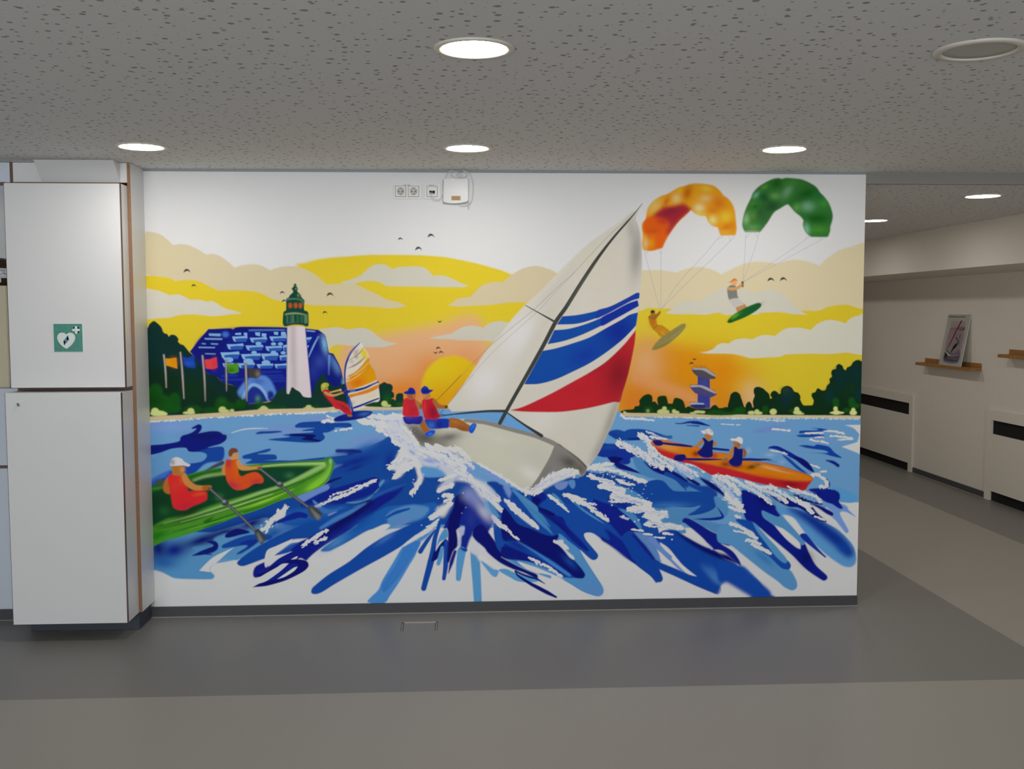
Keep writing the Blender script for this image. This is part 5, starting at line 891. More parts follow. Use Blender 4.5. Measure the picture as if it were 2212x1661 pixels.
['s',[435.5,589.5,279.5,541.5,146,502.5,26,476.5],[15,85,12],2.5,0.8,[2.7,5.4,6.3,2.7]],
['g',[25,440.5,67.5,27.0,-14],[27,137,19],0,0.9],
['g',[100,439.5,90.1,18.0,-18],[70,181,53],0,0.7],
['s',[13,481.5,124,512,279.5,546],[16,93,10],5.0,0.7,[4.5,13.5,4.5]],
['c',[],0,0,0,0],
['s',[754,644,833,676,880,693.5,930.5,736.5,958.5,798,960.5,834.5,946.5,847,932,845.5,900,837,764.5,833.5],[71,150,34],2.5,1,[2.2,2.9,3.6,7.2,8.6,9.4,13.0,8.6,6.5,5.0]],
['e',[947,832.5,8.6,15.1,0],[160,217,130],3.0,1],
['s',[285,788,321,806,374.5,830],[76,79,79],3.5,1,[6.3,18.0,22.5]],
['e',[44,729.5,25.2,18.0,0],[80,96,77],4.5,1],
['p',[58,693.5,63.5,725,82,756.5,90.5,747.5,97,670.5,71,671],[209,121,46],2.5,1,1],
['p',[91,765.5,117.5,776.5,161.5,773.5,178.5,746.5,188,696.5,194.5,678.5,238.5,685,282.5,677.5,290,655,281.5,627.5,210,597,174.5,579,134.5,579.5,108.5,598,97,666,85.5,729.5],[247,45,50],2.5,1,1],
['c',[91,765.5,117.5,776.5,161.5,773.5,178.5,746.5,188,696.5,194.5,678.5,238.5,685,282.5,677.5,290,655,281.5,627.5,210,597,174.5,579,134.5,579.5,108.5,598,97,666,85.5,729.5],0,1.7,1,1],
['g',[175,602,54.0,22.5,-12],[225,35,74],0,0.6],
['s',[211.5,655.5,256,664,278,664],[247,106,23],5.0,0.8,[4.5,15.3,6.3]],
['g',[161,746.5,18.0,31.5,0],[247,108,24],0,0.8],
['g',[120.5,711,27.0,40.5,0],[247,72,51],0,0.5],
['c',[],0,0,0,0],
['s',[170,764.5,187,728,221.5,701,265.5,696,305,700],[229,153,77],2.5,1,[27.0,36.0,31.5,25.2,18.0]],
['e',[287.5,695.5,25.2,12.6,0],[194,112,35],3.0,1],
['p',[109.5,817,171,814,173,791.5,161.5,778,165.5,767,117,765,107,792],[202,128,57],2.2,1,1],
['g',[162,796,13.5,18.0,0],[247,172,94],0,0.8],
['p',[99,830.5,110.5,855,133,863,159,854.5,176,836.5,204.5,822.5,193,811.5,167,817.5,109.5,815.5,99,819],[241,238,241],2.0,1,1],
['g',[110.5,837,13.5,18.0,0],[148,143,146],0,0.7],
['s',[141.5,855,145,828],[247,247,247],2.5,1,[1.8,6.3]],
['p',[371,771.5,374,807.5,392,834.5,401,825.5,393,766.5],[226,155,84],2.2,1,1],
['p',[392.5,843.5,423.5,847,454.5,849.5,460.5,829.5,457.5,779.5,474.5,757,506,770,550.5,778.5,581,756,589.5,733,580,718.5,540,715.5,495.5,689,446.5,682.5,411.5,708,390.5,753],[247,92,34],2.2,1,1],
['c',[392.5,843.5,423.5,847,454.5,849.5,460.5,829.5,457.5,779.5,474.5,757,506,770,550.5,778.5,581,756,589.5,733,580,718.5,540,715.5,495.5,689,446.5,682.5,411.5,708,390.5,753],0,1.7,1,1],
['g',[405.5,830,18.0,27.0,0],[203,58,71],0,0.8],
['g',[444.5,798,18.0,54.0,0],[247,113,15],0,0.8],
['g',[425,707.5,40.5,22.5,20],[215,42,85],0,0.8],
['g',[549.5,729,36.0,18.0,-10],[234,42,72],0,0.7],
['g',[514.5,756.5,36.0,13.5,-10],[247,92,34],0,0.7],
['c',[],0,0,0,0],
['s',[458.5,834,471,806.5,515.5,799.5,568.5,803.5],[237,166,89],2.2,1,[25.2,29.7,19.8,15.3]],
['e',[568.5,801,13.5,10.8,0],[226,144,64],2.5,1],
['p',[417,870.5,455,883.5,461.5,870,456.5,854,441,847.5,421,850],[236,170,96],2.0,1,1],
['p',[406.5,884,415.5,904,433.5,910.5,453.5,903.5,456,888,433,881.5,421.5,863.5,410.5,866],[138,78,53],2.2,1,1],
['s',[305,691,378.5,622,457,548.5,539.5,461],[63,66,71],1.7,1,[15.3]],
['s',[305,691,378.5,622,457,548.5,539.5,461],[166,168,174],2.5,0.8,[5.4]],
['s',[568.5,799,664.5,718.5,748,645,827,585],[62,65,70],1.7,1,[15.3]],
['s',[568.5,799,664.5,718.5,748,645,827,585],[163,166,171],2.5,0.8,[5.4]],
['e',[383,615,20.7,18.0,0],[79,81,86],2.5,1],
['e',[675.5,709.5,18.9,16.2,0],[77,80,85],2.5,1],
['e',[378.5,622,9.9,7.2,0],[170,173,179],3.0,1],
['e',[673.5,716.5,10.8,6.3,0],[168,171,176],3.0,1],
['p',[537,447.5,539.5,461,557.5,470,601,423.5,601,423.5,573.5,382,573.5,382,543.5,424.5],[73,78,81],1.7,1,1],
['p',[820.5,580.5,836,590.5,863,584.5,900.5,550,900.5,550,893.5,534,875,510.5,875,510.5,835.5,539.5],[77,82,84],1.7,1,1],
['s',[552.5,447,569.5,406],[147,152,158],4.5,0.8,[9.0,22.5]],
['s',[840.5,576,875.5,529.5],[144,150,155],4.5,0.8,[9.0,27.0]],
['s',[849.5,575.5,889,548],[48,53,56],2.5,0.8,[3.6,5.4]],
['p',[2625.5,2210,2625.5,2210,2592,2161,2576.5,2168,2520,2123.5,2430,2061,2340,1998.5,2250.5,1918,2160.5,1829,2084,1748.5,1998.5,1672.5,1912.5,1578.5,1858.5,1507,1782,1417.5,1718.5,1323,1628,1193,1578,1130,1596,1098,1561.5,1094,1561.5,1094,1708.5,1099,1889,1102.5,1898,1091.5,2093,953.5,2175,907,2243.5,856,2298.5,796,2326,768,2326,768,2344,795.5,2390,859.5,2435,950.5,2480.5,1051,2507.5,1142,2538.5,1260,2569.5,1414,2587.5,1518,2605,1617.5,2613.5,1721,2624,1833,2624.5,1923,2618,2025.5,2601.5,2096.5,2590,2134.5],[234,228,215],2.5,1,1],
['c',[2625.5,2210,2625.5,2210,2592,2161,2576.5,2168,2520,2123.5,2430,2061,2340,1998.5,2250.5,1918,2160.5,1829,2084,1748.5,1998.5,1672.5,1912.5,1578.5,1858.5,1507,1782,1417.5,1718.5,1323,1628,1193,1578,1130,1596,1098,1561.5,1094,1561.5,1094,1708.5,1099,1889,1102.5,1898,1091.5,2093,953.5,2175,907,2243.5,856,2298.5,796,2326,768,2326,768,2344,795.5,2390,859.5,2435,950.5,2480.5,1051,2507.5,1142,2538.5,1260,2569.5,1414,2587.5,1518,2605,1617.5,2613.5,1721,2624,1833,2624.5,1923,2618,2025.5,2601.5,2096.5,2590,2134.5],0,2.5,1,1],
['g',[2593.5,1945,40.5,148.6,4],[170,167,165],0,0.9],
['g',[2565.5,2070,27.0,67.5,-10],[193,190,185],0,0.7],
['g',[2386,1855.5,117.1,135.1,-40],[233,226,206],0,0.6],
['g',[2115.5,1654.5,135.1,72.0,-40],[220,216,204],0,0.6],
['g',[2160.5,1766.5,27.0,180.1,42],[218,215,202],0,0.6],
['g',[1962,1497.5,90.1,153.1,40],[244,240,241],0,0.9],
['g',[1776.5,1250.5,90.1,117.1,40],[247,243,243],0,0.9],
['g',[2070.5,1520,40.5,225.1,30],[222,217,198],0,0.6],
['g',[2070,1044.5,135.1,90.1,-20],[245,240,232],0,0.8],
['g',[2457.5,1042,27.0,180.1,20],[180,176,162],0,0.85],
['g',[2389.5,882,27.0,90.1,28],[188,183,170],0,0.8],
['g',[2252.5,906.5,90.1,72.0,0],[235,229,213],0,0.6],
['p',[2196.5,1607,2196.5,1607,2273.5,1613.5,2364,1631.5,2454.5,1658.5,2545,1703,2595,1730,2613,1731,2613,1731,2611,1703,2611,1703,2568,1689.5,2500,1653.5,2432,1618,2364,1591,2273.5,1566.5,2165,1562.5,2165,1562.5],[19,83,183],1.7,1,1],
['p',[2151.5,1533,2151.5,1533,2228.5,1539.5,2319,1564,2409.5,1600,2477.5,1635.5,2545.5,1671.5,2602,1692,2602,1692,2609,1662.5,2609,1662.5,2568.5,1640,2477.5,1590.5,2387,1546,2296.5,1505.5,2206,1474.5,2115.5,1456.5,2115.5,1456.5],[19,83,182],1.7,1,1],
['p',[2088.5,1421.5,2088.5,1421.5,2161,1435,2251.5,1461.5,2342,1493,2432.5,1542,2523,1591.5,2559.5,1614,2607,1627.5,2607,1627.5,2598.5,1560,2598.5,1560,2524,1483.5,2433,1411.5,2342.5,1353,2251.5,1308,2161,1267.5,2070.5,1243.5,1989,1241.5,1989,1241.5],[19,83,183],1.7,1,1],
['c',[2088.5,1421.5,2088.5,1421.5,2161,1435,2251.5,1461.5,2342,1493,2432.5,1542,2523,1591.5,2559.5,1614,2607,1627.5,2607,1627.5,2598.5,1560,2598.5,1560,2524,1483.5,2433,1411.5,2342.5,1353,2251.5,1308,2161,1267.5,2070.5,1243.5,1989,1241.5,1989,1241.5],0,1.7,1,1],
['g',[2501,1524,108.1,99.1,0],[16,46,164],0,0.95],
['g',[2319.5,1398,90.1,54.0,-20],[16,56,178],0,0.7],
['c',[2386.5,1676.5,2477,1721,2617.5,1743.5,2619.5,1495.5,2296.5,1496.5],0,1.7,1,1],
['p',[2386.5,1638,2454.5,1658.5,2545,1703,2595,1730,2613,1731,2613,1731,2611,1703,2611,1703,2568,1689.5,2500,1653.5,2432,1618,2378,1595.5],[28,66,177],2.5,1,1],
['p',[2409.5,1600,2477.5,1635.5,2545.5,1671.5,2602,1692,2602,1692,2609,1662.5,2609,1662.5,2568.5,1640,2477.5,1590.5,2410,1555],[19,53,172],2.5,1,1],
['c',[],0,0,0,0],
['p',[1911.5,1101.5,1911.5,1101.5,1979.5,1119,2070.5,1159.5,2161,1204,2251.5,1253.5,2342.5,1303,2433.5,1361.5,2524,1447,2569,1501,2594,1532.5,2594,1532.5,2587.5,1456,2556.5,1306.5,2525.5,1197.5,2509.5,1143,2480,1143,2389,1121,2297.5,1103.5,2184,1090.5,2070.5,1090.5,1979.5,1094],[214,40,52],2.2,1,1],
['c',[1911.5,1101.5,1911.5,1101.5,1979.5,1119,2070.5,1159.5,2161,1204,2251.5,1253.5,2342.5,1303,2433.5,1361.5,2524,1447,2569,1501,2594,1532.5,2594,1532.5,2587.5,1456,2556.5,1306.5,2525.5,1197.5,2509.5,1143,2480,1143,2389,1121,2297.5,1103.5,2184,1090.5,2070.5,1090.5,1979.5,1094],0,1.7,1,1],
['g',[2502,1297.5,90.1,135.1,10],[152,26,42],0,0.95],
['g',[2388,1343.5,72.0,54.0,-30],[186,32,49],0,0.7],
['g',[2297.5,1208,81.0,36.0,-10],[198,35,47],0,0.5],
['g',[2535,1147.5,27.0,27.0,0],[185,114,114],0,0.5],
['c',[],0,0,0,0],
['p',[1699,1057.5,1762.5,1048,1843.5,1034,1934,1008,2025,982.5,2102,954.5,2161.5,926.5,2207,889.5,2252.5,857,2322.5,798.5,2332.5,778,2304.5,739.5,2253,742,2161.5,711,2079.5,670.5,2006.5,656.5,1888,718.5,1752,802,1572,886,1428,914.5,1356.5,969.5,1321,1019.5,1335,1042,1438,1032.5,1573,1054],[227,224,207],2.5,1,1],
['c',[1699,1057.5,1762.5,1048,1843.5,1034,1934,1008,2025,982.5,2102,954.5,2161.5,926.5,2207,889.5,2252.5,857,2322.5,798.5,2332.5,778,2304.5,739.5,2253,742,2161.5,711,2079.5,670.5,2006.5,656.5,1888,718.5,1752,802,1572,886,1428,914.5,1356.5,969.5,1321,1019.5,1335,1042,1438,1032.5,1573,1054],0,2.5,1,1],
['g',[1455.5,950.5,108.1,58.5,20],[100,95,90],0,1],
['g',[1392.5,987.5,54.0,54.0,0],[110,105,103],0,0.9],
['g',[1581.5,958.5,72.0,27.0,-10],[116,111,105],0,0.85],
['g',[1518,913.5,90.1,36.0,0],[148,143,135],0,0.8],
['g',[1843,847,135.1,67.5,20],[233,229,208],0,0.6],
['g',[2052,845,54.0,54.0,40],[217,217,203],0,0.6],
['g',[2024.5,753.5,72.0,40.5,30],[247,245,239],0,0.8],
['g',[1843.5,947.5,90.1,27.0,14],[237,234,220],0,0.6],
['c',[],0,0,0,0],
['p',[1672,1057,1708,1056,1762.5,1049,1843.5,1034,1934,1008,2025,982.5,2102,954.5,2161.5,926.5,2207,889.5,2243.5,861.5,2143,908.5,2143,908.5,2093,931.5,2025,957,1934,981,1843.5,1006.5,1776,1025,1708,1034,1663,1042],[157,152,147],2.0,1,1],
['p',[2154.5,910.5,2154.5,910.5,2183.5,913.5,2213,884,2249.5,858,2286,828.5,2322.5,799,2331,780.5,2319,754.5,2304.5,740,2286,751.5,2275,770,2213,774,2191,770.5,2162,741.5,2140,760,2118,749.5,2081.5,705.5,2052.5,680.5,2005,660.5,2005,660.5,2059.5,728,2103.5,801,2132.5,855.5],[152,148,144],2.0,1,1],
['c',[2154.5,910.5,2154.5,910.5,2183.5,913.5,2213,884,2249.5,858,2286,828.5,2322.5,799,2331,780.5,2319,754.5,2304.5,740,2286,751.5,2275,770,2213,774,2191,770.5,2162,741.5,2140,760,2118,749.5,2081.5,705.5,2052.5,680.5,2005,660.5,2005,660.5,2059.5,728,2103.5,801,2132.5,855.5],0,1.7,1,1],
['g',[2235,814.5,57.6,32.4,25],[99,94,86],0,0.95],
['g',[2293.5,777,32.4,25.2,30],[118,110,100],0,0.9],
['g',[2103.5,764,43.2,21.6,-50],[139,137,131],0,0.6],
['c',[],0,0,0,0],
['s',[2172.5,917.5,2213,888,2267.5,847,2304.5,813.5,2326.5,787.5],[94,88,78],2.5,1,[2.9,5.0,7.9,9.4,7.2]],
['f',[2067,680,2111,720,2162,745.5,2205.5,767,2271.5,766],[242,242,243],1.2,1,[25.2,200,4.3,18.0,-35,140]],
['e',[2148,756.5,7.9,10.8,0],[242,242,243],2.5,1],
['e',[2134.5,753,5.8,9.4,0],[137,164,247],2.5,1],
['f',[1997.5,655,2048.5,658.5,2103.5,709,2147.5,734.5,2213,759.5,2279,751.5],[242,242,243],1.2,1,[46.8,330,4.3,21.6,-38,60]],
['p',[2008.5,655,2078,683.5,2103.5,727.5,2162,745.5,2198.5,770.5,2268,766.5,2286,747.5,2213,726.5,2162,705,2103.5,672.5,2048.5,643.5],[242,242,243],5.0,0.85,1],
['p',[2154.5,694,2191,708,2227.5,711.5,2220.5,682,2191,664,2165.5,671.5],[130,160,229],2.5,1,1],
['p',[2227.5,711.5,2260.5,718.5,2268,689,2257,670.5,2242.5,678],[98,160,221],2.0,1,1],
['e',[2279,738.5,13.0,12.2,0],[111,164,222],2.5,1],
['p',[1254,1071.5,1325.5,1071,1343,1027.5,1378.5,987,1403.5,951,1424.5,899.5,1474.5,866.5,1546.5,836.5,1604,814.5,1654.5,784.5,1708.5,740,1763,717.5,1792,695.5,1835.5,647,1853.5,621.5,1813.5,625.5,1864,551.5,1799,600,1762.5,637,1773.5,596.5,1737.5,637.5,1708.5,685.5,1683,711,1611,719.5,1603.5,693.5,1527.5,661.5,1524,683.5,1567.5,741.5,1524.5,789.5,1438,808.5,1410,852.5,1366.5,867.5,1324,911.5,1260,981],[235,238,247],6.2,0.85,1],
['f',[1413.5,885.5,1482,866.5,1546.5,836.5,1604,814.5,1665.5,784.5],[242,242,243],1.2,1,[54.0,420,4.7,25.2,32,120]],
['f',[1460.5,917.5,1518,895.5,1575.5,876.5,1626,843.5,1676.5,817.5,1712.5,791.5],[242,242,243],1.2,1,[32.4,220,4.3,21.6,32,121]],
['f',[1511,913.5,1568.5,887.5,1619,894.5,1662.5,865,1691,828],[241,240,238],1.2,1,[39.6,150,4.3,21.6,35,122]],
['f',[1738,816.5,1785,787,1836,757,1901,716,1966.5,671.5,2025,652.5],[242,242,243],1.2,1,[21.6,220,3.6,13.0,32,123]],
['f',[1618.5,770.5,1690.5,726,1741,685,1791.5,636.5,1850,617.5],[242,242,243],1.2,1,[54.0,300,4.3,25.2,42,124]],
['f',[1531.5,724,1567.5,734.5,1604,748.5,1640,752],[242,242,243],1.2,1,[21.6,100,4.0,18.0,-25,125]],
['f',[1523.5,665.5,1560,683,1600,697.5],[242,242,243],1.2,1,[25.2,110,4.0,15.8,-28,126]],
['f',[1545,639.5,1574,643,1603,639],[242,242,243],1.2,1,[28.8,70,4.0,12.2,-30,127]],
['f',[1552,606.5,1581.5,620.5,1603,635],[242,242,243],1.2,1,[18.0,60,3.6,10.8,-30,128]],
['f',[1479,515.5,1537.5,551.5,1574,580.5,1595.5,598.5],[242,242,243],1.2,1,[36.0,190,4.3,14.4,-38,129]],
['p',[1508.5,559,1530.5,581,1566.5,595,1599,598.5,1581,565.5,1551.5,522,1523,537],[247,247,247],6.2,0.9,1],
['f',[1464.5,468,1493.5,486,1522.5,507.5],[242,242,243],1.2,1,[14.4,40,3.6,10.8,-35,130]],
['f',[1741,681.5,1791.5,629.5,1828,592,1864,551.5],[242,242,243],1.2,1,[25.2,140,4.0,14.4,48,131]],
['f',[1820.5,526,1849.5,481.5,1893,459],[242,242,243],1.2,1,[32.4,120,4.3,15.8,42,132]],
['f',[1886,610,1926.5,583.5,1966.5,542.5,2010,505.5,2058.5,464],[242,242,243],1.2,1,[25.2,180,4.3,15.8,40,133]],
['p',[1879,613.5,1908,591.5,1944.5,554,1995.5,516.5,2046.5,471.5,2035.5,464.5,1977,509.5,1933.5,550.5,1908,576.5],[242,242,243],3.7,1,1],
['p',[1705,685.5,1748,630,1784,563.5,1820.5,511.5,1827.5,481.5,1791,497,1748,556.5,1690,601,1650,631,1665,671],[163,174,233],14.9,0.75,1],
['g',[1769.5,545,25.2,50.4,-38],[226,226,240],0,0.7],
['s',[1438.5,838,1474.5,830,1507,819],[138,171,247],4.5,0.85,[2.2,15.8,15.8,2.2]],
['s',[1464,852,1496,837,1539,818.5],[138,170,247],4.5,0.85,[2.2,10.8,10.8,2.2]],
['s',[1367,889.5,1402.5,863.5],[138,170,247],4.5,0.85,[2.2,12.2,12.2,2.2]],
['s',[1662,817.5,1712.5,776.5,1719.5,762],[139,171,247],4.5,0.85,[2.2,14.4,14.4,2.2]],
['s',[1683.5,799,1723.5,751,1777.5,710],[140,172,247],4.5,0.85,[2.2,10.8,10.8,2.2]],
['s',[1759.5,776.5,1799.5,750.5,1850,728,1886.5,716.5],[140,172,247],4.5,0.85,[2.2,21.6,21.6,2.2]],
['s',[1872,713,1901,665,1908,620.5],[141,174,247],4.5,0.85,[2.2,32.4,32.4,2.2]],
['s',[1510,793.5,1535.5,800.5],[139,171,247],4.5,0.85,[2.2,8.6,8.6,2.2]],
['s',[1603.5,730.5,1647,744.5],[140,173,247],4.5,0.85,[2.2,8.6,8.6,2.2]],
['p',[1785,710,1835.5,713.5,1864.5,687.5,1879,635.5,1850,643.5,1813.5,680.5],[18,72,177],3.5,1,1],
['p',[1788,607.5,1820.5,581,1849.5,533,1857,514.5,1820.5,533.5],[92,163,225],3.0,1,1],
['p',[1937.5,664.5,1981,634.5,2058.5,575,2058.5,545.5,1999,594],[89,159,218],2.5,1,1],
['e',[1445,757.5,3.6,3.6,0],[242,242,243],1.5,1],
['e',[1390.5,729,4.3,2.9,0],[242,242,243],1.5,1],
['e',[1387,712.5,3.2,2.9,0],[242,242,243],1.5,1],
['e',[1523.5,625,3.6,3.6,0],[242,242,243],1.5,1],
['e',[1671.5,574,2.5,2.5,0],[242,242,243],1.5,1],
['e',[1649.5,543,2.5,2.5,0],[242,242,243],1.5,1],
['e',[1432,479.5,3.2,3.2,0],[242,242,243],1.5,1],
['e',[1657.5,653,3.2,3.2,0],[242,242,243],1.5,1],
['e',[1519.5,577.5,3.2,3.2,0],[242,242,243],1.5,1],
['p',[1559.5,1079,1708.5,1084.5,1884.5,1090.5,1857,1033.5,1753.5,1055,1681,1057.5,1595.5,1054,1573,1061],[117,180,240],2.0,1,1],
['p',[1893.5,1083.5,1893.5,1083.5,2061,968.5,2061,968.5,1997.5,987,1866,1029],[118,181,241],2.0,1,1],
['p',[1422.5,1108,1439,1109.5,1446.5,1062,1428,1072.5],[117,172,226],2.0,1,1],
['p',[1519.5,1107.5,1554.5,1110,1565.5,1107,1549,1085.5,1554.5,1080,1597.5,1079.5,1570.5,1061,1538,1064,1530.5,1088.5],[117,180,239],2.0,1,1],
['s',[2625.5,2209.5,2565,2134.5,2475.5,2034,2385.5,1918,2296,1784,2214.5,1654,2186,1615,2155,1569,2096.5,1456.5,2010.5,1303.5,1912.5,1132,1858,1032.5],[70,73,68],1.5,1,[1.8,9.9,13.5,18.9,20.7,21.6,22.5,21.6,20.7,19.8,19.8]],
['s',[2385.5,1913.5,2296,1779.5,2219,1658.5],[118,121,113],3.5,0.7,[1.8,6.3,2.7]],
['s',[1997,1666,2061.5,1630,2156,1577],[75,78,73],1.2,1,[3.6,6.3,11.7]],
['s',[1470,1075,1573,1079,1708.5,1091.5,1798.5,1097.5,1889,1097],[67,72,76],1.2,1,[2.7,4.5,9.9,12.6,15.3]],
['s',[1898,1088,1988.5,1023.5,2084,961.5],[64,67,62],1.2,1,[6.3,10.8,18.0]],
['s',[2556,2128,2475.5,2065.5,2376.5,1967,2273,1855.5,2160.5,1753,2097.5,1695,2034.5,1636.5,1885.5,1516,1764,1408.5,1619,1256,1542.5,1184.5],[108,131,146],0.7,0.85,[1.6]],
['s',[2264,1842,2205.5,1784,2129,1703.5,2061.5,1632,1930.5,1516,1818,1413,1718.5,1305,1659.5,1247,1605.5,1184],[143,156,164],0.7,0.8,[1.4]],
['s',[1647.5,1292,1585,1225,1520,1160],[119,71,14],0.7,0.9,[2.2]],
['s',[1717.5,1294.5,1682.5,1258,1639,1209.5,1575,1131.5],[145,140,145],0.7,0.85,[1.6]],
['s',[1553.5,1106,1533,1083,1516.5,1069.5],[45,69,120],1.2,0.9,[2.7]],
['s',[1541,1070.5,1568,1076,1600.5,1079.5],[24,72,159],1.5,1,[3.8]],
['s',[1538.5,1083,1557,1081.5],[33,45,107],1.2,1,[2.2]],
['p',[1581.5,1058,1600.5,1062,1622,1060,1651.5,1049.5,1681,1030,1697.5,1016.5,1692,992,1681,988,1648.5,993.5,1621.5,1006,1589,1010.5,1582.5,1028],[183,112,47],1.7,1,1],
['g',[1616.5,1041.5,27.0,10.8,15],[207,133,59],0,0.7],
['g',[1659.5,1005.5,32.4,10.8,12],[149,90,40],0,0.7],
['p',[1692,1011,1708.5,1030,1722,1032.5,1731.5,1025.5,1728.5,1010.5,1716,986,1705.5,977.5,1692,985,1689,1000],[24,95,224],1.7,1,1],
['s',[1702.5,1000,1719,1021.5],[67,144,241],3.0,0.8,[5.4,11.9]],
['p',[1454.5,1056.5,1503,1058.5,1535.5,1059.5,1581.5,1056.5,1584,1033.5,1582.5,1010.5,1551.5,1006,1502.5,1003,1478.5,1006,1462.5,1023.5],[21,60,183],2.2,1,1],
['g',[1486.5,1023.5,24.3,21.6,30],[60,120,221],0,0.9],
['g',[1530,1028.5,16.2,18.9,0],[15,38,149],0,0.8],
['p',[1424.5,1029.5,1444,1056.5,1454.5,1042.5,1467.5,1012.5,1484,999,1456.5,979,1446,988.5],[184,113,47],2.0,1,1],
['p',[1454,972,1459.5,983,1481,995,1500,997.5,1509.5,990.5,1504,977,1486,965,1467.5,963],[19,92,239],1.7,1,1],
['g',[1481,977,10.8,6.5,-20],[82,160,247],0,0.7],
['p',[1339,1070.5,1385,1073,1425,1074,1441.5,1070,1441.5,1051,1433,1034.5,1419.5,1028,1390,1031,1368,1028.5,1349.5,1035.5,1340,1051.5],[19,45,167],2.0,1,1],
['g',[1368.5,1065,16.2,13.5,0],[33,77,199],0,0.7],
['p',[1340,1157.5,1348,1168,1361.5,1172,1375,1165,1401.5,1166.5,1412.5,1143.5,1420,1108,1424,1074,1390,1071.5,1339,1076,1336.5,1111.5],[231,45,62],2.2,1,1],
['g',[1390.5,1105.5,32.4,35.1,0],[199,35,59],0,0.7],
['g',[1355.5,1111,10.8,32.4,0],[239,47,47],0,0.8],
['g',[1380,1149,27.0,13.5,0],[198,45,69],0,0.7],
['p',[1403,1159.5,1420.5,1151.5,1434,1142,1437.5,1132.5,1439,1113.5,1423,1112,1409.5,1132.5],[185,130,69],2.2,1,1],
['g',[1433.5,1127,5.4,13.5,0],[117,71,38],0,0.8],
['p',[1361.5,1192.5,1402,1193.5,1404.5,1178.5,1399,1166.5,1375,1165,1363,1176],[179,104,54],2.0,1,1],
['g',[1396.5,1181.5,7.0,10.8,0],[225,150,99],0,0.7],
['p',[1341.5,1200.5,1351,1207.5,1362,1210,1370,1223.5,1381,1228,1394,1223.5,1403.5,1211,1406,1197.5,1399.5,1192,1369.5,1191,1351,1193],[19,47,169],1.7,1,1],
['g',[1380.5,1206,13.5,8.1,0],[10,23,132],0,0.7],
['p',[1439.5,1154,1450,1165,1474.5,1165,1498.5,1170,1512,1142.5,1519.5,1110,1533,1080,1538.5,1069,1519.5,1058.5,1487,1056,1454.5,1059,1446.5,1083.5,1439,1121.5],[215,33,57],2.2,1,1],
['g',[1498,1094,24.3,37.8,-10],[146,21,50],0,0.85],
['g',[1452.5,1121.5,10.8,43.2,0],[247,57,64],0,0.85],
['p',[1496,1159,1512,1164.5,1528,1142.5,1547,1133,1571,1130,1576.5,1123.5,1568.5,1114,1546.5,1111.5,1519.5,1115.5,1503.5,1137.5],[185,119,59],2.2,1,1],
['e',[1569.5,1122,8.1,8.1,0],[84,59,45],2.5,1],
['p',[1442.5,1192,1482.5,1193,1484,1175.5,1474.5,1165,1453,1164.5,1445,1175.5],[214,135,84],2.0,1,1],
['g',[1450.5,1183.5,8.1,8.1,0],[239,171,124],0,0.7],
['p',[1434.5,1205.5,1437,1221.5,1453.5,1236.5,1469.5,1229.5,1480,1216,1499,1215.5,1496,1208,1485.5,1201,1474.5,1194.5,1445,1192.5],[19,47,169],1.7,1,1],
['g',[1461,1208,16.2,10.8,0],[10,23,140],0,0.7],
['s',[1450.5,1229.5,1461.5,1227],[37,81,211],2.5,1,[3.8,5.4]],
['f',[1325,1034.5,1353.5,998.5,1378.5,972.5,1396,947,1417.5,914.5],[242,242,243],1.2,1,[21.6,120,4.0,15.8,45,141]],
['f',[1431.5,889,1475,881,1518,866,1568.5,851],[242,242,243],1.2,1,[21.6,100,4.0,15.8,25,142]],
['p',[2680,918,2680,918,2692,933,2731,934,2767,929,2821,917,2911,898,2971,882.5,3025.5,864,3086,857.5,3126,848,3189,817.5,3274,808,3334.5,798,3410.5,779.5,3493,754.5,3548,735.5,3579,717.5,3582,705,3555.5,672,3537.5,648,3489,650,3443,655,3367,671,3275.5,690,3184.5,715.5,3127.5,728,3033,732,2972.5,762.5,2912,796,2852,809,2806.5,824,2731.5,852,2701.5,882],[222,42,50],2.0,1,1],
['c',[2680,918,2680,918,2692,933,2731,934,2767,929,2821,917,2911,898,2971,882.5,3025.5,864,3086,857.5,3126,848,3189,817.5,3274,808,3334.5,798,3410.5,779.5,3493,754.5,3548,735.5,3579,717.5,3582,705,3555.5,672,3537.5,648,3489,650,3443,655,3367,671,3275.5,690,3184.5,715.5,3127.5,728,3033,732,2972.5,762.5,2912,796,2852,809,2806.5,824,2731.5,852,2701.5,882],0,1.7,1,1],
['p',[2683,927,2731,934,2821,917,2911,898,3025.5,864,3086,857.5,3189,817.5,3274,808,3410.5,779.5,3548,735.5,3582,717.5,3576,702,3536.5,699.5,3457.5,703.5,3366,716.5,3275,732.5,3184,754.5,3127,770,3032.5,792,2972,804.5,2912,817,2851.5,851,2791.5,866.5,2731,893.5,2689,912],[247,141,13],5.0,1,1],
['g',[2776,893.5,64.4,17.6,8],[247,172,85],0,0.9],
['g',[2881.5,868.5,35.1,20.5,0],[247,138,10],0,0.8],
['g',[2929.5,856,23.4,17.6,0],[175,27,17],0,0.95],
['g',[3032,843,17.6,17.6,0],[205,47,47],0,0.8],
['g',[3092.5,797.5,29.3,17.6,0],[152,35,35],0,0.8],
['g',[3153,788,38.0,14.6,5],[153,28,35],0,0.95],
['g',[3238,781,32.2,14.6,-10],[117,66,4],0,0.95],
['g',[3274,792.5,23.4,7.6,10],[106,61,12],0,0.9],
['g',[3365.5,767.5,87.8,8.8,14],[247,203,129],0,0.85],
['g',[3335.5,729,87.8,8.8,10],[247,108,12],0,0.8],
['g',[3411,761.5,58.5,4.7,12],[247,76,49],0,0.7],
['g',[3458,682.5,76.1,17.6,8],[158,17,35],0,0.95],
['g',[3305.5,702,87.8,11.7,10],[201,31,42],0,0.8],
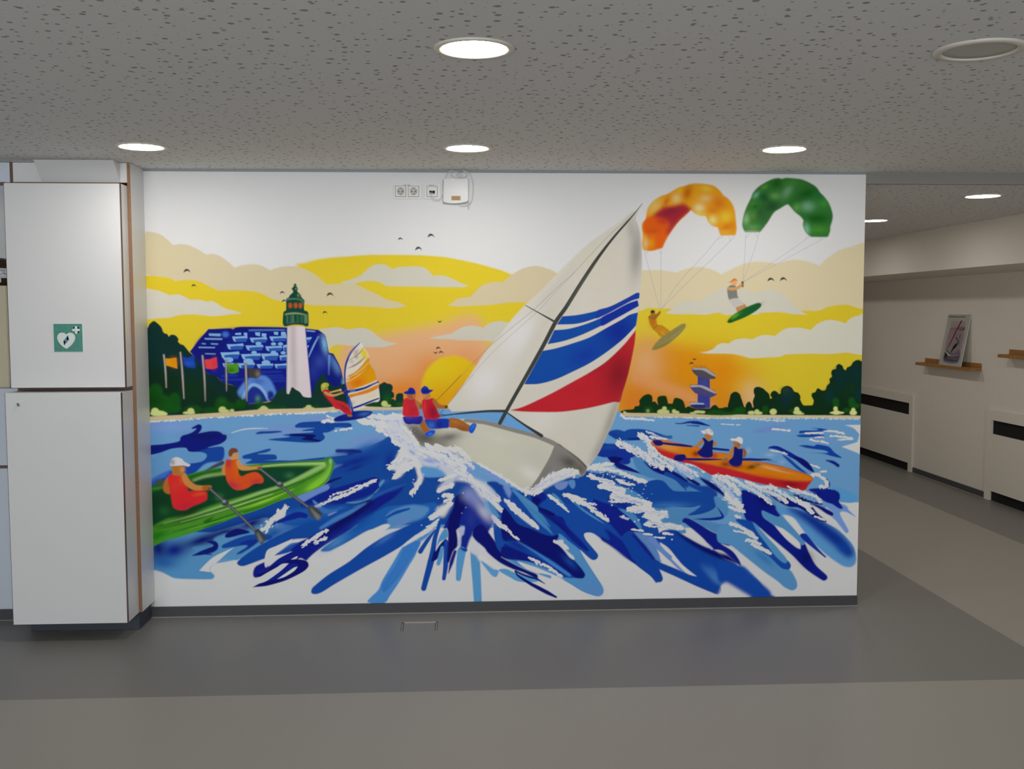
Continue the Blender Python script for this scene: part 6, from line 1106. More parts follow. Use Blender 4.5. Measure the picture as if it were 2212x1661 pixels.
['c',[],0,0,0,0],
['s',[3274,809.5,3334.5,799,3410.5,780,3493,754.5,3548,735.5,3579,717.5],[159,76,24],2.0,0.8,[1.2,2.3,2.3,2.9,2.9]],
['s',[2683,930,2731,934,2767,930,2824,915.5],[242,147,33],2.0,0.8,[2.9,3.5,2.9,1.2]],
['s',[2731,917.5,2791,909.5,2851,903,2911,895],[13,26,127],1.7,1,[11.7,12.9,14.6,8.8]],
['p',[2690.5,930,2719,934,2740,928,2747.5,914.5,2740,902.5,2716,901.5,2701,909],[13,26,127],1.7,1,1],
['s',[3022.5,883.5,3061.5,879,3110,874],[15,42,150],1.7,1,[12.9,12.9,11.7]],
['s',[2863.5,828,2942,824.5,3017,823.5,3074.5,823],[13,27,128],1.7,1,[10.5,14.6,11.7,4.7]],
['p',[2806.5,827,2814,846.5,2836.5,852.5,2863.5,853.5,2874,841.5,2866.5,823.5,2849,813.5,2815.5,821],[13,27,128],1.7,1,1],
['s',[3186.5,822,3235,821.5,3283,819.5,3325.5,821,3350,816],[14,28,133],2.0,1,[12.9,14.0,12.9,10.0,2.9]],
['s',[3295.5,816.5,3341,811.5,3380.5,805.5],[75,107,198],2.5,0.8,[2.9,4.7,1.8]],
['s',[2967.5,933.5,2956,915.5,2932,896.5,2911,892],[207,143,73],2.0,1,[17.6,22.2,16.4,8.8]],
['e',[3032.5,909,11.7,15.2,0],[209,144,74],2.2,1],
['p',[2975,960.5,3012.5,960,3015.5,939,3001,924.5,2982.5,936.5],[203,138,73],2.0,1,1],
['p',[2964.5,939.5,2976.5,942.5,2998,924.5,3019,931.5,3025,921,3021,879,3023,843,3002,833,2965.5,836,2941.5,853,2938.5,868,2959,885.5,2974,915.5],[13,27,128],2.0,1,1],
['p',[2955,981.5,2976,984.5,2997,994.5,3012,987,3024.5,969,3018.5,955.5,3003.5,960,2988.5,966.5,2970.5,965,2959.5,974],[243,238,240],1.7,1,1],
['s',[2980.5,978.5,2991.5,969],[109,103,109],1.2,1,[1.8]],
['s',[3006,987,3015.5,972],[122,117,119],1.2,1,[1.8]],
['s',[3137.5,887,3128.5,866,3110.5,842.5,3084,827.5],[212,146,75],2.2,1,[17.6,26.3,23.4,14.6]],
['s',[3191.5,877.5,3201,859.5,3195.5,835.5],[181,104,47],2.2,1,[14.6,17.6,11.7]],
['p',[3135.5,920,3173,915.5,3173.5,887,3155.5,884,3138.5,896],[204,135,70],2.0,1,1],
['g',[3164,908,7.0,14.6,0],[152,93,47],0,0.7],
['e',[3093,818.5,17.6,11.7,-30.0],[193,119,47],3.0,1],
['p',[3140,890,3152.5,891.5,3164.5,881,3182.5,882,3189,871.5,3188,829.5,3184,796.5,3163,785,3132.5,786.5,3111,806.5,3117,821.5,3135,839],[13,28,131],2.0,1,1],
['p',[3117,932.5,3127.5,938,3148.5,938,3163.5,947,3182,940.5,3188,925.5,3182,907.5,3167,914,3152,923,3124.5,927.5],[247,247,247],1.7,1,1],
['f',[2695,894,2719.5,864,2749.5,839.5,2779.5,827.5],[242,242,243],1.2,1,[14.6,60,2.6,10.5,50,143]],
['f',[3024.5,732,3073,733,3115.5,725,3161,703.5],[244,246,247],1.2,1,[14.6,90,2.9,11.7,40,144]],
['f',[3206.5,700,3243,687.5,3291.5,669,3358.5,668,3389,659],[247,247,247],1.2,1,[11.7,80,2.9,12.9,40,145]],
['s',[3343,683.5,3361.5,668],[242,242,243],2.5,1,[7.6,8.8]],
['f',[3443.5,670.5,3468,655,3510.5,648.5],[242,242,243],1.2,1,[10.5,50,2.9,8.8,30,146]],
['p',[2765,2263,2786.5,2276,2816,2292.5,2851.5,2303,2886.5,2314,2924.5,2316.5,2960,2314,3004,2307.5,3028.5,2293,3050.5,2272,3064.5,2253,3089.5,2237.5,3111.5,2210.5,3125.5,2178.5,3131.5,2141,3135,2103.5,3138,2076.5,3133,2040.5,3133,2040.5,3051,2039,3051,2039,3034,2082,3034,2082,3006.5,2090,2984.5,2111,2967.5,2143.5,2967.5,2143.5,2935,2146,2907.5,2159,2888,2175,2888,2175,2864,2151,2826,2116,2793.5,2076,2767,2036,2745.5,1995.5,2736,1971.5,2736,1971.5,2713,1966,2686,1958,2650.5,1956.5,2630,1966,2623,1995.5,2628,2035.5,2622.5,2091.5,2630.5,2110.5,2643.5,2129,2649,2166.5,2662,2196,2689,2225.5,2721.5,2246.5],[247,172,26],3.2,1,1],
['c',[2765,2263,2786.5,2276,2816,2292.5,2851.5,2303,2886.5,2314,2924.5,2316.5,2960,2314,3004,2307.5,3028.5,2293,3050.5,2272,3064.5,2253,3089.5,2237.5,3111.5,2210.5,3125.5,2178.5,3131.5,2141,3135,2103.5,3138,2076.5,3133,2040.5,3133,2040.5,3051,2039,3051,2039,3034,2082,3034,2082,3006.5,2090,2984.5,2111,2967.5,2143.5,2967.5,2143.5,2935,2146,2907.5,2159,2888,2175,2888,2175,2864,2151,2826,2116,2793.5,2076,2767,2036,2745.5,1995.5,2736,1971.5,2736,1971.5,2713,1966,2686,1958,2650.5,1956.5,2630,1966,2623,1995.5,2628,2035.5,2622.5,2091.5,2630.5,2110.5,2643.5,2129,2649,2166.5,2662,2196,2689,2225.5,2721.5,2246.5],0,3.2,1,1],
['g',[2689.5,2196,35.1,45.9,35],[247,206,105],0,0.95],
['g',[2754.5,2220,16.2,32.4,30],[234,125,18],0,0.9],
['g',[2808.5,2236.5,24.3,27.0,20],[247,213,138],0,0.95],
['g',[2824.5,2281.5,21.6,10.8,-20],[247,199,14],0,0.95],
['g',[2868,2266,24.3,40.5,15],[212,109,5],0,0.95],
['g',[2968.5,2290,32.4,18.9,10],[247,208,62],0,0.9],
['g',[2966.5,2237,35.1,21.6,0],[247,205,124],0,0.9],
['g',[2931.5,2186,29.7,24.3,0],[247,231,167],0,0.95],
['g',[2934.5,2154,35.1,10.8,0],[247,222,76],0,0.9],
['g',[3038,2210.5,43.2,45.9,-20],[233,131,23],0,0.95],
['g',[3005.5,2173,27.0,18.9,0],[238,138,17],0,0.9],
['g',[3077,2141,35.1,29.7,0],[247,209,55],0,0.95],
['g',[3006,2122,24.3,24.3,0],[247,237,143],0,0.9],
['g',[3086,2087.5,40.5,18.9,-20],[236,137,28],0,0.95],
['g',[3067,2052.5,32.4,13.5,0],[245,183,68],0,0.9],
['g',[2649.5,2086.5,24.3,29.7,0],[231,150,35],0,0.9],
['g',[3116,2087.5,16.2,32.4,0],[236,145,29],0,0.7],
['p',[2646.5,2132,2689.5,2150.5,2722,2174.5,2743.5,2189.5,2784.5,2192,2825,2201.5,2847,2207,2869,2194,2888,2175,2864,2151,2826,2116,2793.5,2076,2767,2036,2745.5,1995.5,2736,1971.5,2686,1958,2658.5,1963.5,2652.5,2033,2630.5,2059.5,2630.5,2110.5],[247,103,18],7.5,1,1],
['p',[2684.5,2148,2722,2174.5,2743.5,2189.5,2784.5,2192,2825,2201.5,2847,2207,2869,2194,2888,2175,2864,2151,2826,2116,2793.5,2076,2769.5,2041,2755.5,2060,2771.5,2100,2733.5,2124,2711.5,2132],[177,41,59],10.0,1,1],
['g',[2776.5,2167,43.2,18.9,-20],[145,37,60],0,0.8],
['g',[2733.5,2113.5,32.4,21.6,0],[211,61,36],0,0.8],
['g',[2709.5,2081,54.0,27.0,0],[236,96,23],0,0.7],
['g',[2672,1998,24.3,32.4,0],[244,168,17],0,0.9],
['g',[2642,1998,16.2,27.0,0],[244,198,134],0,0.95],
['g',[2723.5,2006,21.6,37.8,30],[242,108,19],0,0.7],
['g',[2677,2062.5,32.4,10.8,0],[212,95,23],0,0.7],
['c',[],0,0,0,0],
['g',[2617,2033,8.1,54.0,0],[247,225,190],0,0.3],
['p',[3184.5,2058,3184.5,2058,3173,2076.5,3168,2101,3175,2146.5,3185.5,2181.5,3201,2216,3214.5,2243,3222.5,2264.5,3246.5,2294,3276.5,2315.5,3306.5,2331.5,3333.5,2342.5,3363.5,2346.5,3380,2341.5,3380,2341.5,3405,2348,3446,2345.5,3487.5,2340.5,3529,2324.5,3565,2303.5,3582,2284.5,3593.5,2268.5,3618.5,2244.5,3641.5,2212.5,3656,2180,3663.5,2147.5,3660,2115.5,3652,2088.5,3650,2061.5,3639.5,2034.5,3631,2031.5,3631,2031.5,3548,2032,3548,2032,3531.5,2042.5,3511.5,2066.5,3500,2099,3502.5,2120.5,3485.5,2142,3457.5,2163.5,3435,2187.5,3417,2206,3417,2206,3402,2201,3374.5,2184.5,3347.5,2168.5,3331,2149.5,3310,2114.5,3288.5,2085,3266.5,2058,3266.5,2058],[54,129,54],3.0,1,1],
['c',[3184.5,2058,3184.5,2058,3173,2076.5,3168,2101,3175,2146.5,3185.5,2181.5,3201,2216,3214.5,2243,3222.5,2264.5,3246.5,2294,3276.5,2315.5,3306.5,2331.5,3333.5,2342.5,3363.5,2346.5,3380,2341.5,3380,2341.5,3405,2348,3446,2345.5,3487.5,2340.5,3529,2324.5,3565,2303.5,3582,2284.5,3593.5,2268.5,3618.5,2244.5,3641.5,2212.5,3656,2180,3663.5,2147.5,3660,2115.5,3652,2088.5,3650,2061.5,3639.5,2034.5,3631,2031.5,3631,2031.5,3548,2032,3548,2032,3531.5,2042.5,3511.5,2066.5,3500,2099,3502.5,2120.5,3485.5,2142,3457.5,2163.5,3435,2187.5,3417,2206,3417,2206,3402,2201,3374.5,2184.5,3347.5,2168.5,3331,2149.5,3310,2114.5,3288.5,2085,3266.5,2058,3266.5,2058],0,3.0,1,1],
['g',[3356,2318.5,35.1,24.3,-20],[28,101,22],0,0.95],
['g',[3285,2299.5,21.6,13.5,-35],[99,159,65],0,0.9],
['g',[3241.5,2256.5,24.3,13.5,-40],[127,196,152],0,0.95],
['g',[3286,2243.5,37.8,27.0,30],[28,91,45],0,0.95],
['g',[3325,2195,54.0,32.4,-20],[37,84,45],0,0.95],
['g',[3411.5,2276,24.3,43.2,35],[113,167,120],0,0.95],
['g',[3346,2251.5,29.7,18.9,0],[107,166,89],0,0.9],
['g',[3432.5,2324,48.6,16.2,0],[71,145,53],0,0.9],
['g',[3516.5,2263,64.8,32.4,-20],[24,99,24],0,0.98],
['g',[3489.5,2228,48.6,16.2,-10],[20,104,26],0,0.8],
['g',[3577,2257.5,29.7,18.9,20],[27,121,66],0,0.8],
['g',[3523,2196,40.5,29.7,0],[120,181,138],0,0.95],
['g',[3462.5,2190,21.6,24.3,30],[100,169,77],0,0.9],
['g',[3614,2212,29.7,24.3,0],[69,164,63],0,0.8],
['g',[3574,2131.5,81.0,29.7,0],[24,99,24],0,0.98],
['g',[3580.5,2072,64.8,21.6,0],[77,154,47],0,0.95],
['g',[3520,2074.5,18.9,35.1,-10],[129,200,158],0,0.95],
['g',[3589.5,2042.5,54.0,8.1,0],[59,135,68],0,0.9],
['g',[3189,2128,21.6,32.4,10],[147,196,132],0,0.95],
['g',[3224,2146.5,21.6,27.0,0],[92,146,62],0,0.9],
['g',[3223,2211,18.9,13.5,-30],[87,140,54],0,0.8],
['g',[3237,2195,18.9,13.5,0],[34,109,26],0,0.8],
['g',[3287.5,2141.5,32.4,37.8,30],[57,104,59],0,0.9],
['g',[3225,2082,43.2,21.6,0],[108,164,92],0,0.9],
['g',[3217,2063.5,48.6,5.4,0],[170,199,154],0,0.7],
['g',[3265,2168,16.2,32.4,20],[47,96,47],0,0.7],
['c',[],0,0,0,0],
['s',[2635.5,1958,2641,1942,2724.5,1637.5],[132,139,184],1.0,0.9,[1.2]],
['s',[2658.5,1958,2650.5,1939],[133,141,186],1.0,0.9,[1.2]],
['s',[2715.5,1966,2727,1936.5,2729,1672.5,2726.5,1645.5],[131,139,183],1.0,0.9,[1.2]],
['s',[2730.5,1967.5,2731,1936.5],[133,141,186],1.0,0.9,[1.2]],
['s',[3048,2039,2964.5,1937,2829,1791,2732,1645.5],[132,139,184],1.0,0.9,[1.2]],
['s',[3064.5,2033.5,3032,2017.5],[137,145,192],1.0,0.9,[1.2]],
['s',[3127.5,2033.5,3030,1937,2856.5,1772,2732,1644],[132,140,185],1.0,0.9,[1.2]],
['s',[3097.5,2033.5,3103.5,2009.5],[138,146,192],1.0,0.9,[1.2]],
['s',[3188.5,2056.5,3184.5,1937,3177,1801.5],[137,145,192],1.0,0.9,[1.2]],
['s',[3209,2052.5,3191.5,2025.5],[141,149,196],1.0,0.9,[1.2]],
['s',[3262.5,2056.5,3251,2012.5,3227.5,1937,3179.5,1801.5],[138,146,193],1.0,0.9,[1.2]],
['s',[3236.5,2052.5,3253.5,2031],[141,150,197],1.0,0.9,[1.2]],
['s',[3540,2034.5,3507,2012.5,3401,1937,3182.5,1793.5],[141,149,197],1.0,0.9,[1.2]],
['s',[3526,2034.5,3514,2015.5],[146,155,204],1.0,0.9,[1.2]],
['s',[3623,2027.5,3593,2011.5,3453.5,1937,3182.5,1792.5],[142,151,199],1.0,0.9,[1.2]],
['s',[3601,2026.5,3594,2013],[148,156,206],1.0,0.9,[1.2]],
['p',[2672.5,1614,2690.5,1628.5,2705,1610.5,2705.5,1594.5,2711,1563.5,2735,1558,2760.5,1541.5,2781,1522,2764.5,1509,2743,1489.5,2720.5,1502,2706,1520,2687.5,1534.5,2673,1560,2661.5,1596],[217,146,25],2.0,1,1],
['g',[2683.5,1578,18.0,28.8,0],[196,113,25],0,0.7],
['s',[2669,1601.5,2691,1598,2712.5,1614,2725,1628.5],[172,115,37],2.0,1,[14.4,21.6,16.6,10.8]],
['e',[2687,1618,12.2,10.8,0],[182,123,44],2.0,1],
['p',[2673,1628.5,2677.5,1637.5,2690.5,1638.5,2698,1628.5,2687,1623,2676,1623],[61,56,39],1.7,1,1],
['s',[2691,1540,2713,1556.5],[143,92,68],1.7,1,[2.9]],
['g',[2742.5,1520,18.0,10.8,40],[236,183,56],0,0.6],
['s',[2731.5,1536.5,2750,1520,2764.5,1511],[169,118,21],1.7,0.7,[1.4,3.6,1.4]],
['p',[2683,1428,2695.5,1451.5,2724.5,1484,2764.5,1513,2812,1545,2848,1565,2864.5,1563,2863,1545,2837.5,1512.5,2798,1476.5,2758,1447.5,2714,1428,2688.5,1422.5],[159,146,83],2.2,1,1],
['g',[2808.5,1509,57.6,10.8,-38],[172,156,105],0,0.8],
['s',[2695.5,1429.5,2736,1444,2787,1473],[131,118,49],3.5,0.8,[2.2,5.0,2.2]],
['s',[2764.5,1487.5,2808.5,1520,2852,1552.5],[123,113,56],2.5,0.7,[1.4,3.6,1.4]],
['p',[3091.5,1754.5,3106,1770.5,3131.5,1772.5,3143,1747,3147,1718,3151,1703.5,3129,1689,3103.5,1693,3093.5,1722],[142,142,134],2.0,1,1],
['p',[3103,1694.5,3151,1702,3173.5,1678.5,3181,1667.5,3151.5,1660,3144.5,1647.5,3126,1656.5,3112.5,1675],[217,212,206],2.0,1,1],
['p',[3140.5,1649.5,3159,1660,3181,1667.5,3177,1678.5,3199.5,1656.5,3188.5,1645.5,3163,1631,3148.5,1626],[212,153,95],2.0,1,1],
['s',[3099,1754.5,3121,1752.5,3150,1759.5,3175.5,1779.5],[234,172,108],2.0,1,[14.4,16.6,16.6,13.0]],
['e',[3127.5,1785,15.1,13.7,0],[245,190,134],2.0,1],
['p',[3093,1783,3093,1783,3113,1797.5,3123.5,1807.5,3138.5,1806.5,3146,1794,3131,1797.5,3116.5,1790.5],[242,132,36],1.7,1,1],
['e',[3174.5,1786.5,6.5,8.6,0],[111,70,51],2.2,1],
['e',[3175.5,1768.5,5.0,7.2,0],[111,70,51],2.2,1],
['s',[3106,1767,3135.5,1767],[126,131,126],2.0,1,[3.6]],
['p',[3094.5,1577,3104.5,1593.5,3137.5,1620.5,3188.5,1649.5,3239.5,1671,3265.5,1677.5,3278,1671,3276.5,1656.5,3247.5,1631,3196.5,1602,3145,1580.5,3108.5,1569.5,3095.5,1570.5],[24,106,43],2.2,1,1],
['g',[3134,1606,28.8,8.6,-32],[110,187,33],0,0.9],
['g',[3240,1653,43.2,10.8,-28],[22,94,53],0,0.7],
['g',[3108.5,1577,14.4,7.2,0],[17,72,26],0,0.8],
['f',[1153,1075,1231.5,1056.5,1303,1048.5,1352.5,1001.5],[125,159,243],1.2,0.75,[46.8,26,0.9,20.9,24,201]],
['f',[1231,1002.5,1302,969,1366.5,925,1409,888.5],[126,161,245],1.2,0.75,[43.2,40,0.9,20.9,36,202]],
['f',[1282.5,795,1337,838,1387,830.5],[128,163,247],1.2,0.75,[50.4,26,0.9,20.9,-28,203]],
['f',[1413.5,874.5,1489,852,1568,822,1647.5,781],[128,162,247],1.2,0.75,[54.0,60,0.9,20.9,32,204]],
['f',[1618.5,763,1690.5,718.5,1763,659,1821,621.5],[130,166,247],1.2,0.75,[46.8,44,0.9,20.9,44,205]],
['f',[1583,880,1640.5,850.5,1691,813.5],[127,162,247],1.2,0.75,[32.4,22,0.9,20.9,34,206]],
['f',[2522,907.5,2597,871,2672,834.5,2732,786],[127,162,246],1.2,0.75,[49.8,60,0.8,17.0,36,207]],
['f',[2629,948.5,2665.5,906,2689.5,864],[127,161,245],1.2,0.75,[38.0,30,0.8,17.0,50,208]],
['f',[2776.5,821.5,2852,773,2912.5,736],[128,163,247],1.2,0.75,[38.0,44,0.8,17.0,40,209]],
['f',[2882,790.5,2942.5,772],[128,163,247],1.2,0.75,[32.2,20,0.8,17.0,40,210]],
['f',[3043,711,3098,668,3147,607],[133,169,247],1.2,0.75,[43.9,44,0.8,17.0,42,211]],
['f',[3218.5,682,3298,644.5,3405,601],[137,173,247],1.2,0.75,[35.1,50,0.8,17.0,40,212]],
['f',[3449.5,655,3541.5,624,3618.5,589.5],[141,180,247],1.2,0.75,[20.5,30,0.8,17.0,35,213]],
['f',[2030.5,655,2121.5,716.5,2249.5,759],[130,165,247],1.2,0.75,[39.6,40,0.9,20.9,-38,214]],
['f',[2359.5,728.5,2470,698,2433,676,2529,656.5],[130,165,247],1.2,0.75,[32.4,30,0.9,20.9,12,215]],
['f',[2477.5,631.5,2544,612,2640,585],[132,167,247],1.2,0.75,[32.4,34,0.9,20.9,14,216]],
['f',[2471.5,627,2567.5,603.5,2663.5,580.5],[132,167,247],1.2,0.75,[32.4,26,0.9,20.9,10,217]],
['f',[2582.5,548,2693.5,531.5,2768,516],[133,169,247],1.2,0.75,[39.6,34,0.9,20.9,6,218]],
['f',[2672,491,2746,460.5,2839,444.5],[134,171,247],1.2,0.75,[28.8,26,0.9,20.9,8,219]],
['f',[1213.5,1071,1338.5,1012.5,1409,888.5],[247,247,247],1.0,0.9,[79.2,60,2.2,3.6,32,231]],
['f',[1403,896.5,1582.5,833,1799,647.5],[247,247,247],1.0,0.9,[118.9,110,2.2,3.6,36,232]],
['f',[2492,928.5,2702,822,2973,744.5],[247,247,247],1.0,0.9,[76.1,110,1.8,2.9,38,233]],
['f',[3040,729,3267.5,651,3603,590],[247,247,247],1.0,0.9,[76.1,120,1.8,2.9,40,234]],
['f',[2323,780.5,2543.5,704.5,2673,581],[247,247,247],1.0,0.9,[108.1,80,2.2,3.6,14,235]],
['f',[1994,659,2140,734.5,2286,755],[247,247,247],1.0,0.9,[43.2,40,2.2,3.6,-35,236]]
]
POSTER=[
['s',[25.0,470.0,100.0,470.0],[183,178,173],0.8,1,[4]],
['s',[255.0,470.0,320.0,470.0],[195,190,185],0.8,1,[4]],
['s',[10.0,456.0,330.0,456.0],[136,129,122],0.8,1,[8]],
['p',[85.0,38.0,350.0,38.0,350.0,416.0,85.0,416.0],[214,200,197],1,1,0],
['p',[85.0,38.0,350.0,38.0,350.0,110.0,85.0,110.0],[119,119,136],8,1,0],
['p',[85.0,38.0,350.0,38.0,350.0,150.0,250.0,120.0,160.0,110.0,85.0,140.0],[129,124,141],10,1,1],
['p',[85.0,341.0,350.0,341.0,350.0,347.0,85.0,347.0],[117,112,117],2,1,0],
['p',[225.0,338.0,350.0,332.0,350.0,366.0,240.0,364.0],[87,87,80],1.5,1,1],
['p',[85.0,348.0,350.0,348.0,350.0,416.0,85.0,416.0],[231,219,212],4,0.5,0],
['p',[85.0,110.0,350.0,110.0,350.0,340.0,85.0,340.0],[192,170,183],6,0.5,1],
['s',[272.0,416.0,200.0,310.0,150.0,220.0,105.0,152.0],[183,53,78],0.8,1,[20,18,14,8]],
['s',[262.0,416.0,215.0,345.0],[109,36,48],0.8,1,[5]],
['s',[105.0,152.0,150.0,230.0,210.0,300.0],[85,48,56],0.8,0.8,[3]],
['s',[215.0,330.0,180.0,240.0,140.0,190.0],[109,97,102],0.8,1,[2.5]],
['s',[215.0,320.0,240.0,270.0,270.0,250.0],[97,73,78],0.8,1,[3]],
['s',[225.0,262.0,262.0,246.0],[117,53,61],0.8,1,[9]],
['s',[300.0,290.0,300.0,262.0],[170,80,92],0.8,1,[14]],
['p',[262.0,246.0,300.0,240.0,310.0,200.0,270.0,205.0],[136,136,165],2,1,1],
['p',[205.0,165.0,225.0,190.0,262.0,210.0,280.0,196.0,262.0,172.0,225.0,150.0,200.0,122.0,190.0,126.0],[58,58,48],1.5,1,1],
['s',[200.0,150.0,190.0,120.0,175.0,110.0],[75,58,56],0.8,1,[6,9,7]],
['s',[88.0,128.0,120.0,112.0,160.0,96.0,200.0,92.0],[251,246,239],0.8,1,[10,18,14,4]],
['s',[98.0,138.0,130.0,128.0,165.0,118.0],[65,56,58],0.8,1,[6,5,5]],
['p',[85.0,118.0,130.0,98.0,135.0,84.0,110.0,68.0,88.0,62.0],[70,75,85],2,1,1],
['s',[85.0,70.0,140.0,60.0],[85,90,102],2,1,[8]],
['s',[180.0,100.0,260.0,96.0,350.0,104.0],[231,219,229],2,0.7,[2,8,4]],
['s',[200.0,74.0,300.0,64.0,350.0,70.0],[183,178,192],2,0.7,[2,6,4]],
['s',[120.0,52.0,240.0,48.0,340.0,54.0],[90,92,109],2,0.8,[2,7,4]]
]
# ------------------------------------------------------------------ helpers
def lin(c):
    return tuple((v/255/12.92 if v/255<=.04045 else ((v/255+.055)/1.055)**2.4) for v in c)
def new_mat(name):
    m=bpy.data.materials.new(name); m.use_nodes=True
    return m,m.node_tree.nodes,m.node_tree.links,m.node_tree.nodes['Principled BSDF']
def mat(name,col,rough=.5,metal=0.0,spec=.4,noise=0.0,nscale=40,bump=0.0,bscale=250):
    m,N,L,b=new_mat(name); c=lin(col)+(1,)
    b.inputs['Roughness'].default_value=rough; b.inputs['Metallic'].default_value=metal; b.inputs['Specular IOR Level'].default_value=spec
    tc=N.new('ShaderNodeTexCoord')
    n=N.new('ShaderNodeTexNoise'); n.inputs['Scale'].default_value=nscale; n.inputs['Detail'].default_value=4
    L.new(tc.outputs['Object'],n.inputs['Vector'])
    r=N.new('ShaderNodeValToRGB'); k=noise
    r.color_ramp.elements[0].position=.3; r.color_ramp.elements[1].position=.7
    r.color_ramp.elements[0].color=tuple(max(0,v*(1-k)) for v in c[:3])+(1,); r.color_ramp.elements[1].color=tuple(min(1,v*(1+k)) for v in c[:3])+(1,)
    L.new(n.outputs['Fac'],r.inputs['Fac']); L.new(r.outputs['Color'],b.inputs['Base Color'])
    if bump:
        n2=N.new('ShaderNodeTexNoise'); n2.inputs['Scale'].default_value=bscale; n2.inputs['Detail'].default_value=2; L.new(tc.outputs['Object'],n2.inputs['Vector'])
        bp=N.new('ShaderNodeBump'); bp.inputs['Strength'].default_value=bump; bp.inputs['Distance'].default_value=.002
        L.new(n2.outputs['Fac'],bp.inputs['Height']); L.new(bp.outputs['Normal'],b.inputs['Normal'])
    return m
def emit_mat(name,col,strength):
    m,N,L,b=new_mat(name); b.inputs['Base Color'].default_value=(.9,.9,.9,1)
    b.inputs['Emission Color'].default_value=col+(1,); b.inputs['Emission Strength'].default_value=strength
    return m
def ceiling_mat():
    """white perforated plasterboard: scattered round holes of three sizes, backed with dark felt"""
    m,N,L,b=new_mat('perforated_plasterboard'); b.inputs['Roughness'].default_value=.85; b.inputs['Specular IOR Level'].default_value=.2
    tc=N.new('ShaderNodeTexCoord'); hole=None
    for sc,off,r0,r1,keep in ((14.6,0.0,.0060,.0094,.66),(17.4,3.7,.0040,.0062,.76),(27.0,8.1,.0014,.0024,.4)):
        mp=N.new('ShaderNodeMapping'); mp.inputs['Location'].default_value=(off,off*1.7,0); L.new(tc.outputs['Object'],mp.inputs['Vector'])
        v=N.new('ShaderNodeTexVoronoi'); v.voronoi_dimensions='2D'; v.inputs['Scale'].default_value=sc; v.inputs['Randomness'].default_value=.82
        L.new(mp.outputs['Vector'],v.inputs['Vector'])
        s=N.new('ShaderNodeSeparateColor'); L.new(v.outputs['Color'],s.inputs['Color'])
        rr=N.new('ShaderNodeMapRange'); rr.inputs['To Min'].default_value=r0*sc; rr.inputs['To Max'].default_value=r1*sc; L.new(s.outputs[0],rr.inputs['Value'])
        kp=N.new('ShaderNodeMath'); kp.operation='LESS_THAN'; kp.inputs[1].default_value=keep; L.new(s.outputs[1],kp.inputs[0])
        rk=N.new('ShaderNodeMath'); rk.operation='MULTIPLY'; L.new(rr.outputs[0],rk.inputs[0]); L.new(kp.outputs[0],rk.inputs[1])
        lt=N.new('ShaderNodeMath'); lt.operation='LESS_THAN'; L.new(v.outputs['Distance'],lt.inputs[0]); L.new(rk.outputs[0],lt.inputs[1])
        if hole is None: hole=lt
        else:
            mx=N.new('ShaderNodeMath'); mx.operation='MAXIMUM'; L.new(hole.outputs[0],mx.inputs[0]); L.new(lt.outputs[0],mx.inputs[1]); hole=mx
    mix=N.new('ShaderNodeMixRGB'); mix.inputs[1].default_value=lin(CEIL)+(1,); mix.inputs[2].default_value=lin((154,152,150))+(1,)
    L.new(hole.outputs[0],mix.inputs[0]); L.new(mix.outputs[0],b.inputs['Base Color'])
    inv=N.new('ShaderNodeMath'); inv.operation='SUBTRACT'; inv.inputs[0].default_value=1; L.new(hole.outputs[0],inv.inputs[1])
    bp=N.new('ShaderNodeBump'); bp.inputs['Strength'].default_value=.08; bp.inputs['Distance'].default_value=.002; L.new(inv.outputs[0],bp.inputs['Height']); L.new(bp.outputs['Normal'],b.inputs['Normal'])
    return m
def picture_mat(name,painter,rough,weave,spec=.3):
    im=np.clip(painter.im,0,1); im=np.where(im<=.0031308,im*12.92,1.055*im**(1/2.4)-.055)
    a=np.ones((painter.h,painter.w,4),np.float32); a[...,:3]=im[::-1]
    img=bpy.data.images.new(name,painter.w,painter.h,alpha=False); img.pixels.foreach_set(a.ravel()); img.update(); img.pack()
    m,N,L,b=new_mat(name); b.inputs['Roughness'].default_value=rough; b.inputs['Specular IOR Level'].default_value=spec
    t=N.new('ShaderNodeTexImage'); t.image=img; t.extension='EXTEND'; uv=N.new('ShaderNodeUVMap'); uv.uv_map='paint'
    L.new(uv.outputs[0],t.inputs['Vector']); L.new(t.outputs['Color'],b.inputs['Base Color'])
    if weave:   # woven wall fabric under the paint
        tc=N.new('ShaderNodeTexCoord'); hs=[]
        for ax,sc in (('X',190),('Z',230)):
            w=N.new('ShaderNodeTexWave'); w.bands_direction=ax; w.inputs['Scale'].default_value=sc/6.28; w.inputs['Distortion'].default_value=1.5; w.inputs['Detail'].default_value=2
            L.new(tc.outputs['Object'],w.inputs['Vector']); hs.append(w)
        ad=N.new('ShaderNodeMath'); ad.operation='ADD'; L.new(hs[0].outputs['Fac'],ad.inputs[0]); L.new(hs[1].outputs['Fac'],ad.inputs[1])
        bp=N.new('ShaderNodeBump'); bp.inputs['Strength'].default_value=weave; bp.inputs['Distance'].default_value=.0008; L.new(ad.outputs[0],bp.inputs['Height']); L.new(bp.outputs['Normal'],b.inputs['Normal'])
    return m

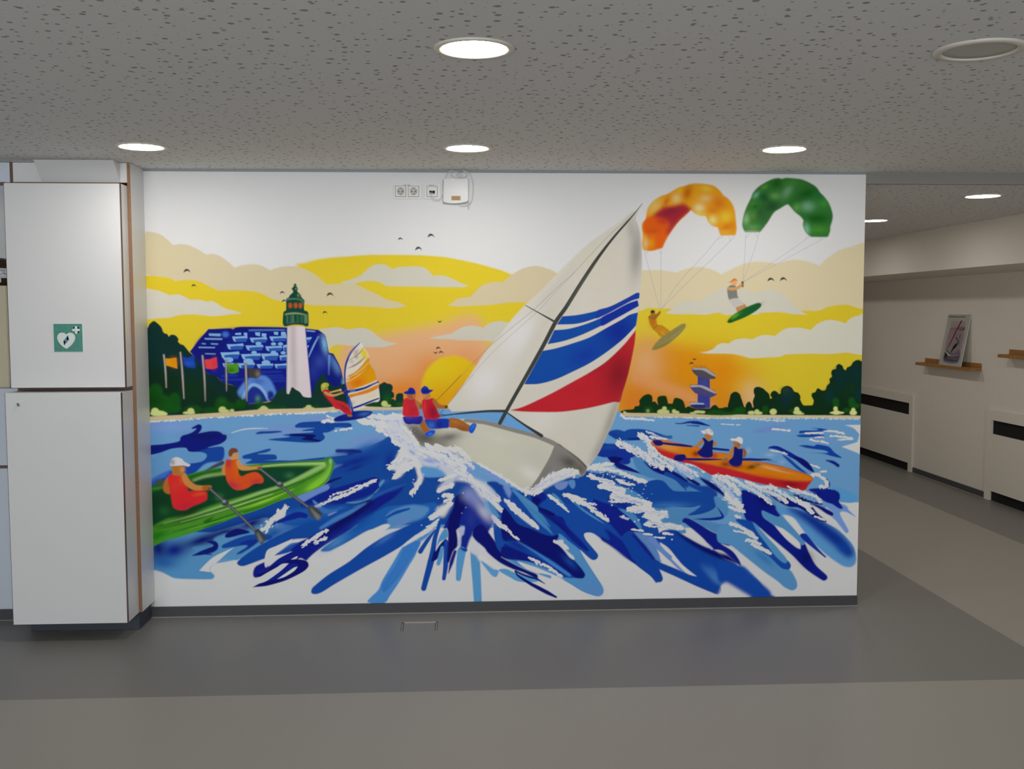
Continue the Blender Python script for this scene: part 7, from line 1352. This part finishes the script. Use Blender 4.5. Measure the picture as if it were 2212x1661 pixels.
def link(name,me,m=None,parent=None,loc=None):
    o=bpy.data.objects.new(name,me); col.objects.link(o)
    if m is not None: me.materials.append(m)
    if parent is not None: o.parent=parent
    if loc is not None: o.location=loc
    return o
def mesh_of(bm,name,smooth=False):
    me=bpy.data.meshes.new(name); bmesh.ops.recalc_face_normals(bm,faces=bm.faces); bm.to_mesh(me); bm.free()
    if smooth:
        for p in me.polygons: p.use_smooth=True
    return me
def base_of(parent):
    """world offset of the parent empties, so that parts can be given in room coordinates"""
    v=Vector((0,0,0))
    while parent is not None: v+=parent.location; parent=parent.parent
    return v
def box(name,x0,x1,y0,y1,z0,z1,m,parent=None,bev=0.0,seg=2):
    off=base_of(parent); bm=bmesh.new()
    c=Vector(((x0+x1)/2,(y0+y1)/2,(z0+z1)/2))-off
    bmesh.ops.create_cube(bm,size=1)
    bmesh.ops.scale(bm,vec=(x1-x0,y1-y0,z1-z0),verts=bm.verts)
    if bev: bmesh.ops.bevel(bm,geom=bm.edges[:],offset=bev,segments=seg,affect='EDGES')
    return link(name,mesh_of(bm,name),m,parent,c)
def prism(name,pts,axis,a0,a1,m,parent=None,bev=0.0):
    """extrude a 2-D outline; axis 'x': pts are (y,z); 'y': (x,z); 'z': (x,y)"""
    off=base_of(parent); bm=bmesh.new(); f={'x':lambda p,a:(a,p[0],p[1]),'y':lambda p,a:(p[0],a,p[1]),'z':lambda p,a:(p[0],p[1],a)}[axis]
    n=len(pts); cen=Vector(f((sum(p[0] for p in pts)/n,sum(p[1] for p in pts)/n),(a0+a1)/2))
    A=[bm.verts.new(Vector(f(p,a0))-cen) for p in pts]; B=[bm.verts.new(Vector(f(p,a1))-cen) for p in pts]
    bm.faces.new(A); bm.faces.new(B[::-1])
    for i in range(n): bm.faces.new((A[i],B[i],B[(i+1)%n],A[(i+1)%n]))
    if not bev: bmesh.ops.triangulate(bm,faces=[q for q in bm.faces if len(q.verts)>4])
    else: bmesh.ops.bevel(bm,geom=bm.edges[:],offset=bev,segments=2,affect='EDGES')
    return link(name,mesh_of(bm,name),m,parent,cen-off)
def lathe(name,prof,m,parent=None,loc=(0,0,0),n=40,axis='z',smooth=True):
    """revolve (r,h) profile"""
    bm=bmesh.new(); rings=[]
    for r,h in prof:
        if r<1e-6: rings.append([bm.verts.new((0,0,h))])
        else: rings.append([bm.verts.new((r*math.cos(2*math.pi*i/n),r*math.sin(2*math.pi*i/n),h)) for i in range(n)])
    for a,b in zip(rings,rings[1:]):
        for i in range(n):
            j=(i+1)%n
            if len(a)==1 and len(b)==1: continue
            if len(a)==1: bm.faces.new((a[0],b[i],b[j]))
            elif len(b)==1: bm.faces.new((a[i],a[j],b[0]))
            else: bm.faces.new((a[i],a[j],b[j],b[i]))
    if axis=='y': bmesh.ops.rotate(bm,verts=bm.verts,matrix=Matrix.Rotation(math.pi/2,3,'X'))   # h -> -y
    o=link(name,mesh_of(bm,name,smooth),m,parent,Vector(loc)-base_of(parent))
    return o
def tube(name,pts,r,m,parent=None,n=8,sub=8):
    P=[Vector(p) for p in pts]; S=[]
    for i in range(len(P)-1):
        a,b,c,d=P[max(i-1,0)],P[i],P[i+1],P[min(i+2,len(P)-1)]
        for k in range(sub):
            t=k/sub; S.append(.5*((2*b)+(c-a)*t+(2*a-5*b+4*c-d)*t*t+(3*b-a-3*c+d)*t**3))
    S.append(P[-1]); off=base_of(parent); org=S[0].copy(); bm=bmesh.new(); rings=[]
    up=Vector((.3,.9,.31)).normalized()
    for i,s in enumerate(S):
        T=(S[min(i+1,len(S)-1)]-S[max(i-1,0)]).normalized(); u=T.cross(up).normalized(); v=T.cross(u)
        rings.append([bm.verts.new(s-org+r*(math.cos(2*math.pi*k/n)*u+math.sin(2*math.pi*k/n)*v)) for k in range(n)])
    for a,b in zip(rings,rings[1:]):
        for k in range(n): bm.faces.new((a[k],a[(k+1)%n],b[(k+1)%n],b[k]))
    bm.faces.new(rings[0]); bm.faces.new(rings[-1][::-1])
    return link(name,mesh_of(bm,name,True),m,parent,org-off)
def empty(name,loc):
    o=bpy.data.objects.new(name,None); col.objects.link(o); o.location=loc; o.empty_display_size=.05; return o
def tag(o,label=None,cat=None,group=None,kind=None):
    if label: o['label']=label
    if cat: o['category']=cat
    if group: o['group']=group
    if kind: o['kind']=kind
    return o
def struct(o,label=None): return tag(o,label=label,kind='structure')

# ------------------------------------------------------------------ materials
M_dark=mat('linoleum_dark_grey',FLOOR_D,.42,spec=.35,noise=.05,nscale=180)
M_light=mat('linoleum_light_grey',FLOOR_L,.45,spec=.35,noise=.04,nscale=180)
M_wall=mat('wall_paint_white',WALL,.8,spec=.2,noise=.01,nscale=8,bump=.12,bscale=400)
M_corr=mat('wall_paint_corridor',CORR,.8,spec=.2,noise=.01,nscale=8,bump=.1,bscale=400)
M_ceil=ceiling_mat()
M_base=mat('skirting_charcoal',(72,72,76),.5,noise=.03)
M_weld=mat('floor_weld_grey',(158,156,152),.5)
M_lam=mat('laminate_white',(222,222,222),.38,spec=.4,noise=.012,nscale=300)
M_lamb=mat('laminate_cool_white',(206,214,226),.4,spec=.4,noise=.01,nscale=300)
M_edge=mat('beech_edge_band',(150,110,82),.5,noise=.08,nscale=60)
M_edged=mat('brown_edge_band',(104,80,72),.5,noise=.06,nscale=60)
M_plinth=mat('plinth_charcoal',(58,62,70),.5)
M_trim=mat('shadow_gap_grey',(152,158,162),.6)
M_lampring=mat('lamp_ring_white',(214,208,196),.4)
M_lamp=emit_mat('lamp_diffuser',LAMP_COL,LAMP)
M_lamp2=emit_mat('lamp_diffuser_corridor',LAMP_COL,LAMP2)
M_grille=mat('speaker_mesh_grey',(188,185,176),.6,noise=.12,nscale=900,bump=.5,bscale=900)
M_plast=mat('plastic_white',(236,235,233),.3,spec=.5)
M_well=mat('socket_well_grey',(196,192,186),.4)
M_plast2=mat('plastic_light_grey',(176,173,168),.35,spec=.5)
M_black=mat('black_void',(10,10,10),.8)
M_green=mat('sign_green',(62,138,122),.25,spec=.5,noise=.12,nscale=60,bump=.25,bscale=120)
M_signw=mat('sign_white',(222,230,226),.3)
M_bolt=mat('sign_bolt_blue_green',(84,128,150),.3)
M_tan=mat('label_tan',(206,170,120),.6,noise=.1,nscale=90)
M_ink=mat('print_grey',(128,126,124),.6)
M_inkl=mat('print_tan_grey',(156,128,90),.6)
M_cable=mat('cable_grey_white',(226,226,226),.4)
M_led=emit_mat('led_amber',(1,.35,.08),3.0)
M_ledw=emit_mat('led_white',(1,1,1),4.0)
M_metal=mat('brushed_steel',(190,186,176),.32,metal=.9)
M_chrome=mat('chrome_lock',(170,172,186),.22,metal=1)
M_oak=mat('oak_shelf',(158,112,58),.5,noise=.12,nscale=30)
M_board=mat('poster_board_white',(236,234,228),.35)
M_cream=mat('cream_board',(212,200,172),.5)
M_glass=mat('amber_glass',(58,32,12),.12,spec=.6)
M_blue=mat('print_blue',(48,58,140),.5)
M_red=mat('print_red',(188,52,52),.5)

# ------------------------------------------------------------------ structure
H,HC,W=2.38,2.318,3.841
XR,XS=6.221,5.640
fl=struct(box('floor',-4.2,8.0,-9.2,9.2,-.12,0,M_dark),'dark grey linoleum floor with lighter grey bands')
tag(box('linoleum_sheet',-4.2,8.0,-9.2,-1.176,0,.0006,M_light,fl)); tag(box('linoleum_sheet',4.376,5.575,-1.176,9.2,0,.0006,M_light,fl))
struct(box('ceiling',-4.2,8.0,-9.2,0,H,H+.1,M_ceil),'white perforated plasterboard ceiling of the hall')
struct(box('ceiling',W-.0,8.0,0.03,9.2,HC,HC+.162,M_ceil),'lower perforated ceiling of the side passage')
struct(box('wall_back',-.62,W-.001,0.002,.24,0,H,M_wall),'white wall that carries the mural')
struct(box('wall_passage',W-.2,W-.001,.24,9.2,0,H,M_corr),'passage wall behind the mural')
struct(box('wall_right',XR,XR+.15,-9.2,9.2,0,H+.1,M_corr),'long right wall of the passage')
struct(prism('wall_soffit',[(XS,HC+.05),(XR,HC+.05),(XR,1.951),(XS,1.970)],'y',-9.2,9.2,M_corr),'boxed-in duct along the top of the right wall')
struct(box('wall_end',W-.2,XR+.15,9.2,9.35,0,H,M_corr),'far end wall of the passage')
struct(box('wall_left',-4.35,-4.2,-9.2,1.4,0,H,M_wall),'left wall of the hall')
struct(box('wall_left',-4.2,-.62,1.25,1.4,0,H,M_wall),'white wall behind the counter opening')
struct(box('trim_1',W-.001,XS,-.0,.03,HC,H,mat('fascia_grey',FASCIA,.7)),'grey fascia where the hall ceiling steps down')
struct(box('trim_2',0,W-.001,-.006,.002,2.367,H,M_trim),'thin grey shadow-gap profile above the mural')
# window wall behind the camera (daylight)
wf=struct(box('wall_front',-4.2,8.0,-9.35,-9.2,0,H,M_wall),'wall with a window band behind the viewer')
wn=struct(empty('window_1',(WIN_X,-9.2,1.45)),'wide window behind the viewer')
box('window_frame',WIN_X-WIN_W/2-.06,WIN_X+WIN_W/2+.06,-9.199,-9.17,.5,.56,M_plast,wn); box('window_frame',WIN_X-WIN_W/2-.06,WIN_X+WIN_W/2+.06,-9.199,-9.17,2.26,2.32,M_plast,wn)
for k in range(5):
    xx=WIN_X-WIN_W/2+k*WIN_W/4; box('mullion',xx-.03,xx+.03,-9.199,-9.165,.5,2.32,M_plast,wn)
# skirtings
bb=struct(box('baseboard_back',-.016,W,-.014,.002,0,.0545,M_base),'charcoal skirting under the mural'); box('weld_strip',-.016,W,-.025,-.014,0,.0025,M_weld,bb)
bb=struct(box('baseboard_left',-4.2,-.563,-.014,.002,0,.0545,M_base),'charcoal skirting under the counter'); box('weld_strip',-4.2,-.575,-.030,-.014,0,.0025,M_weld,bb)
bb=struct(box('baseboard_right',XR-.014,XR,3.135,4.56,0,.052,M_base),'dark skirting between the radiator covers'); box('weld_strip',XR-.026,XR-.014,3.135,4.56,0,.0025,M_weld,bb)

# ------------------------------------------------------------------ mural
MX0,MX1,MZ0,MZ1=-.005,W,.0545,2.367
pt=Painter(MX0*1000,MX1*1000,MZ0*1000,MZ1*1000,620,(242,242,242)); pt.run(MURAL)
bm=bmesh.new(); bmesh.ops.create_cube(bm,size=1); bmesh.ops.scale(bm,vec=(MX1-MX0,.004,MZ1-MZ0),verts=bm.verts)
uvl=bm.loops.layers.uv.new('paint')
for fc in bm.faces:
    for lp in fc.loops: lp[uvl].uv=((lp.vert.co.x)/(MX1-MX0)+.5,(lp.vert.co.z)/(MZ1-MZ0)+.5)
mural=link('mural',mesh_of(bm,'mural'),picture_mat('mural_paint',pt,.7,.10,.12),None,((MX0+MX1)/2,-.0005,(MZ0+MZ1)/2))
tag(mural,'large spray-painted mural of a sailing yacht, lighthouse, kites and rowing boats on choppy sea','mural')

# ------------------------------------------------------------------ ceiling fittings
def downlight(x,y,z,m,label,cat='ceiling lamp',group='recessed downlights'):
    e=tag(empty('recessed_downlight',(x,y,z)),label,cat,group)
    lathe('trim_ring',[(.0935,-.001),(.0945,-.0045),(.1,-.006),(.113,-.005),(.1165,0),(.0935,0)],M_lampring,e,(x,y,z),48)
    lathe('diffuser',[(0,-.0035),(.05,-.0035),(.0935,-.003),(.0935,-.0005)],m,e,(x,y,z),48)
downlight(1.691,-2.525,H,M_lamp,'large round downlight nearest the viewer, alone near the top of the picture')
downlight(.215,-.735,H,M_lamp,'round downlight at the left, above the white cabinet')
downlight(1.684,-.750,H,M_lamp,'round downlight in the middle, above the white access point')
downlight(3.146,-.772,H,M_lamp,'round downlight above the two painted kites')
downlight(4.775,.545,HC,M_lamp2,'round downlight in the lower passage ceiling, right of the mural')
downlight(4.790,2.200,HC,M_lamp2,'farthest round downlight, half hidden by the edge of the mural wall')
downlight(4.790,3.855,HC,M_lamp2,'added downlight deeper in the passage, unseen behind the mural wall')  # unseen lamp added to brighten the passage wall
downlight(4.790,5.510,HC,M_lamp2,'last downlight of the passage, added unseen behind the mural wall for more light')  # second hidden lamp, added for more light deep in the passage
downlight(4.770,-1.110,H,M_lamp2,'added downlight of the hall ceiling, unseen past the right edge of the picture')  # out-of-view lamp added to lift the passage and the right-hand floor
e=tag(empty('ceiling_speaker',(3.138,-2.570,H)),'round grey mesh loudspeaker set in the ceiling at upper right','speaker')
lathe('rim',[(.098,-.001),(.099,-.006),(.106,-.008),(.122,-.006),(.127,0),(.098,0)],M_lampring,e,(3.138,-2.570,H),48)
lathe('grille',[(0,-.0022),(.06,-.0024),(.095,-.003),(.098,-.0005)],M_grille,e,(3.138,-2.570,H),48)

# ------------------------------------------------------------------ built-in cabinets at the left
XL,XI=-.573,-.016
c=tag(empty('cabinet_housing',(-.3,0,0)),'white floor-to-ceiling housing with beech-edged side boards around the cabinets','housing')
sp=box('side_board',XI,0,-.2175,-.003,.09,H-.002,M_lam,c); box('edge_band',XI,0,-.2194,-.2175,.09,H-.002,M_edge,sp)
sp=box('side_board',-.589,XL,-.2175,-.003,.09,H-.002,M_lam,c); box('edge_band',-.589,XL,-.2194,-.2175,.09,H-.002,M_edged,sp)
hd=box('header_board',XL,XI,-.2194,-.2034,2.282,H-.002,M_lam,c); box('edge_band',XL,XI,-.2194,-.004,2.2795,2.2820,M_edge,hd)
hd=box('header_board',-1.7,-.589,-.2194,-.2034,2.282,H-.002,M_lamb,c); box('edge_band',-1.7,-.62,-.2194,-.2034,2.266,2.2820,M_edged,hd)
box('shelf_board',XL,XI,-.216,-.004,1.2415,1.2595,M_edged,c)
box('plinth',-.563,-.016,-.222,-.016,0,.088,M_plinth,c)
box('plinth_weld',-.563,-.012,-.229,-.222,0,.001,M_base,c)
def cabinet(z0,z1,yf,label,lock):
    e=tag(empty('wall_cabinet' if z0>1 else 'base_cabinet',((XL+XI)/2,-.2,z0)),label,'cabinet')
    box('body',XL,XI-.0006,yf+.0195,-.2196 if z0>1 else -.2196,z0,z1,M_lam,e)
    d=box('door',XL+.001,XI-.003,yf,yf+.019,z0+.001,z1-.001,M_lam,e)
    for a in ((XI-.003,XI-.0006,yf+.0008,yf+.019,z0,z1),(XL-.0015,XL+.001,yf+.0008,yf+.019,z0,z1)): box('edge_band',*a,M_edged,d)
    box('edge_band',XL+.001,XI-.003,yf+.0008,yf+.019,z1-.001,z1+.0008,M_lam if z0<1 else M_edged,d)
    if lock:
        k=lathe('lock',[(0,.004),(.0042,.004),(.0045,.0055),(.0078,.005),(.0088,.002),(.0092,0)],M_chrome,d,(-.511,yf-.0002,1.184),24,'y')
        box('keyhole',-.5116,-.5104,yf-.0052,yf-.0040,1.1815,1.1865,M_black,None).parent=d
    return e
cu=cabinet(1.261,2.264,-.331,'white upper wall cabinet whose door carries the green heart sign',False)
cl=cabinet(.089,1.240,-.402,'deeper white lower cabinet with a small round lock, above a dark plinth',True)
for o in list(cl.children_recursive):
    if o.name.startswith('keyhole'):
        b=base_of(o.parent); o.location=o.location-b
tag(prism('slanted_cover',[(-.2198,2.283),(-.2198,H-.001),(-.314,H-.001),(-.312,H-.004)],'x',-.434,-.050,M_lam),'wedge-shaped white cover slanting from the cabinet top to the ceiling','cover')
# AED sign on the upper door
sx0,sx1,sz0,sz1,sy=-.357,-.2185,1.4395,1.577,-.3312
s=tag(empty('defibrillator_sign',((sx0+sx1)/2,sy,sz0)),'square green sign with white heart, lightning bolt and cross','sign')
box('plate',sx0-.0025,sx1+.0035,sy-.0012,sy,sz0-.0015,sz1+.0035,M_signw,s); box('green_field',sx0,sx1,sy-.0018,sy-.0012,sz0,sz1,M_green,s)
def sgn(pts): # sign picture coordinates 0..1 -> room
    return [(sx0+u*(sx1-sx0),sz1-v*(sz1-sz0)) for u,v in pts]
hp=[]
for u,v in ((.435,.385),(.40,.345),(.35,.318),(.29,.312),(.22,.325),(.165,.365),(.130,.425),(.118,.49),(.125,.555),(.155,.635),(.21,.715),(.29,.80),(.37,.862),(.435,.895),(.50,.85),(.575,.79),(.65,.71),(.71,.62),(.738,.555),(.748,.49),(.738,.43),(.705,.37),(.655,.33),(.59,.315),(.53,.32),(.475,.348)): hp.append((u,v))
prism('heart',sgn(hp),'y',sy-.0024,sy-.0018,M_signw,s)
prism('lightning_bolt',sgn([(.492,.405),(.332,.615),(.408,.62),(.358,.775),(.53,.572),(.445,.567)]),'y',sy-.0030,sy-.0024,M_bolt,s)
prism('cross',sgn([(.742,.085),(.832,.085),(.832,.175),(.918,.175),(.918,.262),(.836,.262),(.836,.35),(.745,.35),(.745,.262),(.655,.262),(.655,.175),(.742,.175)]),'y',sy-.0024,sy-.0018,M_signw,s)
# counter at the far left
c=tag(empty('reception_counter',(-1.1,.25,0)),'pale counter front left of the lower cabinet, with a thin brown seam','counter')
box('front_panel',-4.2,-.622,-.0,.018,.0545,.811,M_lamb,c); box('front_panel',-4.2,-.622,-.0,.018,.828,1.222,M_lamb,c); box('seam_strip',-4.2,-.622,.001,.018,.811,.828,M_edged,c)
box('counter_top',-4.2,-.622,-.004,.55,1.222,1.235,M_lamb,c); box('carcass',-4.2,-.622,.019,.5,.0,1.221,M_lam,c)
tag(box('storage_box',-1.05,-.742,.05,.34,1.2355,1.775,M_cream,None,.004),'cream box standing on the counter beside the upper cabinet','box')
b=tag(empty('amber_bottle',(-.800,.12,1.7755)),'dark amber bottle with a white label on the cream box','bottle')
lathe('glass',[(0,0),(.05,0),(.055,.004),(.056,.02),(.056,.115),(.050,.132),(.036,.142),(.02,.147),(.0,.148)],M_glass,b,(-.800,.12,1.7755),36)
lathe('label',[(.0562,.040),(.0568,.040),(.0568,.092),(.0562,.092)],M_signw,b,(-.800,.12,1.7755),36)
for a0,a1,z,m in ((-75,-45,.078,M_blue),(-60,-35,.062,M_blue),(-80,-62,.060,M_blue),(-52,-46,.066,M_red)):
    bmx=bmesh.new(); vs=[]
    for k in range(5):
        a=math.radians(a0+(a1-a0)*k/4); q=z+.003*math.sin(k*1.6)
        vs.append((bmx.verts.new((.0571*math.cos(a),.0571*math.sin(a),q)),bmx.verts.new((.0571*math.cos(a),.0571*math.sin(a),q+.003))))
    for p,q in zip(vs,vs[1:]): bmx.faces.new((p[0],q[0],q[1],p[1]))
    link('label_print',mesh_of(bmx,'label_print'),m,b,(0,0,0))

# ------------------------------------------------------------------ sockets, access point, cables at the top of the mural
def socket_frame(x0,x1,label,name):
    e=tag(empty(name,((x0+x1)/2,-.0025,2.2275)),label,'socket')
    box('cover_frame',x0,x1,-.0115,-.0026,2.2275,2.3070,M_plast,e,.003); return e
e=socket_frame(1.2975,1.4490,'white double power socket on the wall, left of the data socket','power_socket')
for x in (1.3365,1.4045):
    box('insert_joint',x-.0285,x+.0285,-.0119,-.0113,2.2385,2.2955,M_ink,e)
    ins=box('insert',x-.0275,x+.0275,-.0135,-.0115,2.2395,2.2945,M_plast,e,.001)
    lathe('well',[(0,.0006),(.0160,.0006),(.0178,.0020),(.0195,.0022),(.0205,0)],M_well,ins,(x,-.0134,2.2675),28,'y')
    for dx in (-.0095,.0095): lathe('pin_hole',[(0,.0004),(.0028,.0004),(.0028,0)],M_black,ins,(x+dx,-.0139,2.2665),12,'y')
    for dz in (-.0165,.0165): box('earth_clip',x-.003,x+.003,-.0162,-.0140,2.2675+dz-.0015,2.2675+dz+.0015,M_ink,ins)
def smudge_text(x,z,n,e):
    for k in range(n):
        if k in (4,): continue
        box('marking',x+k*.0038,x+k*.0038+.0027,-.0118,-.0113,z,z+.0038,M_ink,e)
smudge_text(1.353,2.2975,9,e)
e=socket_frame(1.4605,1.5475,'white twin data socket with a cable plugged in, beside the access point','data_socket')
box('insert_joint',1.4735,1.5305,-.0119,-.0113,2.2385,2.2955,M_ink,e)
ins=box('insert',1.4745,1.5295,-.0135,-.0115,2.2395,2.2945,M_plast,e,.001)
box('port_plate',1.4865,1.5180,-.0150,-.0135,2.2515,2.2720,M_plast2,ins)
for x in (1.4885,1.5035): box('port',x,x+.0125,-.0156,-.0148,2.2580,2.2700,M_black,ins)
smudge_text(1.487,2.2975,7,e)
e=tag(empty('access_point',(1.6255,-.003,2.20)),'white wireless access point with a tan label, mounted under the ceiling','access point')
out=[(1.564,2.333),(1.692,2.333),(1.6925,2.214),(1.675,2.210),(1.655,2.2065),(1.632,2.204),(1.61,2.2035),(1.585,2.2055),(1.5605,2.210)]
prism('housing',out,'y',-.034,-.0026,M_plast,e,.004)
prism('base_plate',[(1.5585,2.325),(1.565,2.334),(1.69,2.334),(1.694,2.23),(1.694,2.2055),(1.63,2.1985),(1.5585,2.2030)],'y',-.012,-.0026,M_plast2,e,.002)
box('type_label',1.6035,1.6525,-.0345,-.0340,2.2185,2.2415,M_tan,e)
for k,(a,w) in enumerate(((1.612,.032),(1.6085,.038),(1.611,.034),(1.609,.037))): box('label_print',a,a+w,-.0347,-.0345,2.2225+k*.0042,2.2242+k*.0042,M_inkl,e)
box('status_light',1.6085,1.6115,-.0343,-.0338,2.3295,2.3312,M_led,e)
tag(tube('network_cable',[(1.4935,-.017,2.262),(1.4965,-.022,2.245),(1.506,-.020,2.228),(1.523,-.017,2.2185),(1.540,-.015,2.2235),(1.553,-.013,2.240),(1.5595,-.011,2.262)],.0022,M_cable),'short pale cable sagging from the data socket to the access point','cable')
tag(tube('power_cable',[(1.642,-.016,2.1990),(1.652,-.020,2.194),(1.670,-.022,2.193),(1.690,-.021,2.199),(1.708,-.020,2.215),(1.716,-.018,2.250),(1.718,-.015,2.295),(1.712,-.015,2.335),(1.700,-.014,2.360),(1.684,-.013,2.371),(1.664,-.013,2.375)],.0022,M_cable),'thin cable curving round the right side of the access point','cable')
tag(tube('antenna_cable',[(1.571,-.012,2.330),(1.576,-.012,2.347),(1.586,-.012,2.362),(1.600,-.012,2.374),(1.622,-.013,2.372),(1.648,-.018,2.360),(1.656,-.020,2.345),(1.645,-.020,2.337),(1.625,-.019,2.337),(1.608,-.018,2.345),(1.602,-.016,2.360),(1.606,-.013,2.375)],.0020,M_cable),'pale cable looped between the access point and the ceiling','cable')
tag(tube('cable_loop',[(1.640,-.010,2.375),(1.634,-.016,2.357),(1.644,-.022,2.342),(1.665,-.022,2.338),(1.682,-.020,2.346),(1.684,-.018,2.360),(1.668,-.014,2.373)],.0020,M_cable),'smaller loop of pale cable above the access point','cable')
tag(tube('cable_tie',[(1.684,-.024,2.205),(1.690,-.026,2.196),(1.694,-.022,2.184),(1.692,-.018,2.174)],.0032,M_cable,n=6),'end of a white cable tie hanging below the access point','cable tie')

# ------------------------------------------------------------------ floor box
e=tag(empty('floor_box',(1.425,-.26,0)),'flush floor socket box with a bright metal rear edge, in front of the mural','floor socket')
x0,x1,y0,y1=1.333,1.518,-.336,-.183
box('lid',x0+.013,x1-.013,y0+.008,y1-.010,0,.0008,M_dark,e)
box('metal_edge',x0+.008,x1-.006,y1-.010,y1-.002,0,.0032,M_metal,e)
for xa in (x0,x1-.008): box('side_frame',xa,xa+.008,y0,y1-.010,0,.0008,M_dark,e)
for xa in (x0-.0012,x0+.0095,x1-.0108,x1): box('groove',xa,xa+.0016,y0+.004,y1-.004,0,.0011,M_black,e)
for xa in (x0,x1-.008): box('corner',xa,xa+.009,y1-.014,y1,0,.0020,M_plinth,e)

# ------------------------------------------------------------------ radiator covers and picture ledges on the right wall
XF=6.193
def radiator_cover(y0,y1,label):
    e=tag(empty('radiator_cover',((XF+XR)/2,(y0+y1)/2,0)),label,'radiator cover','radiator covers along the passage')
    m=.083
    box('top_rail',XF,XR-.001,y0,y1,.697,.780,M_rad,e); box('side_post',XF,XR-.001,y0,y0+m,0.001,.697,M_rad,e); box('side_post',XF,XR-.001,y1-m,y1,0.001,.697,M_rad,e)
    box('front_panel',XF+.002,XF+.020,y0+m+.004,y1-m-.004,.085,.577,M_rad,e)
    box('dark_interior',XR-.006,XR-.001,y0+m,y1-m,0.001,.697,M_black,e)
M_rad=mat('radiator_cover_white',CORR,.5,spec=.3)
radiator_cover(4.556,6.30,'white radiator cover farther down the passage, left of the dark skirting')
radiator_cover(1.35,3.112,'nearer white radiator cover cut off by the right edge of the picture')
def ledge(y0,y1,zt,label):
    e=tag(empty('picture_ledge',(6.16,(y0+y1)/2,zt-.027)),label,'shelf','picture ledges on the right wall')
    box('shelf_board',6.116,XR-.001,y0,y1,zt-.027,zt,M_oak,e,.001); box('back_rail',XR-.008,XR-.001,y0,y1,zt,zt+.040,M_oak,e,.001)
ledge(3.265,4.352,1.128,'brown wooden picture ledge that holds the poster')
ledge(1.73,2.812,1.270,'higher brown picture ledge at the right edge of the picture')
# poster leaning on the ledge
PY0,PY1=3.47,3.895; PZ0=1.1285; PB,PT=6.134,6.2165; PH=.478
p=tag(empty('sailing_poster',(PB,(PY0+PY1)/2,PZ0)),'white poster with a windsurfing photo leaning on the picture ledge','poster')
tilt=math.atan2(PT-PB,.47)
pp=Painter(0,425,0,480,2400,(234,232,226)); pp.run(POSTER)
bm=bmesh.new(); bmesh.ops.create_cube(bm,size=1); bmesh.ops.scale(bm,vec=(.425,.004,PH),verts=bm.verts); bmesh.ops.translate(bm,vec=(0,.002,PH/2),verts=bm.verts)
o=link('backing_board',mesh_of(bm,'backing_board'),M_board,p,(0,0,0)); 
bm=bmesh.new(); q=[bm.verts.new(v) for v in ((-.2125,-.0006,0.001),(.2125,-.0006,0.001),(.2125,-.0006,PH-.001),(-.2125,-.0006,PH-.001))]; fq=bm.faces.new(q); uvl=bm.loops.layers.uv.new('paint')
for lp,uv in zip(fq.loops,((0,0),(1,0),(1,1),(0,1))): lp[uvl].uv=uv
bmesh.ops.solidify(bm,geom=[fq],thickness=-.0003)
o2=link('print',mesh_of(bm,'print'),picture_mat('poster_print',pp,.12,0,.5),p,(0,0,0))
# local x runs along -y of the room, local y into the wall; lean back by the tilt
p.rotation_euler=Euler((-tilt,0,-math.pi/2),'XYZ')
